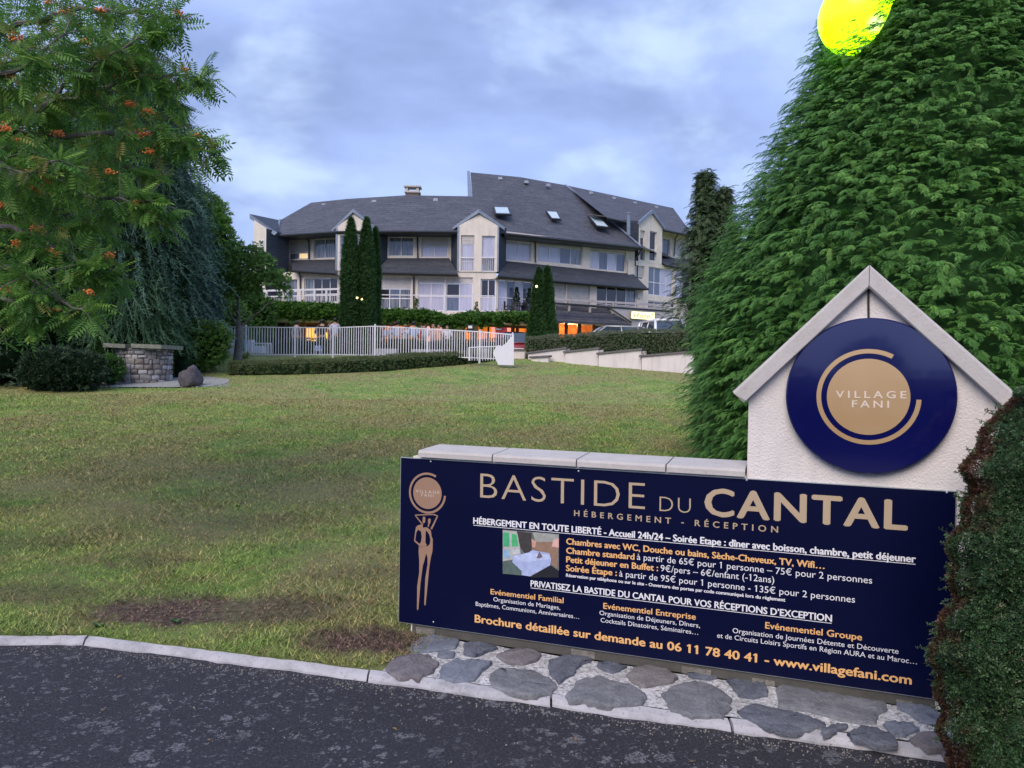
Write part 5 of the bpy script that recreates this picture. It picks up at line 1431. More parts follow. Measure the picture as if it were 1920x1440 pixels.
# ---- big clipped conifer behind the sign ------------------------
def big_conifer():
    cx, cy = 5.2, 9.2; base = zt(cx, cy) - .1
    # radius against height
    zz = np.array([0, .3, 1.2, 1.9, 2.6, 3.2, 3.9, 4.8, 6.0, 7.2, 8.4]); rr = np.array([2.70, 2.90, 3.04, 3.08, 2.96, 2.68, 2.36, 1.95, 1.48, .9, .08])
    Rf = lambda z, a: np.interp(z, zz, rr) * (1 + .035 * np.sin(3 * a + 1) + .02 * np.sin(7 * a + z * 2))
    t = empty('conifer_tree', (cx, cy, base), 0, 'huge dense green thuja conifer with feathery sprays right behind the sign wall', 'tree')
    mat = foliage_mat('thuja_sprays', (.034, .105, .026), (.088, .225, .044), (.19, .40, .085), (.24, .38, .10), .25, .5, 1.6)
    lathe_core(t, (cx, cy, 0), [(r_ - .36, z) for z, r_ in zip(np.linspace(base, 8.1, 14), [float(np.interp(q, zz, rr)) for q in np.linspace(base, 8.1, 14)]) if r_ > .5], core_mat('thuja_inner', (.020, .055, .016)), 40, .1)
    mb = MB(); mb.tube([(cx, cy, base - .1), (cx, cy, 4), (cx, cy, 7.6)], [.22, .14, .03], 8); mb.build('trunk', M_barkd, t)
    # shelves of foliage: each boughlet carries a row of drooping fronds
    nb = 15500
    z = base + .05 + (8.3 - base) * rng.random(nb) ** 1.35
    a = rng.random(nb) * 2 * np.pi
    # keep the side seen from the lawn and the road dense, the far side thin
    vis = (np.cos(a - math.atan2(-cy, -cx)) > -.12) | (rng.random(nb) < .08)
    z, a = z[vis], a[vis]; nb = len(z)
    r_ = Rf(z, a); dep = rng.random(nb) ** 1.6 * .34
    out = np.stack([np.cos(a), np.sin(a), np.zeros(nb)], 1)
    tang = np.stack([-np.sin(a), np.cos(a), np.zeros(nb)], 1)
    P0 = np.stack([cx + np.cos(a) * (r_ - dep - .18), cy + np.sin(a) * (r_ - dep - .18), z], 1)
    # boughs sweep outwards and towards the open lawn side
    sw = np.where(np.sin(a - 2.6) > 0, 1, -1)[:, None] * rng.uniform(.1, .9, (nb, 1))
    Db = nrm(out + tang * sw * .8 + np.array([0, 0, 1]) * rng.uniform(.05, .38, (nb, 1)))
    L = rng.uniform(.13, .30, nb)
    k = 5; P = []; D = []; U = []; S = []; RN = []
    br = rng.random(nb)
    side = nrm(np.cross(Db, [0, 0, 1]))
    for i in range(k):
        t_ = (i + .5) / k
        p = P0 + Db * (L * t_ * 1.25)[:, None] - np.array([0, 0, 1]) * (.10 * t_ * t_ * L / .25)[:, None]
        s_ = (-1) ** i * (1 - t_) * 1.1
        d = nrm(Db + side * s_ + np.array([0, 0, -1]) * (.1 + .45 * t_) + rng.normal(size=(nb, 3)) * .16)
        P.append(p); D.append(d); U.append(nrm(np.array([0, 0, 1]) + out * .35 + rng.normal(size=(nb, 3)) * .18)); S.append(rng.uniform(.075, .140, nb)); RN.append(np.clip(br * .6 + rng.random(nb) * .3 + t_ * .12, 0, .96))
    nf = 15000; z2 = base + .05 + (8.2 - base) * rng.random(nf) ** 1.3; a2 = rng.random(nf) * 2 * np.pi
    v2 = np.cos(a2 - math.atan2(-cy, -cx)) > -.3; z2, a2 = z2[v2], a2[v2]; nf = len(z2); r2 = Rf(z2, a2) - rng.uniform(.12, .38, nf)
    o2 = np.stack([np.cos(a2), np.sin(a2), np.zeros(nf)], 1)
    P.append(np.stack([cx + o2[:, 0] * r2, cy + o2[:, 1] * r2, z2], 1)); D.append(nrm(o2 + rng.normal(size=(nf, 3)) * .5)); U.append(nrm(np.array([0, 0, 1]) + rng.normal(size=(nf, 3)) * .4)); S.append(rng.uniform(.12, .2, nf)); RN.append(rng.random(nf) * .5)
    split_scatter('foliage', TF, np.vstack(P), np.vstack(D), np.vstack(U), np.concatenate(S), mat, t, np.concatenate(RN))
big_conifer()

# ---- generic conifer with whorled drooping or level branches ----
def conifer(label, x, y, h, rad, mat, tpl, nbr, per, up=.1, droop=.4, size=.22, power=.8, base=None, zlow=.3, group=None, core=.55, name='conifer_tree', coremat=None, jag=.25, two=None, width=None):
    b0 = zt(x, y) if base is None else base
    t = empty(name, (x, y, b0), 0, label, 'tree', group)
    mb = MB(); mb.tube([(x, y, b0 - .1), (x + .03, y, b0 + h * .5), (x, y, b0 + h * .97)], [rad * .07 + .03, rad * .045 + .02, .012], 7); mb.build('trunk', M_barkd, t)
    tops = [(0, 0, 1.0)] if two is None else two
    P = []; D = []; U = []; S = []; RN = []
    for (ox, oy, hk) in tops:
        n = nbr // len(tops); q = rng.random(n) ** .85; z = b0 + zlow + (h * hk - zlow) * q
        a = rng.random(n) * 2 * np.pi; rk = (rad * (1 - q) ** power + .03) * (1 - jag * rng.random(n)) * (1 if len(tops) == 1 else .82)
        out = np.stack([np.cos(a), np.sin(a), np.full(n, up)], 1)
        br = rng.random(n)
        for i in range(per):
            t_ = (i + .6) / per
            keep = rng.random(n) < 1.0
            p = np.stack([x + ox + out[:, 0] * rk * t_, y + oy + out[:, 1] * rk * t_, z + rk * (up * t_ - droop * t_ * t_)], 1) + rng.normal(size=(n, 3)) * .03 * rad
            d = nrm(out + np.array([0, 0, -1]) * droop * t_ * 1.6 + rng.normal(size=(n, 3)) * .35)
            P.append(p); D.append(d); U.append(nrm(np.array([0, 0, 1.]) + rng.normal(size=(n, 3)) * .3)); S.append(size * rng.uniform(.6, 1.2, n)); RN.append(np.clip(br * .55 + rng.random(n) * .4, 0, 1))
        if core:
            pf = [(max(.02, rad * core * (1 - q_) ** power), b0 + zlow + (h * hk - zlow) * q_ * .93) for q_ in np.linspace(0, 1, 9)]
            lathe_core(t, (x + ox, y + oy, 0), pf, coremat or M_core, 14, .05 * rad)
    split_scatter('foliage', tpl, np.vstack(P), np.vstack(D), np.vstack(U), np.concatenate(S), mat, t, np.concatenate(RN))
    return t
M_thu = foliage_mat('thuja_column_leaves', (.016, .050, .014), (.032, .095, .024), (.060, .150, .036), None, .15, .55, 2.5)
M_blue = foliage_mat('blue_spruce_needles', (.030, .062, .085), (.062, .115, .160), (.12, .20, .26), None, .12, .55, 2)
M_ced = foliage_mat('weeping_cedar_needles', (.030, .070, .052), (.065, .135, .100), (.125, .225, .170), None, .2, .55, 1.0)
M_lawson = foliage_mat('dark_lawson_leaves', (.040, .070, .035), (.075, .120, .056), (.13, .185, .085), (.16, .14, .08), .15, .55, 1.5)
M_dkg = foliage_mat('dark_evergreen', (.012, .028, .014), (.024, .052, .026), (.045, .088, .040), None, .12, .6, 1.2)
# columns in front of the terrace
def column(label, px, top, base_px, d, rad, group, fat=2.4):
    p = W(px, 640, d); z1 = W(px, top, d).z; b0 = 2.0
    t = empty('thuja_column', (p.x, p.y, b0), 0, label, 'tree', group)
    h = z1 - b0; n = 5200
    q = rng.random(n); rk = rad * np.clip(fat * (1 - q), 0, 1) ** .62 * (.72 + .28 * np.clip(q * 7, 0, 1)) * rng.uniform(.82, 1.04, n); a = rng.random(n) * 6.283
    rk = rk * (1 + .08 * np.sin(a * 2 + q * 9))
    out = np.stack([np.cos(a), np.sin(a), np.zeros(n)], 1)
    P = np.stack([p.x + np.cos(a) * rk * .93, p.y + np.sin(a) * rk * .93, b0 + .1 + h * .97 * q], 1)
    D = nrm(out * .55 + np.array([0, 0, 1.0]) + rng.normal(size=(n, 3)) * .25); U = nrm(out + rng.normal(size=(n, 3)) * .3)
    split_scatter('foliage', TT, P, D, U, rng.uniform(.10, .20, n), M_thu, t)
    lathe_core(t, (p.x, p.y, 0), [(rad * .82 * (min(1, fat * (1 - q_)) ** .62) * (.72 + .28 * min(1, q_ * 7)) + .01, b0 + h * .96 * q_) for q_ in np.linspace(0, .99, 14)], M_core, 16, .02)
    mb = MB(); mb.tube([(p.x, p.y, b0 - .1), (p.x, p.y, b0 + h * .9)], [.07, .02], 6); mb.build('trunk', M_barkd, t)
column('left of the two tall thuja columns by the cream dormer', 655.5, 405, 672, 36, .50, 'dark thuja columns')
column('right of the two tall thuja columns by the cream dormer', 685, 405, 672, 36.2, .52, 'dark thuja columns')
column('slim lower thuja column tucked behind the tall pair', 702, 424, 672, 36.6, .28, 'dark thuja columns')
column('left point of the shorter thuja pair by the porch roof', 1009, 502, 660, 37.0, .58, 'dark thuja columns', 1.3)
column('right point of the shorter thuja pair by the porch roof', 1024, 499, 660, 37.2, .58, 'dark thuja columns', 1.3)

conifer('weeping blue green cedar with hanging shoots behind the stone well', -11.1, 22.3, 9.2, 2.75, M_ced, TS, 2000, 6, .30, .55, .70, .42, zlow=2.0, core=.6, jag=.35)
conifer('low drooping green conifer leaning over the stone well', -10.6, 21.4, 3.5, 1.65, foliage_mat('well_conifer', (.035, .085, .045), (.075, .160, .080), (.135, .245, .130), None, .2, .55, 1.0), TS, 1100, 6, .45, .70, .55, .45, zlow=1.25, core=.5, jag=.3)
conifer('blue spruce with level dark blue tiers beside the cedar', -10.3, 24.2, 5.0, 1.35, M_blue, TT, 1700, 9, .02, .10, .17, .5, zlow=.7, core=.6, jag=.3, coremat=core_mat('blue_inner', (.012, .018, .022)))
conifer('dark spruce filling the shade at the far left', -13.6, 20.0, 7.5, 2.2, M_dkg, TC, 1500, 7, .1, .4, .22, .6, zlow=.1, core=.7)
conifer('dark fir behind the clipped shrubs at the left', -14.5, 25.5, 8.5, 3.2, M_dkg, TC, 1500, 7, .1, .4, .3, .6, zlow=.1, core=.75)
conifer('tall dark conifer shading the back of the left garden', -19.5, 26.0, 10.5, 3.8, M_dkg, TC, 1300, 7, .1, .4, .35, .6, zlow=.1, core=.75)
conifer('twin pointed dark green conifer at the right end of the hotel', 8.0, 31.5, 7.75, 3.1, M_lawson, TF, 1900, 6, .1, .22, .36, .95, base=1.9, zlow=.1, core=.22, two=[(-.25, 0, 1.0), (.50, .1, .92)], jag=.55)
conifer('pale blue green conifer peeping out left of the huge thuja', 4.0, 12.6, 3.2, .75, foliage_mat('pale_blue_conifer', (.02, .06, .045), (.045, .115, .085), (.08, .17, .12), None, .2, .55, 2), TF, 1500, 5, .2, .3, .3, .7, zlow=.05, core=.7)

# ---- broadleaf trees -------------------------------------------
def leafy(label, x, y, base, blobs, mat, n, size, trunk=None, name='deciduous_tree', group=None, tpl=TC, core=.72, surf=.55, twigs=0, coremat=None):
    t = empty(name, (x, y, base), 0, label, 'tree', group)
    if trunk:
        for nm, mbx in trunk: mbx.build(nm, M_bark, t, True)
    vol = np.array([b[3] * b[4] * b[5] for b in blobs]) ** .75; cnt = (n * vol / vol.sum()).astype(int)
    P = []; D = []
    for (bx, by, bz, ax_, ay_, az_), c in zip(blobs, cnt):
        d = rnd_dirs(c); k = surf + (1.04 - surf) * rng.random(c) ** .5
        k = k * (1 + .10 * np.sin(d[:, 0] * 7 + bx) * np.cos(d[:, 2] * 6 + bz))
        P.append(np.array([bx, by, bz]) + d * np.array([ax_, ay_, az_]) * k[:, None]); D.append(nrm(d + np.array([0, 0, .15]) + rng.normal(size=(c, 3)) * .5))
    if core:
        mb = MB()
        for b in blobs:
            vs, fs = ico((b[0], b[1], b[2]), (b[3] * core, b[4] * core, b[5] * core), 2); rj = random.Random(1)
            mb.add([Vector(p) + Vector([rj.uniform(-.05, .05) * b[3] for _ in range(3)]) for p in vs], fs)
        o = mb.build('dark_core', coremat or M_core, t, True); o['kind'] = 'stuff'
    P = np.vstack(P); D = np.vstack(D)
    split_scatter('foliage', tpl, P, D, nrm(np.array([0, 0, 1.]) + rng.normal(size=P.shape) * .5), rng.uniform(.7, 1.25, len(P)) * size, mat, t)
    return t
M_leafg = foliage_mat('mid_green_leaves', (.075, .170, .034), (.145, .290, .055), (.24, .41, .09), None, .3, .5, 1.0)
M_leafd = foliage_mat('deep_green_leaves', (.032, .090, .022), (.062, .155, .034), (.115, .24, .056), None, .25, .5, 1.4)
def bp(px, py, d, r_, rz=None, ry=None): p = W(px, py, d); s_ = d / FOC; return (p.x, p.y, p.z, r_ * s_, (ry or r_) * s_, (rz or r_) * s_)
leafy('rounded mid green tree rising behind the blue spruce', -11.0, 27.0, 2.0, [bp(365, 415, 27, 55, 60), bp(395, 470, 27, 48, 70), bp(330, 440, 27, 50, 80), bp(370, 540, 27, 62, 70), bp(400, 400, 27.5, 26, 26), bp(300, 520, 27, 70, 90)], M_leafg, 9500, .17)
leafy('low leafy tree at the far corner of the hotel', -12.4, 41, 2.0, [bp(440, 560, 40, 48, 62), bp(405, 540, 40, 40, 66), bp(480, 590, 40, 34, 40)], M_leafd, 5000, .22)
leafy('dark leafy screen behind the pool fence at the left', -13.5, 34, 2.0, [bp(350, 600, 34, 60, 60), bp(420, 610, 34, 50, 55), bp(280, 600, 34, 70, 70)], M_leafd, 5000, .2)
# small tree in front of the fence
def small_tree():
    b = G(448, 683); x, y, z = b
    d = y; s_ = d / FOC
    q = lambda px, py, dd=0: W(px, py, d + dd)
    tk = MB(); tk.tube([q(446, 686), q(446, 668), q(448, 645), q(450, 622), q(449, 612)], [.19, .135, .135, .13, .11], 10)
    br = MB()
    for pts, r_ in [([(449, 614), (447, 590), (446, 560), (448, 520), (452, 480)], .075), ([(447, 616), (436, 596), (425, 575), (421, 562), (426, 545), (420, 510)], .05), ([(451, 614), (462, 604), (477, 591), (490, 582), (505, 565)], .05),
                    ([(448, 590), (440, 575), (434, 560), (440, 535)], .03), ([(450, 560), (462, 540), (475, 520), (485, 495)], .035), ([(448, 540), (436, 520), (410, 500), (400, 485)], .03), ([(470, 596), (484, 588), (500, 572), (520, 560)], .025), ([(436, 596), (428, 592), (420, 590)], .02)]:
        br.tube([q(a, b_, .25 * math.sin(i * 1.7)) for i, (a, b_) in enumerate(pts)], [r_ * (1 - .8 * i / (len(pts) - 1)) for i in range(len(pts))], 6)
    M = foliage_mat('small_tree_leaves', (.050, .125, .032), (.105, .225, .055), (.19, .34, .09), None, .3, .5, 1.5)
    bl = [bp(415, 520, d, 34, 42), bp(455, 505, d, 42, 38), bp(490, 500, d, 30, 26), bp(440, 470, d, 26, 16), bp(476, 478, d, 22, 14), bp(505, 525, d, 28, 16), bp(400, 545, d, 22, 26), bp(528, 525, d, 16, 18), bp(460, 545, d, 28, 14), bp(535, 548, d, 12, 12), bp(486, 462, d, 9, 8)]
    t = leafy('small pruned tree with pale trunk in front of the white fence', x, y, z, bl, M, 3600, .12, [('trunk', tk), ('branches', br)], core=0, surf=.15)
small_tree()

# ---- rowan at the upper left -----------------------------------
def rowan():
    d0 = 6.3
    x, y = -5.6, 7.0; z = zt(x, y)
    t = empty('rowan_tree', (x, y, z), 0, 'rowan tree with orange berry clusters hanging in from the upper left', 'tree')
    q = lambda px, py, d: np.array(W(px, py, d))
    tk = MB(); tk.tube([(x, y, z - .1), (x + .1, y - .1, 1.6), (x + .3, y - .3, 3.2), (x + .6, y - .3, 4.8), (x + .9, y - .4, 6.5)], [.17, .13, .11, .08, .03], 9); tk.build('trunk', M_bark, t, True)
    limbs = [  # start, way points px,py,depth
      [(-160, 120, 6.6), (0, 60, 6.3), (150, 20, 6.2), (260, 18, 6.2), (338, 35, 6.2)],
      [(-160, 250, 6.6), (20, 235, 6.4), (110, 190, 6.3), (230, 150, 6.2), (320, 140, 6.2), (392, 152, 6.2)],
      [(-160, 250, 6.5), (20, 235, 6.2), (80, 200, 6.1), (160, 130, 6.0), (230, 90, 6.0), (300, 60, 6.1)],
      [(-150, 330, 6.6), (60, 255, 6.3), (200, 252, 6.2), (290, 245, 6.2), (345, 262, 6.2), (408, 292, 6.2)],
      [(-160, 400, 6.4), (0, 330, 6.1), (90, 330, 6.0), (180, 370, 5.9), (270, 380, 5.9), (300, 400, 6.0)],
      [(-180, 430, 6.2), (-40, 420, 5.9), (40, 430, 5.8), (110, 470, 5.7), (170, 500, 5.7), (200, 520, 5.7)],
      [(-180, 520, 6.0), (0, 500, 5.6), (55, 520, 5.5), (110, 560, 5.5), (165, 590, 5.5)],
      [(-180, 600, 6.0), (-60, 560, 5.6), (10, 560, 5.5), (60, 600, 5.5)],
      [(-160, 40, 6.8), (20, -40, 6.6), (150, -80, 6.5), (300, -60, 6.5)],
      [(-120, 160, 7.2), (60, 110, 7.2), (180, 90, 7.2), (290, 110, 7.2), (330, 190, 7.2)],
      [(-120, 300, 7.4), (60, 300, 7.3), (200, 300, 7.2), (290, 330, 7.2)],
      [(-100, 400, 7.0), (40, 370, 6.9), (120, 400, 6.8), (190, 430, 6.8)],
      [(-150, 180, 5.8), (-20, 150, 5.6), (70, 110, 5.5), (130, 40, 5.6)],
      [(-150, 300, 5.6), (-20, 300, 5.4), (60, 330, 5.4), (110, 300, 5.4)]]
    br = MB(); P = []; D = []; tips = []
    for li, L in enumerate(limbs):
        pts = [q(*p) for p in L]; 
        dense = []
        for a, b_ in zip(pts, pts[1:]):
            for k in range(4): dense.append(a + (b_ - a) * k / 4 + rng.normal(size=3) * .012)
        dense.append(pts[-1]); dense = np.array(dense); n = len(dense)
        br.tube([Vector(p) for p in dense], [.022 * (1 - i / n) ** .8 + .003 for i in range(n)], 6)
        # twigs
        for i in range(1, n):
            m = 3 if i < n - 3 else 2
            for _ in range(m):
                f = i / n; dr = nrm((dense[i] - dense[i - 1]) + rng.normal(size=3) * .14 * np.array([1, 1, .8]) + np.array([0, 0, -.015]))
                ln = rng.uniform(.15, .50) * (1.1 - f * .75)
                e = dense[i] + dr * ln
                br.tube([Vector(dense[i]), Vector(dense[i] + dr * ln * .5 + np.array([0, 0, .01])), Vector(e)], [.0045, .0035, .002], 4)
                for w in range(6):
                    s_ = rng.uniform(.15, 1.0); P.append(dense[i] + dr * ln * s_); D.append(nrm(dr * .5 + rng.normal(size=3) * .55 + np.array([0, 0, -.22])))
                if rng.random() < .4: tips.append(e)
        for w in range(10): P.append(dense[-1 - rng.integers(0, 2)]); D.append(nrm((dense[-1] - dense[-3]) * 3 + rng.normal(size=3) * .7))
        tips.append(dense[-1])
    # filler crown deeper in
    nfill = 3200
    c = rng.random((nfill, 3)); fx = -480 + 790 * c[:, 0]; fy = -80 + 520 * c[:, 1]
    ok = fx < 320 - np.abs(fy - 190) * .25 - 70 * rng.random(nfill)
    fx, fy = fx[ok], fy[ok]; dd = rng.uniform(6.5, 7.9, len(fx))
    for a, b_, e in zip(fx, fy, dd): P.append(q(a, b_, e)); D.append(nrm(rng.normal(size=3) + np.array([.3, 0, -.3])))
    br.build('branches', M_bark, t)
    P = np.array(P); D = np.array(D)
    mat = foliage_mat('rowan_leaflets', (.048, .140, .034), (.115, .265, .050), (.26, .43, .078), (.30, .24, .07), .4, .5, 1.0)
    split_scatter('foliage', [TR], P, D, nrm(np.array([0, 0, 1.]) + rng.normal(size=P.shape) * .45), rng.uniform(.11, .19, len(P)), mat, t)
    # berries
    spots = [(30, 70, 5.6), (125, 20, 5.9), (160, 78, 5.9), (338, 28, 6.2), (245, 195, 6.1), (285, 145, 6.2), (278, 208, 6.1), (268, 250, 6.1), (280, 285, 6.1), (222, 145, 6.2), (10, 240, 5.5), (28, 262, 5.6), (68, 302, 5.5), (47, 322, 5.5), (90, 335, 5.5), (70, 355, 5.5), (205, 322, 5.9), (258, 380, 5.9), (98, 472, 5.6), (166, 548, 5.5), (112, 582, 5.5), (15, 545, 5.5), (30, 455, 5.6), (372, 256, 6.2), (348, 130, 6.2), (5, 385, 5.5), (92, 5, 5.7), (20, 140, 5.6), (205, 480, 5.7), (70, 430, 5.6), (190, 20, 6.0), (110, 250, 5.9)]
    M_ber = simple('rowan_berries', (.75, .20, .045), .35, 0, .45, 9)
    for sp in spots:
        c_ = q(*sp); mb = MB(); k = int(rng.integers(26, 46)); rad_ = rng.uniform(.017, .027)
        for _ in range(k):
            o = rng.normal(size=3) * rad_ * np.array([1, 1, .55]); vs, fs = ico(tuple(c_ + o), .0075, 0); mb.add(vs, fs)
        b_ = mb.build('berry_cluster', M_ber, t, True); b_['kind'] = 'stuff'
rowan()

# ---- hedges and shrubs -----------------------------------------
def hedge(label, path, w, h, mat, n, size, core=M_core, name='clipped_hedge', cat='hedge', group=None, ztop=None, tpl=TT, rough=.05, wavy=.04, zb=None):
    """path: list of (x, y); box section w by h that follows the ground (or ztop list)"""
    Pn = [Vector((a, b_, 0)) for a, b_ in path]; seg = [(b_ - a).length for a, b_ in zip(Pn, Pn[1:])]; tot = sum(seg)
    mid = Pn[len(Pn) // 2]; t = empty(name, (mid.x, mid.y, zt(mid.x, mid.y) if zb is None else zb), 0, label, cat, group)
    def at(s_):
        for i, L in enumerate(seg):
            if s_ <= L or i == len(seg) - 1:
                f = min(1, s_ / L); p = Pn[i].lerp(Pn[i + 1], f); d = (Pn[i + 1] - Pn[i]).normalized()
                hh = h if not hasattr(h, '__len__') else h[i] + (h[i + 1] - h[i]) * f
                z0 = zt(p.x, p.y) if zb is None else zb
                return p, d, z0, hh
            s_ -= L
    m = max(4, int(tot / .35)); mb = MB()
    for i in range(m + 1):
        p, d, z0, hh = at(tot * i / m); nn = Vector((-d.y, d.x, 0)); j = rough
        ww = w * .5 - .07 - (.1 if i in (0, m) else 0)
        for a, b_ in [(-1, 0), (-1, .85), (-.8, 1), (.8, 1), (1, .85), (1, 0)]:
            q = p + nn * (a * ww + random.uniform(-j, j) * .5); mb.v.append((q.x, q.y, z0 - .05 + (hh - .05) * b_))
    for i in range(m):
        for k in range(5): mb.f.append((i * 6 + k, i * 6 + k + 1, (i + 1) * 6 + k + 1, (i + 1) * 6 + k))
    mb.f.append(tuple(range(5, -1, -1))); mb.f.append(tuple(m * 6 + k for k in range(6))); mb.m = [0] * len(mb.f)
    mb.build('dark_core', core, t)
    P = []; D = []
    per = w + 2 * (h if not hasattr(h, '__len__') else max(h))
    for _ in range(n):
        end = random.random() < w * 1.4 / tot
        s_ = (0 if random.random() < .5 else tot) if end else random.random() * tot
        p, d, z0, hh = at(s_); nn = Vector((-d.y, d.x, 0))
        if end:
            a = random.uniform(-.5, .5) * w; z_ = random.random() * hh; o = d * (-1 if s_ == 0 else 1); q = p + nn * a + Vector((0, 0, z_)); q -= o * .06
        else:
            u_ = random.random() * (w + 2 * hh)
            if u_ < hh: q = p - nn * w * .5 + Vector((0, 0, u_)); o = -nn
            elif u_ < hh + w: q = p + nn * (u_ - hh - w * .5) + Vector((0, 0, hh)); o = Vector((0, 0, 1))
            else: q = p + nn * w * .5 + Vector((0, 0, u_ - hh - w)); o = nn
            # rounded shoulders
            e = abs((q - p).dot(nn)) / (w * .5); zk = q.z / hh
            if e > .8 and zk > .85: q -= nn * (1 if (q - p).dot(nn) > 0 else -1) * .05; q.z -= .03
        q = q + o * (random.uniform(-.09, .03) + wavy * math.sin(s_ * 3.1 + q.z * 5) * .5); P.append((q.x, q.y, z0 + q.z)); D.append(tuple(o + Vector((random.gauss(0, .5), random.gauss(0, .5), random.gauss(.25, .4)))))
    P = np.array(P); D = np.array(D)
    split_scatter('foliage', tpl, P, D, rnd_dirs(len(P)), rng.uniform(.6, 1.3, len(P)) * size, mat, t)
    return t
M_box = foliage_mat('hedge_leaves', (.050, .074, .028), (.100, .135, .050), (.18, .22, .085), (.15, .12, .07), .15, .55, 2.0)
M_hgrey = foliage_mat('grey_green_hedge', (.070, .094, .054), (.135, .165, .098), (.23, .26, .165), (.17, .15, .10), .15, .55, 1.6)
# low hedge bank in front of the fence
gp = [G(x, y) for x, y in [(418, 704), (560, 702), (700, 696), (810, 687), (918, 675)]]
hedge('low dark green hedge curving along the lawn in front of the fence', [(p.x, p.y + .45) for p in gp], 1.15, [.34, .38, .42, .42, .34], M_box, 11000, .075)
# hedge on top of the stepped wall
pr = [W(992, 650, 29.7), W(1100, 650, 28.6), W(1200, 650, 27.5), W(1300, 650, 26.6)]
zb_ = 1.95
tops_ = [W(992, 632.5, 29.7).z - zb_, W(1100, 625, 28.6).z - zb_, W(1200, 618.5, 27.5).z - zb_, W(1300, 618.5, 26.6).z - zb_]
hedge('long grey green clipped hedge on top of the stepped white wall', [(p.x, p.y + .25) for p in pr], .8, tops_, M_hgrey, 13000, .07, zb=zb_)
hedge('dark clipped hedge just behind the white fence', [(W(505, 640, 31).x, 31.2), (W(700, 640, 31).x, 31.2), (W(790, 640, 31).x, 30.6), (W(955, 640, 30).x, 30.2)], .7, [.66, .72, .62, .78], M_dkg, 7000, .08, zb=2.0)
hedge('small square box hedge beside the dark boulder', [(W(330, 690, 21.6).x, 21.6), (W(357, 690, 21.6).x, 21.6)], .5, .68, M_dkg, 1100, .05)
def shrub(label, blobs, mat, n, size, base, cat='bush', core=.8, name='garden_shrub', coremat=None):
    o = leafy(label, base[0], base[1], zt(base[0], base[1]), blobs, mat, n, size, None, name, None, TC, core, .7, coremat=coremat); o['category'] = cat; return o
shrub('very dark rounded yew shrub left of the stone well', [bp(105, 692, 18.5, 56, 38), bp(155, 694, 18.5, 40, 33), bp(75, 697, 18.7, 32, 32)], M_dkg, 3400, .10, (W(130, 700, 18.5).x, 18.5))
shrub('small bright green shrub between the yew and the well', [bp(205, 690, 19.5, 22, 24), bp(195, 660, 20.5, 26, 24)], M_leafd, 1000, .10, (W(205, 700, 19.5).x, 19.5))
# vase shaped shrub by the fence: crown on visible stems
def vase():
    b = G(372, 697); d = b.y
    o = leafy('dense green vase shaped shrub with bare lower stems by the fence', b.x, d, b.z, [bp(365, 628, d, 48, 28), bp(405, 640, d, 26, 32), bp(340, 640, d, 36, 34), bp(380, 660, d, 40, 28)], M_leafg, 3600, .11, None, 'garden_shrub', None, TC, .8, .7)
    o['category'] = 'bush'; mb = MB()
    for k in range(16):
        a = W(372 + random.uniform(-14, 14), 697, d + random.uniform(-.2, .2)); e = W(370 + random.uniform(-50, 55), 650, d + random.uniform(-.4, .4)); mb.tube([a, (a + e) / 2 + Vector((random.uniform(-.1, .1), 0, 0)), e], [.02, .015, .01], 5)
    s_ = mb.build('stems', M_barkd, o); s_['kind'] = 'stuff'
vase()
M_fern = foliage_mat('pale_strap_leaves', (.05, .09, .05), (.09, .15, .08), (.16, .22, .13), None, .3)
o = empty('strap_leaf_plant', G(16, 712), 0, 'pale strap leaved plant at the left edge of the lawn', 'plant')
b = G(16, 712); n = 34; a = rng.random(n) * 6.28; sc = rng.uniform(.35, .6, n)
st_t = merge_t([(np.array([(-.03, 0, 0), (.03, 0, 0), (.025, .5, -.05), (-.025, .5, -.05), (0, 1, -.45)]), np.array([(0, 1, 2), (0, 2, 3), (3, 2, 4)]))])
split_scatter('leaves', [st_t], np.tile(np.array(b), (n, 1)) + rng.normal(size=(n, 3)) * [.08, .08, 0], np.stack([np.cos(a), np.sin(a), rng.uniform(.5, 1.6, n)], 1), np.tile([0, 0, 1.], (n, 1)), sc, M_fern, o)

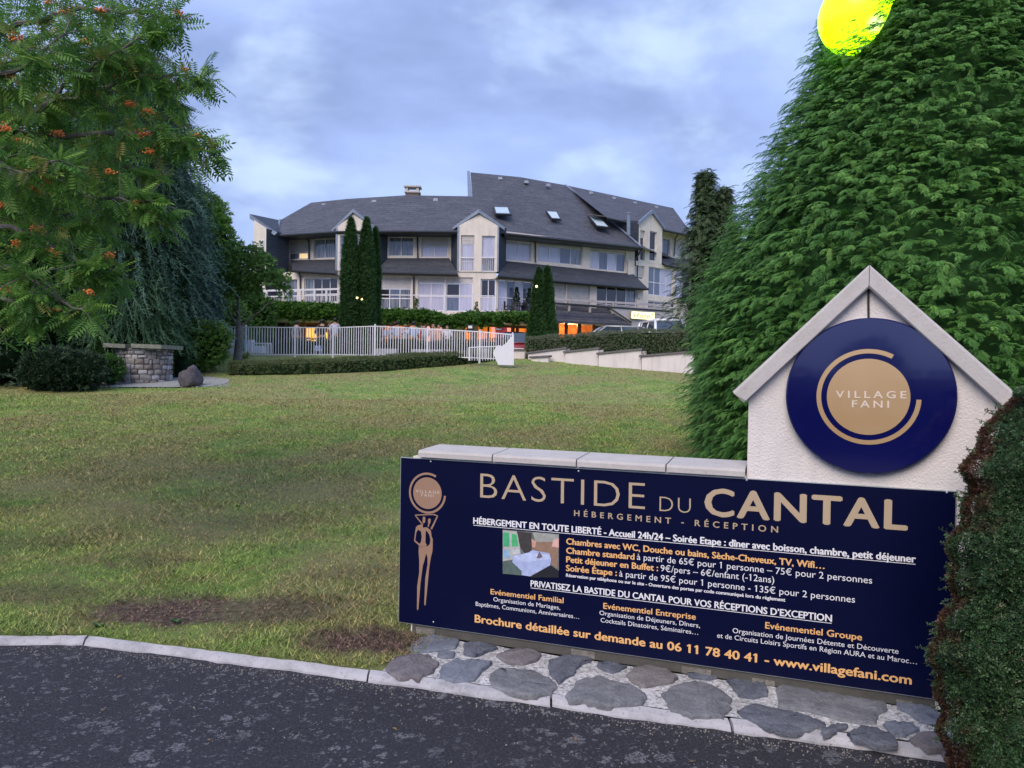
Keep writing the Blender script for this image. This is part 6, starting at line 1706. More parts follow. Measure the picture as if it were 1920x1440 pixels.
# ---- ivy along the terrace edge --------------------------------
M_ivy = foliage_mat('ivy_leaves', (.026, .080, .012), (.060, .165, .022), (.12, .27, .038), None, .25, .45, 3.0)
def ivy(label, fr, spans, n, size=.17):
    x0 = spans[0][0]; p0 = fr.H(x0, 590, TO); t = empty('climbing_vine', p0, 0, label, 'vine')
    P = []; D = []
    xs = [s_[0] for s_ in spans]; tp = [s_[1] for s_ in spans]; bt = [s_[2] for s_ in spans]
    mb = MB()
    for i, x in enumerate(np.linspace(xs[0], xs[-1], 40)):
        a, b_ = np.interp(x, xs, tp), np.interp(x, xs, bt); m_ = 2
        A_, B_ = fr.H(x, a + m_, TO + .02), fr.H(x, b_ - m_, TO + .02)
        mb.v += [tuple(A_), tuple(A_ + fr.N * .16 - Vector((0, 0, .1))), tuple(B_ + fr.N * .16), tuple(B_)]
    for i in range(39):
        for k in range(3): mb.f.append((i * 4 + k, i * 4 + k + 1, i * 4 + k + 5, i * 4 + k + 4)); mb.m.append(0)
    mb.build('stems', M_core, t)  # solid dark band backing the leaves, no single stems modelled
    for _ in range(n):
        x = random.uniform(xs[0], xs[-1]); a, b_ = np.interp(x, xs, tp), np.interp(x, xs, bt)
        jl = 3.5 * math.sin(x * .21) + 2 * math.sin(x * .53 + 1); u_ = random.random(); y = a + (b_ - a + jl) * u_
        off = TO + .12 + .26 * math.sin(math.pi * min(1, u_ + .15)) + random.uniform(-.06, .1); P.append(tuple(fr.H(x, y, off)))
        D.append(tuple(fr.N * .6 + Vector((random.gauss(0, .5), random.gauss(0, .3), random.gauss(-.5, .4)))))
    P = np.array(P); D = np.array(D); split_scatter('foliage', TC, P, D, np.tile(np.array(fr.N) + [0, 0, .5], (len(P), 1)) + rng.normal(size=P.shape) * .35, rng.uniform(.6, 1.2, len(P)) * size, M_ivy, t)
ivy('bright green vine hanging over the left terrace edge', L1, [(455, 565, 597), (500, 562, 598), (560, 564, 600), (620, 566, 603), (642, 568, 600)], 2300)
ivy('vine curtain reaching the ground at the left corner of the terrace', L1, [(395, 560, 640), (440, 572, 668), (480, 590, 668), (519, 592, 662)], 3200, .2)
ivy('leafy vine mound on the terrace edge right of the thuja columns', L2, [(704, 577, 604), (750, 578, 606), (800, 578, 607), (825, 584, 612), (850, 596, 607)], 1600)
ivy('vine draped over the terrace edge under the table and chairs', L2, [(824, 603, 612), (850, 588, 615), (876, 582, 613), (920, 583, 608), (935, 584, 606)], 1000)
ivy('vine trailing beside the short thuja pair', A, [(926, 584, 607), (960, 583, 605), (1000, 584, 603)], 800)
for px, y0, y1, fr, lb in [(781, 561, 580, L2, 'small vine shoot climbing beside the downpipe'), (893, 568, 588, L2, 'small vine shoot climbing between the two window groups')]:
    t = empty('vine_shoot', fr.H(px, y1, 1.2), 0, lb, 'vine'); n = 60
    P = np.array([tuple(fr.H(px + random.gauss(0, 2.2) * (1 - u_) + .8 * random.gauss(0, 1), y1 + (y0 - y1) * u_, 1.2)) for u_ in rng.random(n)]); split_scatter('foliage', TC, P, rnd_dirs(n) + [0, 0, .6], rnd_dirs(n), rng.uniform(.08, .15, n), foliage_mat('young_vine', (.06, .11, .03), (.10, .17, .04), (.15, .22, .06)), t)

# ---- near hedge at the right edge ------------------------------
def near_hedge():
    # outline of the clipped mass: local frame on the board's direction
    t = empty('clipped_hedge', (2.75, 2.75, 0), 0, 'small leaved cotoneaster hedge with brown patches covering the right end of the board', 'hedge')
    def brown(nt, c):
        g = nd(nt, 'ShaderNodeNewGeometry'); s = nd(nt, 'ShaderNodeSeparateXYZ'); nt.links.new(g.outputs['Position'], s.inputs[0])
        n = noise(nt, pos(nt), 3.4, 4, .7); 
        at = nd(nt, 'ShaderNodeAttribute', attribute_name='dry')
        ad = nd(nt, 'ShaderNodeMath', operation='ADD'); nt.links.new(n, ad.inputs[0]); nt.links.new(at.outputs['Fac'], ad.inputs[1])
        m = ramp(nt, ad.outputs[0], [(.68, G3(0)), (.80, G3(1))])
        return mix(nt, m, c, ramp(nt, noise(nt, pos(nt), 60, 2), [(.3, (.05, .025, .018)), (.5, (.11, .055, .035)), (.7, (.20, .12, .075))]))
    mat = foliage_mat('cotoneaster_leaves', (.028, .066, .030), (.060, .125, .052), (.12, .21, .09), (.24, .22, .15), .2, .4, 5.0, brown)
    Q = lambda px, py, d: np.array(W(px, py, d))
    # left silhouette px per py, and depth of the surface there
    sil = [(700, 1990, 3.3), (745, 1905, 3.25), (770, 1862, 3.2), (830, 1843, 3.12), (880, 1815, 3.08), (930, 1808, 3.05), (1000, 1795, 3.02), (1100, 1782, 3.0), (1180, 1765, 2.98), (1250, 1752, 2.96), (1300, 1752, 2.96), (1360, 1772, 2.94), (1440, 1790, 2.9), (1520, 1800, 2.88)]
    ys = [s_[0] for s_ in sil]; xs_ = [s_[1] for s_ in sil]; ds = [s_[2] for s_ in sil]
    n = 42000; P = []; D = []; dry = []
    for i in range(n):
        py = 700 + 830 * random.random(); x0 = np.interp(py, ys, xs_); d0 = np.interp(py, ys, ds)
        x0 += 9 * math.sin(py * .035) + 6 * math.sin(py * .09 + 1)
        r_ = random.random()
        # rounded corner: depth falls as one goes right, then flat face to the road
        e = r_ ** 1.15 * 300; dep = d0 - .34 * (1 - math.exp(-e / 45.0)) + .03 * math.sin(e * .05) * math.cos(py * .03)
        inn = random.random() ** 2 * .07
        P.append(Q(x0 + e, py, dep + inn)); out = np.array([-1 * math.exp(-e / 60), -1, .1])
        D.append(out + np.array([random.gauss(0, .6), random.gauss(0, .5), random.gauss(.2, .6)]))
        dry.append(.33 * math.exp(-e / 26) + (.10 if py > 1180 and e < 70 else 0) + (.13 if 740 < py < 1000 and e < 75 else 0))
    # back of the corner, towards the sign wall
    for i in range(9000):
        py = 745 + 780 * random.random(); x0 = np.interp(py, ys, xs_); d0 = np.interp(py, ys, ds); x0 += 9 * math.sin(py * .035) + 6 * math.sin(py * .09 + 1)
        dd = random.random() * .30; P.append(Q(x0 + dd * 42 * (1 if py < 1300 else .3), py, d0 + dd)); D.append(np.array([-1, .3, .1]) + np.array([random.gauss(0, .6), random.gauss(0, .5), random.gauss(.2, .6)])); dry.append(.30)
    # top surface
    for i in range(5000):
        e = random.random() ** .8; px = 1900 + 150 * e; P.append(Q(px, 742 - 40 * e + random.uniform(-6, 4), 3.2 - .25 * random.random())); D.append(np.array([-.2, -.3, 1]) + np.array([random.gauss(0, .5)] * 3)); dry.append(.05)
    P = np.array(P); D = np.array(D); dry = np.array(dry)
    tpl = merge_t([xf(T_leaf(.62, .1), (0, .25 * k, 0), (-1) ** k * .9, .2, .3 * (-1) ** k, .55) for k in range(3)] + [(np.array([(-.02, -.3, 0), (.02, -.3, 0), (0, .8, 0)]), np.array([(0, 1, 2)]))])
    V, T, r_ = scatter_arrays(tpl, P, D, rnd_dirs(len(P)), rng.uniform(.014, .026, len(P)))
    me = tri_mesh('foliage', V - np.array(t.location), T, r_, mat); a = me.attributes.new('dry', 'FLOAT', 'POINT'); a.data.foreach_set('value', np.repeat(dry, len(tpl[0])).astype(np.float32))
    o = bpy.data.objects.new('foliage', me); COL.objects.link(o); o.parent = t
    # loose shoots reaching over the board
    sh = MB(); P2 = []; D2 = []
    for k in range(46):
        py = random.uniform(770, 1400); x0 = np.interp(py, ys, xs_) + 9 * math.sin(py * .035) + 6 * math.sin(py * .09 + 1); d0 = np.interp(py, ys, ds)
        a = Q(x0 + 14, py, d0); b_ = Q(x0 - random.uniform(4, 26), py - random.uniform(-10, 22), d0 - .02)
        sh.tube([Vector(a), Vector((a + b_) / 2 + np.array([0, 0, .006])), Vector(b_)], [.0022, .0016, .001], 4)
        for w in range(7): f = random.uniform(.25, 1); P2.append(a + (b_ - a) * f); D2.append(rnd_dirs(1)[0])
    s_ = sh.build('shoots', M_barkd, t); s_['kind'] = 'stuff'
    V, T, r_ = scatter_arrays(tpl, np.array(P2), np.array(D2), rnd_dirs(len(P2)), rng.uniform(.014, .022, len(P2)))
    me = tri_mesh('shoot_leaves', V - np.array(t.location), T, r_, mat); o = bpy.data.objects.new('shoot_leaves', me); COL.objects.link(o); o.parent = t; o['kind'] = 'stuff'
    # core
    mb = MB(); rows = 14; cols = 9
    for j in range(rows):
        py = 735 + 800 * j / (rows - 1); x0 = np.interp(py, ys, xs_); d0 = np.interp(py, ys, ds)
        for i in range(cols):
            if i == 0: p = Q(x0 + 38, py, d0 + .36)
            else:
                e = 24 + 40 * (i - 1) ** 1.25; p = Q(x0 + e, py + (12 if j == 0 else 0), d0 - .34 * (1 - math.exp(-e / 45.0)) + .12)
            mb.v.append(tuple(p))
    for j in range(rows - 1):
        for i in range(cols - 1): mb.f.append((j * cols + i, (j + 1) * cols + i, (j + 1) * cols + i + 1, j * cols + i + 1)); mb.m.append(0)
    a = [tuple(Q(1940 + 40 * i, 728, 3.5 - .3 * k)) for k in range(3) for i in range(5)]
    mb.add(a, [(k * 5 + i, k * 5 + i + 1, k * 5 + i + 6, k * 5 + i + 5) for k in range(2) for i in range(4)])
    mb.build('dark_core', M_coreb, t)
near_hedge()
# weeds by the kerb
for px, py, lb in [(185, 1176, 'small green weed in the bare soil by the kerb, leftmost'), (332, 1168, 'small green weed in the middle of the bare earth patch'), (520, 1252, 'tiny weed sprouting from the kerb edge below the grass')]:
    b = G(px, py) if py < 1200 else flat_g(px, py, -.06); n = 16; a = rng.random(n) * 6.28
    o = empty('weed', b, 0, lb, 'weed'); split_scatter('leaves', [T_leaf(.35, .1)], np.tile(np.array(b), (n, 1)), np.stack([np.cos(a), np.sin(a), rng.uniform(.2, .9, n)], 1), np.tile([0, 0, 1.], (n, 1)), rng.uniform(.03, .055, n), foliage_mat('weed_leaves', (.03, .09, .03), (.05, .14, .05), (.09, .2, .07)), o)

# trees across the road behind the viewer, seen only as reflections in the glossy signs
for bx, by, hh, rr_, lb in [(-34, -75, 8.5, 4.0, 'round leafy tree across the road behind the viewer, leftmost'), (-22, -84, 6.5, 3.0, 'small leafy tree across the road behind the viewer'), (8, -92, 7.0, 4.6, 'broad leafy tree across the road behind the viewer'), (30, -80, 5.5, 3.4, 'leafy tree across the road behind the viewer, rightmost')]:
    tk = MB(); tk.tube([(bx, by, -.3), (bx, by, hh * .5)], [.25, .12], 8)
    leafy(lb, bx, by, -.2, [(bx, by, hh * .62, rr_, rr_, hh * .40), (bx + rr_ * .5, by, hh * .5, rr_ * .7, rr_ * .7, hh * .28), (bx - rr_ * .5, by + .5, hh * .55, rr_ * .7, rr_ * .7, hh * .3)], M_leafd, 1000, .5, [('trunk', tk)])

hedge('unseen hedge added behind the viewer to darken the sign reflections', [(-40, -13), (-12, -12.5), (12, -12.5), (40, -14)], 1.4, 2.0, M_leafd, 9000, .22, zb=-.15)  # added out of view so the glossy disc mirrors something dark
# ================================================================ GARDEN THINGS
# stone well
def well():
    c = W(270.5, 727, 20.6); r0 = .70; x, y = c.x, c.y; z = zt(x, y - r0) + .0
    t = empty('stone_well', (x, y, z), 0, 'round rubble stone well capped with flat mossy slabs on the lawn', 'well')
    H_ = 1.02 * (c.y / 20.6) * .92
    mb = MB(); mb.lathe((x, y, z), [(r0 - .035, -.1), (r0 - .045, H_)], 40); mb.build('mortar_core', mat_concrete('well_mortar', (.20, .19, .19), 1, .5, .3), t, True)
    rs = random.Random(9); zz = 0.0
    mats = [mat_stone('well_stone_grey', (.17, .155, .15), (.25, .23, .225), (.35, .33, .33)), mat_stone('well_stone_pale', (.30, .285, .29), (.40, .385, .39), (.52, .50, .51)), mat_stone('well_stone_brown', (.12, .10, .09), (.19, .165, .15), (.28, .25, .235))]
    while zz < H_ - .03:
        hh = min(rs.uniform(.08, .15), H_ - zz); a = rs.random()
        a0 = a
        while a < a0 + 6.283 - .05:
            w = rs.uniform(.11, .42); w = min(w, a0 + 6.283 - a)
            mb = MB(); k = 4; bul = rs.uniform(.0, .035); g_ = .012; vs = []
            zlo, zhi = zz + g_ * .6 + rs.uniform(-.035, .012) * (zz > 0), zz + hh - g_ * .6 + rs.uniform(-.03, .015)
            for i in range(k + 1):
                f = i / k; aa = a + g_ / r0 + (w - 2 * g_ / r0) * f; pinch = .012 if i in (0, k) else 0
                for (rr_, zq) in [(r0 - .05, zlo), (r0 - .005, zlo + pinch), (r0 + bul * (1 - abs(2 * f - 1) ** 2), zlo + (zhi - zlo) * .35), (r0 + bul * (1 - abs(2 * f - 1) ** 2) * .8, zlo + (zhi - zlo) * .7), (r0 - .008, zhi - pinch), (r0 - .05, zhi)]:
                    vs.append((x + math.cos(aa) * rr_, y + math.sin(aa) * rr_, z + zq + rs.uniform(-.003, .003)))
            fs = [(i * 6 + j, (i + 1) * 6 + j, (i + 1) * 6 + j + 1, i * 6 + j + 1) for i in range(k) for j in range(5)] + [tuple(range(5, -1, -1)), tuple(k * 6 + j for j in range(6))]
            # only the half towards the lawn needs single stones
            if math.sin((a + w / 2)) < .35:
                mb.add(vs, fs); mb.build('stone', rs.choice([mats[0], mats[0], mats[2], mats[1]]) if rs.random() < .8 else mats[1], t)
            a += w
        zz += hh
    Mm = mat_stone('mossy_slab', (.14, .15, .11), (.21, .21, .17), (.30, .30, .26))
    for x0, x1, y0, y1 in [(-.80, -.10, -.82, .75), (-.09, .82, -.80, .75)]:
        mb = MB(); pts = [(x0, y0 + .35), (x0 + .12, y0), (x1 - .03, y0 + rs.uniform(0, .05)), (x1, y1 - .3), (x1 - .1, y1), (x0 + .1, y1)]
        mb.prism([(x + p[0], y + p[1], z + H_ + .003 + .02 * math.sin(p[0] * 5)) for p in pts], (0, 0, .105)); mb.build('cap_slab', Mm, t)
well()
# boulder
def boulder():
    b = G(350, 727); r_ = .30; vs, fs = ico((0, 0, 0), 1, 3); from mathutils import noise as mn
    out = []
    for p in vs:
        q = Vector((p.x, p.y, p.z)); k = 1 + .28 * mn.noise(q * 1.3 + Vector((3, 1, 0))) + .10 * mn.noise(q * 4)
        zz = q.z * .68 * k * (1.15 if q.z > 0 else .8)
        out.append((b.x + q.x * r_ * .98 * k * (1 - .25 * max(0, q.z)), b.y + .25 + q.y * r_ * k, b.z + .17 + zz * .46))
    mb = MB(); mb.add(out, fs); M_ = mat_stone('dark_basalt', (.045, .038, .048), (.075, .064, .078), (.13, .115, .13))
    o = mb.build('boulder', M_, None, True); tag(o, 'dark purplish basalt boulder lying on gravel right of the stone well', 'boulder')
boulder()
# gravel bed
def gravel():
    pts = [(150, 716), (230, 712), (330, 708), (392, 707), (432, 712), (425, 719), (400, 724), (330, 726.5), (230, 726.5), (160, 722)]
    P = [G(x, y, .012) for x, y in pts]; c = sum(P, Vector()) / len(P); mb = MB(); mb.add([p + Vector((0, 0, .012)) for p in P] + [c + Vector((0, 0, .015))], [(i, (i + 1) % len(P), len(P)) for i in range(len(P))])
    tag(mb.build('gravel_bed', mat_concrete('pale_gravel', (.30, .31, .30), 2, .6, 1.0)), kind='structure')
    mb = MB()
    for _ in range(1500):
        x_, y_ = random.uniform(150, 430), random.uniform(709, 726); 
        if not (708 + abs(x_ - 300) * .02 < y_ < 726): continue
        g_ = G(x_, y_, .02); s_ = random.uniform(.012, .03); vs, fs = ico((g_.x, g_.y, g_.z), (s_, s_, s_ * .6), 0); mb.add(vs, fs)
    tag(mb.build('gravel', mat_stone('gravel_stone', (.20, .21, .20), (.32, .33, .32), (.46, .47, .46))), 'pale gravel stones around the boulder', 'gravel', kind='stuff')
gravel()

# white pool fence ------------------------------------------------
M_wmet = simple('white_metal', (.74, .73, .80), .4, 0, .04)
fence = empty('metal_fence', (-4, 28, 1.95), 0, 'white metal bar fence around the pool across the lawn', 'fence')
FP = [(398, 612, 669, 28.4), (460.5, 612.5, 669, 28.2), (553, 613.5, 668.5, 28.1), (624, 614, 668.5, 28.0), (702.5, 611, 669.5, 27.8), (801, 616, 671, 27.3), (899, 621.5, 675, 26.9), (960.5, 627, 677.5, 26.6)]
postmesh = None
nbars = [11, 17, 13, 17, 19, 20, 13]
tops = [W(a, b_ + 1.5, d) for a, b_, c, d in FP]; bots = [W(a, c, d) for a, b_, c, d in FP]
def upbox(mb, p, q, w):
    """vertical bar from p up to q, half width w"""
    mb.box8([p + Vector(v) for v in [(-w, -w, 0), (w, -w, 0), (w, w, 0), (-w, w, 0)]] + [q + Vector(v) for v in [(-w, -w, 0), (w, -w, 0), (w, w, 0), (-w, w, 0)]])
for i, (tp_, bt_) in enumerate(zip(tops, bots)):
    tp2 = Vector((bt_.x, bt_.y, tp_.z + .035)); mb = MB(); upbox(mb, Vector((bt_.x, bt_.y, bt_.z - .12)), tp2, .032)
    vs, fs = ico((tp2.x, tp2.y, tp2.z + .025), .036, 1); mb.add(vs, fs); mb.build('fence_post', M_wmet, fence)
bar_me = None
for i in range(len(FP) - 1):
    a0, a1, b0_, b1_ = tops[i], tops[i + 1], bots[i], bots[i + 1]
    a0 = Vector((b0_.x, b0_.y, a0.z)); a1 = Vector((b1_.x, b1_.y, a1.z))
    d = (a1 - a0).normalized(); nn = Vector((-d.y, d.x, 0)) * .02
    for p, q, nm in [(a0, a1, 'top_rail'), (b0_ + Vector((0, 0, .05)), b1_ + Vector((0, 0, .05)), 'bottom_rail')]:
        p2, q2 = p + d * .033, q - d * .033; mb = MB(); h_ = Vector((0, 0, .036)); mb.box8([p2 - nn, q2 - nn, q2 + nn, p2 + nn, p2 - nn + h_, q2 - nn + h_, q2 + nn + h_, p2 + nn + h_]); mb.build(nm, M_wmet, fence)
    for k in range(nbars[i]):
        f = (k + 1) / (nbars[i] + 1); p = b0_.lerp(b1_, f) + Vector((0, 0, .088)); q = a0.lerp(a1, f); q = Vector((p.x, p.y, q.z - .002))
        if bar_me is None:
            mb = MB(); upbox(mb, Vector((0, 0, 0)), Vector((0, 0, 1)), .0125); bar_me = mb.mesh('fence_bar', M_wmet)
        o = bpy.data.objects.new('fence_bar', bar_me); COL.objects.link(o); o.parent = fence; o.location = p - fence.location; o.scale = (1, 1, q.z - p.z)
# solid white screens
mb = MB(); q = [W(x, y, 28.6) for x, y in [(403, 670), (445, 670), (445, 637), (403, 637)]]; mb.prism(q, (0, .03, 0)); mb.build('solid_panel', M_wmet, fence)
pan = [(963.5, 628), (957, 633), (950, 642), (943, 648), (930, 650), (924, 662), (934, 684), (963.5, 685)]
mb = MB(); mb.prism([W(x, y, 26.3) for x, y in pan][::-1], (0, .035, 0)); o = mb.build('stair_screen', M_wmet); tag(o, 'solid white sheet metal screen with a curved top beside the pool steps', 'screen')
sg = empty('stair_rail', W(905, 676, 26.6), 0, 'low white stair handrail with short bars left of the curved screen', 'railing')
mb = MB(); mb.tube([W(879, 652, 26.7), W(885, 651.5, 26.7), W(905, 650.5, 26.6), W(925, 650, 26.5), W(938, 648.5, 26.4)], .018, 5); mb.build('handrail', M_wmet, sg)
mb = MB()
for x in range(885, 936, 5): upbox(mb, W(x, 676, 26.62), Vector((W(x, 676, 26.62).x, W(x, 676, 26.62).y, W(x, 651.5, 26.62).z)), .010)
mb.build('bars', M_wmet, sg)['kind'] = 'stuff'
mb = MB(); upbox(mb, W(880, 676, 26.7), W(880, 651, 26.7), .03); mb.build('end_post', M_wmet, sg)
pg = empty('pool_gate', W(490, 667, 29), 0, 'small white barred gate just inside the pool fence', 'gate')
mb = MB(); z0 = 2.0; xa, xb = W(464, 668, 29).x, W(509, 668, 29).x; zt_ = W(486, 642.5, 29).z
mb.box((xa, 28.98, zt_ - .05), (xb, 29.02, zt_)); mb.build('top_rail', M_wmet, pg); mb = MB()
for k in range(9): x = xa + (xb - xa) * k / 8; mb.box((x - .014, 28.985, z0), (x + .014, 29.015, zt_ - .05))
mb.build('bars', M_wmet, pg)['kind'] = 'stuff'
mb = MB(); mb.box((W(464, 640, 29.2).x, 29.2, z0), (W(473, 640, 29.2).x, 29.5, W(468, 637, 29.2).z)); o = mb.build('white_cabinet', M_wmet); tag(o, 'small white cabinet standing behind the pool gate', 'cabinet')
mb = MB(); mb.box((W(474, 650, 29.4).x, 29.45, z0), (W(492, 650, 29.4).x, 29.9, W(480, 648, 29.4).z)); tag(mb.build('white_planter', M_wmet), 'low white planter box behind the bars of the pool gate', 'planter')
# teal oval float hanging by the tree
c = W(455.5, 646, 27.75); seg = 24; mb = MB()
for r1, off in [(1, .0), (1, -.03), (.85, -.045)]:
    for i in range(seg): a = 6.2832 * i / seg; mb.v.append((c.x + math.cos(a) * .065 * r1, c.y + off, c.z + math.sin(a) * .20 * r1))
for j in range(2):
    for i in range(seg): mb.f.append((j * seg + i, j * seg + (i + 1) % seg, (j + 1) * seg + (i + 1) % seg, (j + 1) * seg + i))
mb.f += [tuple(2 * seg + i for i in range(seg)), tuple(range(seg - 1, -1, -1))]; mb.m = [0] * len(mb.f)
tag(mb.build('swim_board', simple('teal_plastic', (.03, .33, .36), .4)), 'teal oval swim board hanging between the small tree and the fence post', 'swim board')
b = G(457, 672); mb = MB(); 
o = empty('yellow_flower_clump', b, 0, 'small pale yellow plant clump at the foot of the first fence post', 'plant'); n = 70
split_scatter('leaves', [T_leaf(.4)], np.tile(np.array(b), (n, 1)) + rng.normal(size=(n, 3)) * [.06, .05, .02], np.abs(rnd_dirs(n)) * [1, 1, 1.5] * np.where(rng.random((n, 3)) < .5, -1, 1) * [1, 1, 0] + [0, 0, .8], rnd_dirs(n), rng.uniform(.1, .3, n), foliage_mat('pale_yellow_leaf', (.16, .20, .08), (.35, .36, .15), (.5, .5, .3)), o)

# stepped retaining wall ------------------------------------------
M_pinkr = mat_render('pinkish_white_render', (.72, .66, .66), .4)
M_slabd = simple('dark_coping', (.13, .12, .125), .8, 0, .25, 8)
rw = empty('retaining_wall', W(1120, 684, 28), 0, 'white rendered stepped retaining wall with dark copings beside the car park ramp', 'wall')
def dep(px): return 29.2 - (px - 963) / 327 * 2.9
def wsec(x0, x1, t0, t1, b0_, b1_, dd=0, cop=True):
    q = [W(x0, b0_ + 14, dep(x0) + dd), W(x1, b1_ + 14, dep(x1) + dd), W(x1, t1, dep(x1) + dd), W(x0, t0, dep(x0) + dd)]
    d = (q[1] - q[0]).normalized(); nn = Vector((-d.y, d.x, 0)) * .2
    mb = MB(); mb.prism(q, nn); s_ = mb.build('wall_section', M_pinkr, rw)
    if cop:
        e = nn.normalized() * -.05; up = Vector((0, 0, .07)); c_ = [q[3] + e - d * .08, q[2] + e + d * .05, q[2] + nn * 1.25 + d * .05, q[3] + nn * 1.25 - d * .08]
        mb = MB(); mb.box8([p + Vector((0, 0, .002)) for p in c_] + [p + up for p in c_]); mb.build('coping', M_slabd, s_)
wsec(1203, 1300, 670, 661, 683, 692); wsec(1122.5, 1202, 665, 656.5, 682, 684, .12); wsec(1060, 1122, 662, 654.5, 681, 683, .24); wsec(990, 1060.5, 664, 654, 680, 682, .36)
wsec(960, 995, 657.5, 657.5, 680, 680, .8); wsec(996, 1028, 672, 669.5, 679, 680, -.1)
for px, y0, y1, d_ in [(1206, 657, 669, .2), (1126, 655, 664, .3), (1063, 653, 661, .42)]:
    mb = MB(); p = W(px, y1, dep(px) + d_); mb.box((p.x - .09, p.y, p.z), (p.x + .11, p.y + .22, W(px, y0 + 1, dep(px) + d_).z)); mb.build('end_pier', M_cap, rw)

# light blue plastic chair, terrace furniture -----------------------
M_lblue = simple('pale_blue_plastic', (.45, .55, .80), .4); M_blk = simple('black_metal', (.012, .012, .015), .4)
def chair(name, label, x, y, z, rz, mat, group=None):
    t = empty(name, (x, y, z), 0, label, 'chair', group); m = Matrix.Translation((x, y, z)) @ Matrix.Rotation(rz, 4, 'Z')
    def bx(nm, a, b_):
        mb = MB(); mb.box(a, b_); mb.v = [tuple(m @ Vector(v)) for v in mb.v]; mb.build(nm, mat, t)
    bx('seat', (-.25, -.25, .42), (.25, .25, .46))
    mb = MB()
    for k in range(5): mb.box((-.24 + .1 * k, .225, .47), (-.17 + .1 * k, .255, .86))
    mb.box((-.25, .22, .86), (.25, .26, .92)); mb.v = [tuple(m @ Vector(v)) for v in mb.v]; mb.build('backrest', mat, t)
    for sx in (-1, 1):
        for sy in (-1, 1): bx('leg', (sx * .23 - .022, sy * .23 - .022, 0), (sx * .23 + .022, sy * .23 + .022, .42))
        mb = MB(); mb.box((sx * .27 - .025, -.22, .62), (sx * .27 + .025, .24, .65)); mb.box((sx * .27 - .02, -.22, .44), (sx * .27 + .02, -.18, .62)); mb.v = [tuple(m @ Vector(v)) for v in mb.v]; mb.build('armrest', mat, t)
    return t
p = W(596, 668, 29.3); chair('plastic_chair', 'pale blue plastic chair seen through the fence bars on the pool side', p.x, 29.3, 2.0, .3, M_lblue).scale = (.45, .45, .40)
for px, rz, lb in [(954, 1.4, 'dark terrace chair left of the small round table'), (966, -.2, 'dark terrace chair with slatted back right beside the round table'), (990, 2.2, 'dark terrace chair nearest the short thuja pair')]:
    p = A.H(px, 575, .85) if px > 930 else L2.H(px, 575, .8); chair('terrace_chair', lb, p.x, p.y, ZD - .04, rz, M_blk, 'dark chairs on the first floor terrace')
p = A.H(978, 575, .7); t = empty('round_table', (p.x, p.y, ZD - .04), 0, 'small dark round table between the terrace chairs', 'table')
mb = MB(); mb.lathe((p.x, p.y, ZD - .04), [(.36, .71), (.36, .74)], 18); mb.build('tabletop', M_blk, t); mb = MB(); mb.tube([(p.x, p.y, ZD - .03), (p.x, p.y, ZD + .67)], .03, 8); mb.build('leg', M_blk, t); mb = MB(); mb.lathe((p.x, p.y, ZD - .04), [(.22, 0), (.05, .03)], 14); mb.build('base', M_blk, t)
for px, lb in [(968.5, 'left dark conical shrub standing against the terrace window'), (992.5, 'right dark conical shrub standing against the terrace window')]:
    p = A.H(px, 560, .18); t = empty('potted_conifer', (p.x, p.y, ZD), 0, lb, 'plant', 'conical shrubs at the terrace window'); n = 420; q_ = rng.random(n); z0 = ZD + .78; h_ = .98; a = rng.random(n) * 6.28
    rk = .20 * (1 - q_) ** .7 * (.75 + .25 * np.sin(q_ * 22)); P = np.stack([p.x + np.cos(a) * rk, p.y + np.sin(a) * rk * .6, z0 + h_ * q_], 1)
    split_scatter('foliage', TC, P, np.stack([np.cos(a), np.sin(a), np.full(n, .5)], 1), rnd_dirs(n), rng.uniform(.06, .11, n), M_dkg, t)
    mb = MB(); mb.lathe((p.x, p.y, ZD), [(.10, -.04), (.15, .32), (.13, .33)], 14); mb.build('pot', M_blk, t); mb = MB(); mb.tube([(p.x, p.y, ZD + .3), (p.x, p.y, ZD + 1.5)], .02, 5); mb.build('stem', M_barkd, t)

# lamps -------------------------------------------------------------
def lampm(name, c, st):
    m, nt, b = material(name); b.inputs['Base Color'].default_value = rgba(c); b.inputs['Emission Color'].default_value = rgba(c); b.inputs['Emission Strength'].default_value = st; return m
gc_ = W(1608, 32, 8.85); gr = 69 / FOC * 8.85
gl_t = empty('globe_street_lamp', (gc_.x + .05, gc_.y + .1, zt(gc_.x, gc_.y)), 0, 'big glowing yellow globe lamp half buried in the top of the thuja', 'lamp')
def mat_globe():
    m, nt, b = material('yellow_globe'); b.inputs['Base Color'].default_value = (.8, .85, .0, 1); b.inputs['Roughness'].default_value = .25
    lw = nd(nt, 'ShaderNodeLayerWeight', {'Blend': .35})
    c = ramp(nt, lw.outputs['Facing'], [(0, (.46, 1.0, .01)), (.4, (.40, 1.0, .0)), (1, (.28, .85, 0))]); 
    g = nd(nt, 'ShaderNodeNewGeometry'); ds = nd(nt, 'ShaderNodeVectorMath', operation='DISTANCE'); nt.links.new(g.outputs['Position'], ds.inputs[0]); ds.inputs[1].default_value = (gc_.x + .05, gc_.y - gr * .85, gc_.z - gr * .55)
    c = mix(nt, ramp(nt, ds.outputs['Value'], [(.0, G3(.5)), (.13, G3(0))], 'EASE'), c, (1.0, 1.0, .75))
    nt.links.new(c, b.inputs['Emission Color']); b.inputs['Emission Strength'].default_value = 2.1; return m
vs, fs = ico(tuple(gc_), gr, 4); mb = MB(); mb.add(vs, fs); mb.build('globe', mat_globe(), gl_t, True)
px_, py_ = gc_.x + .42, gc_.y + .50
mb = MB(); mb.tube([(px_, py_, gc_.z), (gc_.x + gr * .5, gc_.y + gr * .7, gc_.z)], .03, 8); mb.build('arm', M_blk, gl_t)
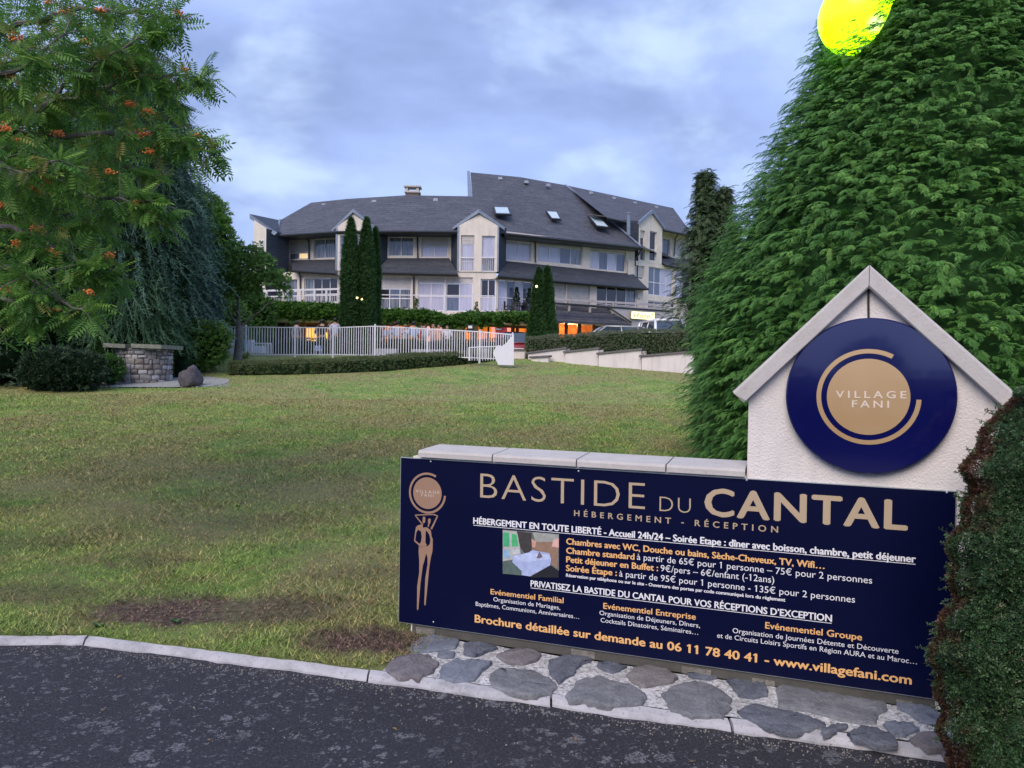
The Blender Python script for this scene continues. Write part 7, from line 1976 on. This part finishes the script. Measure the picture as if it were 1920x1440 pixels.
mb = MB(); mb.tube([(px_, py_, zt(px_, py_) - .1), (px_, py_, gc_.z + .1)], .05, 10); mb.build('pole', M_blk, gl_t)
M_wl = lampm('warm_lamp', (1.0, .74, .36), 2.6)
for px, py, d, lb in [(669.5, 558, 35.75, 'left of two small warm lamps shining through the tall thuja pair'), (679, 561, 35.8, 'right of two small warm lamps shining through the tall thuja pair'), (1006, 537, 36.7, 'small warm lamp glowing in the shorter thuja pair')]:
    p = W(px, py, d); t = empty('garden_lamp', (p.x, p.y, p.z), 0, lb, 'lamp', 'warm lamps in the thujas'); vs, fs = ico(tuple(p), .055 if px != 679 else .06, 2); mb = MB(); mb.add(vs, fs); mb.build('glass', M_wl, t, True)
    mb = MB(); mb.tube([p + Vector((0, .05, 0)), p + Vector((0, .35, -.02))], .015, 5); mb.build('bracket', M_blk, t)
for k, (px, fr, off) in enumerate([(605, L1, -.28), (773, L2, -.4), (1083, AP, -.9), (1108, AP, -.9)]):
    p = fr.H(px, 597 if k == 0 else 605, off); vs, fs = ico(tuple(p), .05, 1); mb = MB(); mb.add(vs, fs); mb.build('ceiling_lamp', M_wl, hotel, True)
# red and white notice stand in the lit hall and parasol
mb = MB(); p = W(939, 618, 42.6); mb.box((p.x - .30, 42.6, p.z - .5), (p.x + .34, 42.7, p.z + .12)); t_ = empty('notice_board', (p.x, 42.6, 2.0), 0, 'red notice board with a white strip in front of the lit hall', 'sign'); mb.build('panel', simple('red_panel', (.55, .04, .05), .5), t_)
mb = MB(); mb.box((p.x - .26, 42.58, p.z - .02), (p.x + .05, 42.597, p.z + .07)); mb.build('white_strip', M_white, t_); mb = MB(); mb.box((p.x - .03, 42.62, 2.0), (p.x + .05, 42.69, p.z - .5)); mb.build('post', M_blk, t_)
mb = MB(); p = W(882, 613.5, 42.2); mb.box((p.x - .2, 42.2, p.z - .3), (p.x + .2, 42.28, p.z + .16)); t_ = empty('menu_board', (p.x, 42.2, 2.0), 0, 'black menu board with pale lettering area left of the lit hall', 'sign'); mb.build('panel', M_blk, t_); mb = MB(); mb.box((p.x - .12, 42.185, p.z - .06), (p.x + .1, 42.197, p.z + .08)); mb.build('paper', M_white, t_); mb = MB(); mb.box((p.x - .03, 42.21, 2.0), (p.x + .03, 42.27, p.z - .3)); mb.build('post', M_blk, t_)
# shrubs behind the fence (golden bush, planters)
shrub('golden green bush showing through the middle fence panels', [bp(775, 648, 32, 14, 12), bp(760, 652, 32, 14, 12)], foliage_mat('golden_leaves', (.08, .08, .02), (.19, .16, .05), (.30, .25, .09)), 500, .09, (W(770, 660, 32).x, 32))
for px, lb in [(725, 'grey planter trough behind the fence, left of the golden bush'), (793, 'grey planter trough behind the fence, right of the golden bush'), (830, 'grey planter trough behind the fence near the dark hedge end')]:
    p = W(px, 665, 29.8); mb = MB(); mb.box8([(p.x - .38, 29.6, 1.98), (p.x + .38, 29.6, 1.98), (p.x + .38, 29.95, 1.98), (p.x - .38, 29.95, 1.98), (p.x - .42, 29.56, 2.30), (p.x + .42, 29.56, 2.30), (p.x + .42, 29.99, 2.30), (p.x - .42, 29.99, 2.30)]); tag(mb.build('planter_trough', simple('grey_planter', (.38, .38, .46), .7)), lb, 'planter', 'grey troughs behind the fence')

# ================================================================ PEOPLE
def skin_mesh(verts, edges, radii, levels=1, root=0):
    me = bpy.data.meshes.new('s'); me.from_pydata(verts, edges, []); o = bpy.data.objects.new('s', me); COL.objects.link(o)
    md = o.modifiers.new('skin', 'SKIN'); me.skin_vertices[0].data
    for i, r_ in enumerate(radii):
        me.skin_vertices[0].data[i].radius = r_ if hasattr(r_, '__len__') else (r_, r_)
    me.skin_vertices[0].data[root].use_root = True
    sb = o.modifiers.new('sub', 'SUBSURF'); sb.levels = levels; sb.render_levels = levels
    dg = bpy.context.evaluated_depsgraph_get(); out = bpy.data.meshes.new_from_object(o.evaluated_get(dg)); bpy.data.objects.remove(o); bpy.data.meshes.remove(me)
    out.polygons.foreach_set('use_smooth', [True] * len(out.polygons)); return out
def pose_mesh(arm, lean=0.0):
    """arm: list of two (elbow, hand) offsets from the shoulder"""
    V = [(0, 0, .95), (0, .01, 1.12), (0, 0, 1.30), (0, .0, 1.44), (0, -.01, 1.53), (0, -.015, 1.60), (0, -.01, 1.70)]
    E = [(0, 1), (1, 2), (2, 3), (3, 4), (4, 5), (5, 6)]
    Rr = [(.15, .11), (.135, .10), (.155, .105), (.11, .08), (.052, .055), (.075, .09), (.06, .075)]
    for k, s_ in enumerate((-1, 1)):
        n = len(V); V += [(s_ * .10, 0, .86), (s_ * .11, -.01, .50), (s_ * .115, .02, .10), (s_ * .12, -.12, .04)]; E += [(0, n), (n, n + 1), (n + 1, n + 2), (n + 2, n + 3)]; Rr += [(.085, .09), (.055, .06), (.036, .042), (.04, .03)]
        n = len(V); e, h_ = arm[k]; sh = Vector((s_ * .18, 0, 1.40)); V += [tuple(sh), tuple(sh + Vector(e)), tuple(sh + Vector(h_))]; E += [(3, n), (n, n + 1), (n + 1, n + 2)]; Rr += [(.055, .055), (.038, .038), (.026, .022)]
    V = [(x, y + lean * max(0, z - .9), z) for x, y, z in V]
    return V, E, Rr
ARMS = {'down': [((-.07, .02, -.29), (-.09, -.06, -.55)), ((.07, .02, -.29), (.09, -.06, -.55))],
        'fold': [((-.08, .02, -.28), (.05, -.20, -.24)), ((.08, .02, -.28), (-.04, -.20, -.20))],
        'drink': [((-.07, .02, -.29), (-.10, -.08, -.53)), ((.09, -.06, -.26), (.04, -.28, -.08))]}
_pm = {}
def person_data(arm):
    if arm in _pm: return _pm[arm]
    V, E, Rr = pose_mesh(ARMS[arm]); body = skin_mesh(V, E, Rr, 2)
    # fingers and thumb on each hand, ears and nose, joined into the body mesh
    mb = MB()
    for k in (9 + 1, 9 + 8):
        pass
    hands = [(13, 12), (20, 19)]
    for hi, ei in hands:
        h_, e_ = Vector(V[hi]), Vector(V[ei]); d = (h_ - e_).normalized(); sx = d.cross(Vector((0, 1, 0))).normalized()
        for f, ln in zip((-1.5, -.5, .5, 1.5), (.065, .078, .074, .058)):
            a = h_ + d * .01 + sx * f * .014; mb.tube([a, a + d * ln * .55, a + d * ln + Vector((0, -.015, 0))], [.0095, .0085, .006], 5)
        a = h_ - d * .01; mb.tube([a, a + d * .02 + Vector((0, -.035, 0)), a + d * .05 + Vector((0, -.045, 0))], [.011, .010, .007], 5)
    for s_ in (-1, 1): vs, fs = ico((s_ * .078, 0, 1.60), (.012, .022, .034), 1); mb.add(vs, fs)
    vs, fs = ico((0, -.112, 1.59), (.014, .022, .024), 1); mb.add(vs, fs)
    bv = [tuple(v.co) for v in body.vertices]; bf = [tuple(p.vertices) for p in body.polygons]
    nb = MB(); nb.add(bv, bf); nb.add(mb.v, mb.f); bm = nb.mesh('body', [M_skin], True)
    # shirt: torso and upper arms a little fatter
    idx = [0, 1, 2, 3]; m = {0: 0, 1: 1, 2: 2, 3: 3}; SV = [V[0][:2] + (.92,), V[1], V[2], (V[3][0], V[3][1], 1.45)]; SE = [(0, 1), (1, 2), (2, 3)]; SR = [(.175, .13), (.16, .12), (.175, .125), (.10, .075)]
    for a0 in (11, 18):
        n = len(SV); sh, el = Vector(V[a0]), Vector(V[a0 + 1]); SV += [tuple(sh), tuple(sh.lerp(el, .9))]; SE += [(3, n), (n, n + 1)]; SR += [.068, .056]
    shirt = skin_mesh(SV, SE, SR, 1)
    TV = [(0, 0, .99), (0, 0, .90)]; TE = [(0, 1)]; TRr = [(.16, .12), (.165, .125)]
    for s_ in (-1, 1): n = len(TV); TV += [(s_ * .105, 0, .80), (s_ * .112, -.01, .50), (s_ * .118, .02, .12)]; TE += [(1, n), (n, n + 1), (n + 1, n + 2)]; TRr += [(.098, .10), (.075, .075), (.06, .062)]
    tr = skin_mesh(TV, TE, TRr, 1)
    hv, hf = ico((0, .018, 1.645), (.094, .108, .10), 3); keep = [f for f in hf if (sum(hv[i].y for i in f) / 3 > -.055 or sum(hv[i].z for i in f) / 3 > 1.68)]
    hb = MB(); hb.add(hv, keep); hair = hb.mesh('hair', [M_skin], True)
    for mm in (shirt, tr): mm.materials.append(M_skin)
    _pm[arm] = (bm, shirt, tr, hair); return _pm[arm]
M_skin = simple('skin', (.42, .25, .18), .55, 0, .05)
def person(px, d, arm, rz, shirt, trousers, hair, label, k=1.0, long_hair=False, zb=2.0, skin=None):
    p = W(px, 640, d); t = empty('person', (p.x, d, zb), rz, label, 'person'); t.scale = (k, k, k)
    for nm, me, mt in zip(('body', 'shirt', 'trousers', 'hair'), person_data(arm), (skin or M_skin, shirt, trousers, hair)):
        o = bpy.data.objects.new(nm, me); COL.objects.link(o); o.parent = t
        o.material_slots[0].link = 'OBJECT'; o.material_slots[0].material = mt
        if nm == 'hair' and long_hair: o.scale = (1.12, 1.15, 1.0); o.location = (0, .0, .0)
cl = lambda n, c: simple('cloth_' + n, c, .85, 0, .12, 12)
wht, blu, blk, nvy, pnk, gry, lbl, red_, dkb = cl('white', (.68, .68, .76)), cl('pale_blue', (.33, .42, .68)), cl('black', (.012, .012, .014)), cl('navy', (.02, .025, .06)), cl('pink', (.60, .36, .33)), cl('grey', (.14, .14, .16)), cl('lilac', (.48, .50, .68)), cl('red', (.35, .05, .04)), cl('dark_trousers', (.02, .02, .025))
h_blk, h_brn, h_fair = simple('black_hair', (.010, .008, .008), .6), simple('brown_hair', (.05, .025, .015), .6), simple('fair_hair', (.22, .15, .08), .6)
PI = math.pi
person(556, 36.0, 'down', PI * .9, gry, dkb, h_blk, 'person in dark grey with black hair standing before the white wall panel', .97)
person(599, 37.5, 'fold', 2.6, cl('maroon', (.06, .012, .015)), dkb, h_brn, 'brown haired person in dark maroon half hidden by the couple partner in black', 1.03)
person(604.5, 36.5, 'down', PI, blk, dkb, h_blk, 'person all in black with a black bun silhouetted against the lit orange room', 1.04, True)
person(619, 38.0, 'drink', -1.2, red_, dkb, h_brn, 'person in dull red behind the white shirted guest by the thujas', 1.0)
person(628.5, 35.8, 'fold', PI, lbl, dkb, h_blk, 'person in a loose white shirt seen from behind left of the thuja columns', 1.06)
person(707, 38.2, 'fold', 1.2, blk, dkb, h_brn, 'person in black just right of the tall thuja columns', .98)
person(721, 37.2, 'fold', 1.6, wht, dkb, h_fair, 'shorter person in a bright white top facing right behind the fence', .93)
person(733, 37.6, 'down', PI, wht, dkb, h_brn, 'person in a white shirt, left one of the pair seen from behind', .99)
person(744.5, 37.2, 'fold', PI, lbl, nvy, h_blk, 'person in a pale lilac shirt, right one of the pair seen from behind', 1.05)
person(759, 38.5, 'drink', -.6, wht, nvy, h_fair, 'fair haired person in white with a raised hand near the bright lamp', 1.0)
person(775, 37.0, 'fold', PI, blu, dkb, h_blk, 'broad person in a sky blue shirt seen from behind', 1.04)
person(790, 38.6, 'drink', .5, red_, dkb, h_brn, 'person in dull red by the terracotta pillar', 1.0)
person(797, 37.6, 'fold', -1.0, blu, gry, h_brn, 'person in blue next to the fourth visible fence post', .97)
person(812, 38.4, 'down', .2, pnk, gry, h_fair, 'person in salmon pink facing the garden', 1.02)
person(823, 37.8, 'drink', -.5, pnk, gry, h_blk, 'dark haired person in pink holding a glass up', 1.0)
person(838, 38.6, 'fold', .3, wht, gry, h_brn, 'person in white at the right end of the group of guests', 1.0)

# ================================================================ CARS
def car(name, label, x, y, z, rz, paint, L=4.2, Wd=1.75, H_=1.5, kind='hatch', cat='car'):
    t = empty(name, (x, y, z), 0, label, cat, None); m = Matrix.Translation((x, y, z)) @ Matrix.Rotation(rz, 4, 'Z')
    def out(mb, nm, mat, smooth=False, parent=t): mb.v = [tuple(m @ Vector(v)) for v in mb.v]; return mb.build(nm, mat, parent, smooth)
    hw = Wd / 2; h = L / 2; belt = H_ * .60
    if kind == 'van': prof_top = [(-h, .55), (-h + .05, belt), (-h + .95, belt + .06), (h - .12, belt + .06), (h, .55)]
    else: prof_top = [(-h, .50), (-h + .06, .72), (-h + 1.0, belt), (h - .35, belt + .02), (h - .02, .78), (h, .5)]
    # lower body: rounded loft along x
    xs = np.linspace(-h, h, 17); sec = []
    px_, pz_ = [a for a, b_ in prof_top], [b_ for a, b_ in prof_top]
    mb = MB(); ns = 9
    for x_ in xs:
        e = min(1, (h - abs(x_)) / .5); w = hw * (.80 + .20 * math.sqrt(max(0, e))); zt_ = np.interp(x_, px_, pz_)
        arch = any(abs(x_ - wx) < .36 for wx in (-h + .82, h - .80)); lo = .22 if not arch else .22
        for yy, zz in [(-w * .93, lo), (-w, .36), (-w * 1.0, (zt_ + .36) / 2), (-w * .97, zt_ - .06), (-w * .88, zt_), (w * .88, zt_), (w * .97, zt_ - .06), (w, (zt_ + .36) / 2), (w, .36), (w * .93, lo)]: mb.v.append((x_, yy, zz))
    k = 10
    for i in range(16):
        for j in range(9): mb.f.append((i * k + j, (i + 1) * k + j, (i + 1) * k + j + 1, i * k + j + 1))
        mb.f.append((i * k + 9, (i + 1) * k + 9, (i + 1) * k, i * k))
    mb.f += [tuple(range(k)), tuple(16 * k + j for j in range(k - 1, -1, -1))]; mb.m = [0] * len(mb.f)
    out(mb, 'body', paint, True)
    # greenhouse: pillars/roof shell and glass
    if kind == 'van': gx = [(-h + .95, belt + .05), (-h + 1.55, H_ - .05), (h - .25, H_ - .03), (h - .10, belt + .05)]
    else: gx = [(-h + 1.0, belt - .01), (-h + 1.75, H_ - .05), (h - .85, H_ - .06), (h - .22, belt + .0)]
    wb, wt = hw * .90, hw * .72
    B_, T_ = [gx[0], gx[3]], [gx[1], gx[2]]
    def q(i, s_): X, Z = gx[i]; return (X, s_ * (wb if i in (0, 3) else wt), Z)
    mb = MB(); n = 9; rv = []
    for i in range(n):
        X = gx[1][0] + (gx[2][0] - gx[1][0]) * i / (n - 1); zz = H_ - .045 + .045 * math.sin(math.pi * i / (n - 1))
        for yy, dz in [(-wt, -.03), (-wt * .9, 0), (-wt * .5, .02), (0, .028), (wt * .5, .02), (wt * .9, 0), (wt, -.03)]: mb.v.append((X, yy, zz + dz))
    for i in range(n - 1):
        for j in range(6): mb.f.append((i * 7 + j, (i + 1) * 7 + j, (i + 1) * 7 + j + 1, i * 7 + j + 1))
    mb.m = [0] * len(mb.f); out(mb, 'roof', paint, True)
    mb = MB()
    for s_ in (-1, 1):
        for i, j in ((0, 1), (1, 2), (2, 3)): mb.tube([q(i, s_), q(j, s_)], .075 if kind == 'van' else .04, 6)
        mx_ = [gx[1][0] + (gx[2][0] - gx[1][0]) * f for f in (.40, .85)]
        for X in mx_: mb.tube([(X + .05, s_ * wb, belt), (X, s_ * wt, H_ - .07)], .035, 5)
    mb.tube([q(0, -1), q(0, 1)], .03, 5); mb.tube([q(3, -1), q(3, 1)], .03, 5); mb.tube([q(1, -1), q(1, 1)], .07 if kind == 'van' else .035, 6); o = out(mb, 'pillars', paint, True); o['kind'] = 'stuff'
    G_ = P_car
    for nm, ids in [('windscreen', [(0, -1), (0, 1), (1, 1), (1, -1)]), ('rear_window', [(3, 1), (3, -1), (2, -1), (2, 1)])]: mb = MB(); mb.add([q(*i) for i in ids], [(0, 1, 2, 3)]); out(mb, nm, G_)
    for s_ in (-1, 1): mb = MB(); mb.add([q(0, s_), q(1, s_), q(2, s_), q(3, s_)], [(0, 1, 2, 3)]); out(mb, 'side_window', G_)
    for X in (-h + .82, h - .80):
        for s_ in (-1, 1):
            mb = MB(); pr = [(.20, -.11), (.30, -.10), (.315, -.05), (.315, .05), (.30, .10), (.20, .11)]
            for r_, o_ in pr:
                for kk in range(20): a = 6.2832 * kk / 20; mb.v.append((X + math.cos(a) * r_, s_ * (hw - .10) + o_, .315 + math.sin(a) * r_))
            for j in range(5):
                for kk in range(20): mb.f.append((j * 20 + kk, j * 20 + (kk + 1) % 20, (j + 1) * 20 + (kk + 1) % 20, (j + 1) * 20 + kk))
            mb.m = [0] * len(mb.f); w_ = out(mb, 'wheel', M_tyre, True)
            mb = MB(); mb.add([(X + math.cos(6.2832 * kk / 20) * .2, s_ * (hw - .015), .315 + math.sin(6.2832 * kk / 20) * .2) for kk in range(20)], [tuple(range(20))]); out(mb, 'rim', M_rim, False, w_)
    for s_ in (-1, 1):
        mb = MB(); mb.box((-h - .01, s_ * hw * .62 - .16, .62), (-h + .12, s_ * hw * .62 + .16, .74)); out(mb, 'headlight', M_hl)
        mb = MB(); mb.box((h - .10, s_ * hw * .74 - .10, .70), (h + .012, s_ * hw * .74 + .10, .92)); out(mb, 'tail_light', M_tl)
        mb = MB(); vs, fs = ico((-h + 1.25, s_ * (hw + .07), belt + .06), (.06, .10, .07), 1); mb.add(vs, fs); out(mb, 'wing_mirror', paint, True)
        for X in (-.15, .75): mb = MB(); mb.box((X, s_ * (hw + .004) - .015, belt - .16), (X + .16, s_ * (hw + .004) + .015, belt - .13)); out(mb, 'door_handle', M_gut)
    mb = MB(); mb.box((h - .02, -.26, .50), (h + .015, .26, .62)); out(mb, 'number_plate', M_white)
    return t
P_car = mat_pane('car_glass', (.05, .07, .10), .04, .2); M_tyre = simple('tyre', (.012, .012, .013), .8); M_rim = simple('rim', (.35, .36, .38), .35, .6); M_hl = simple('headlight_glass', (.6, .62, .66), .2); M_tl = simple('tail_light_red', (.45, .015, .02), .3)
def paint(name, c, metal=0): return mat_gloss(name, c, .35, 1.0, metal)
zc_ = 2.35
p = W(1152, 640, 39.0); car('parked_car', 'silver grey estate car, leftmost behind the long clipped hedge', p.x - .1, 39.0, zc_, R(8), paint('silver_paint', (.42, .43, .46), .3), 4.5, 1.75, 1.50)
p = W(1209, 640, 38.6); car('parked_car', 'small white car parked between the silver estate and the white van', p.x + .3, 39.4, zc_, R(20), paint('white_paint', (.74, .76, .80)), 4.0, 1.7, 1.52)
p = W(1254, 640, 36.6); car('parked_van', 'white van facing the lawn with wide windscreen under the hotel sign', p.x + .1, 38.2, zc_, R(97), paint('white_van_paint', (.76, .78, .82)), 4.3, 1.85, 1.80, 'van', 'van')
p = W(962, 640, 38.5); car('parked_car', 'dark red hatchback partly hidden behind the curved white screen', p.x - .05, 39.5, 2.0, R(-80), paint('dark_red_paint', (.25, .02, .03)), 3.9, 1.68, 1.46)
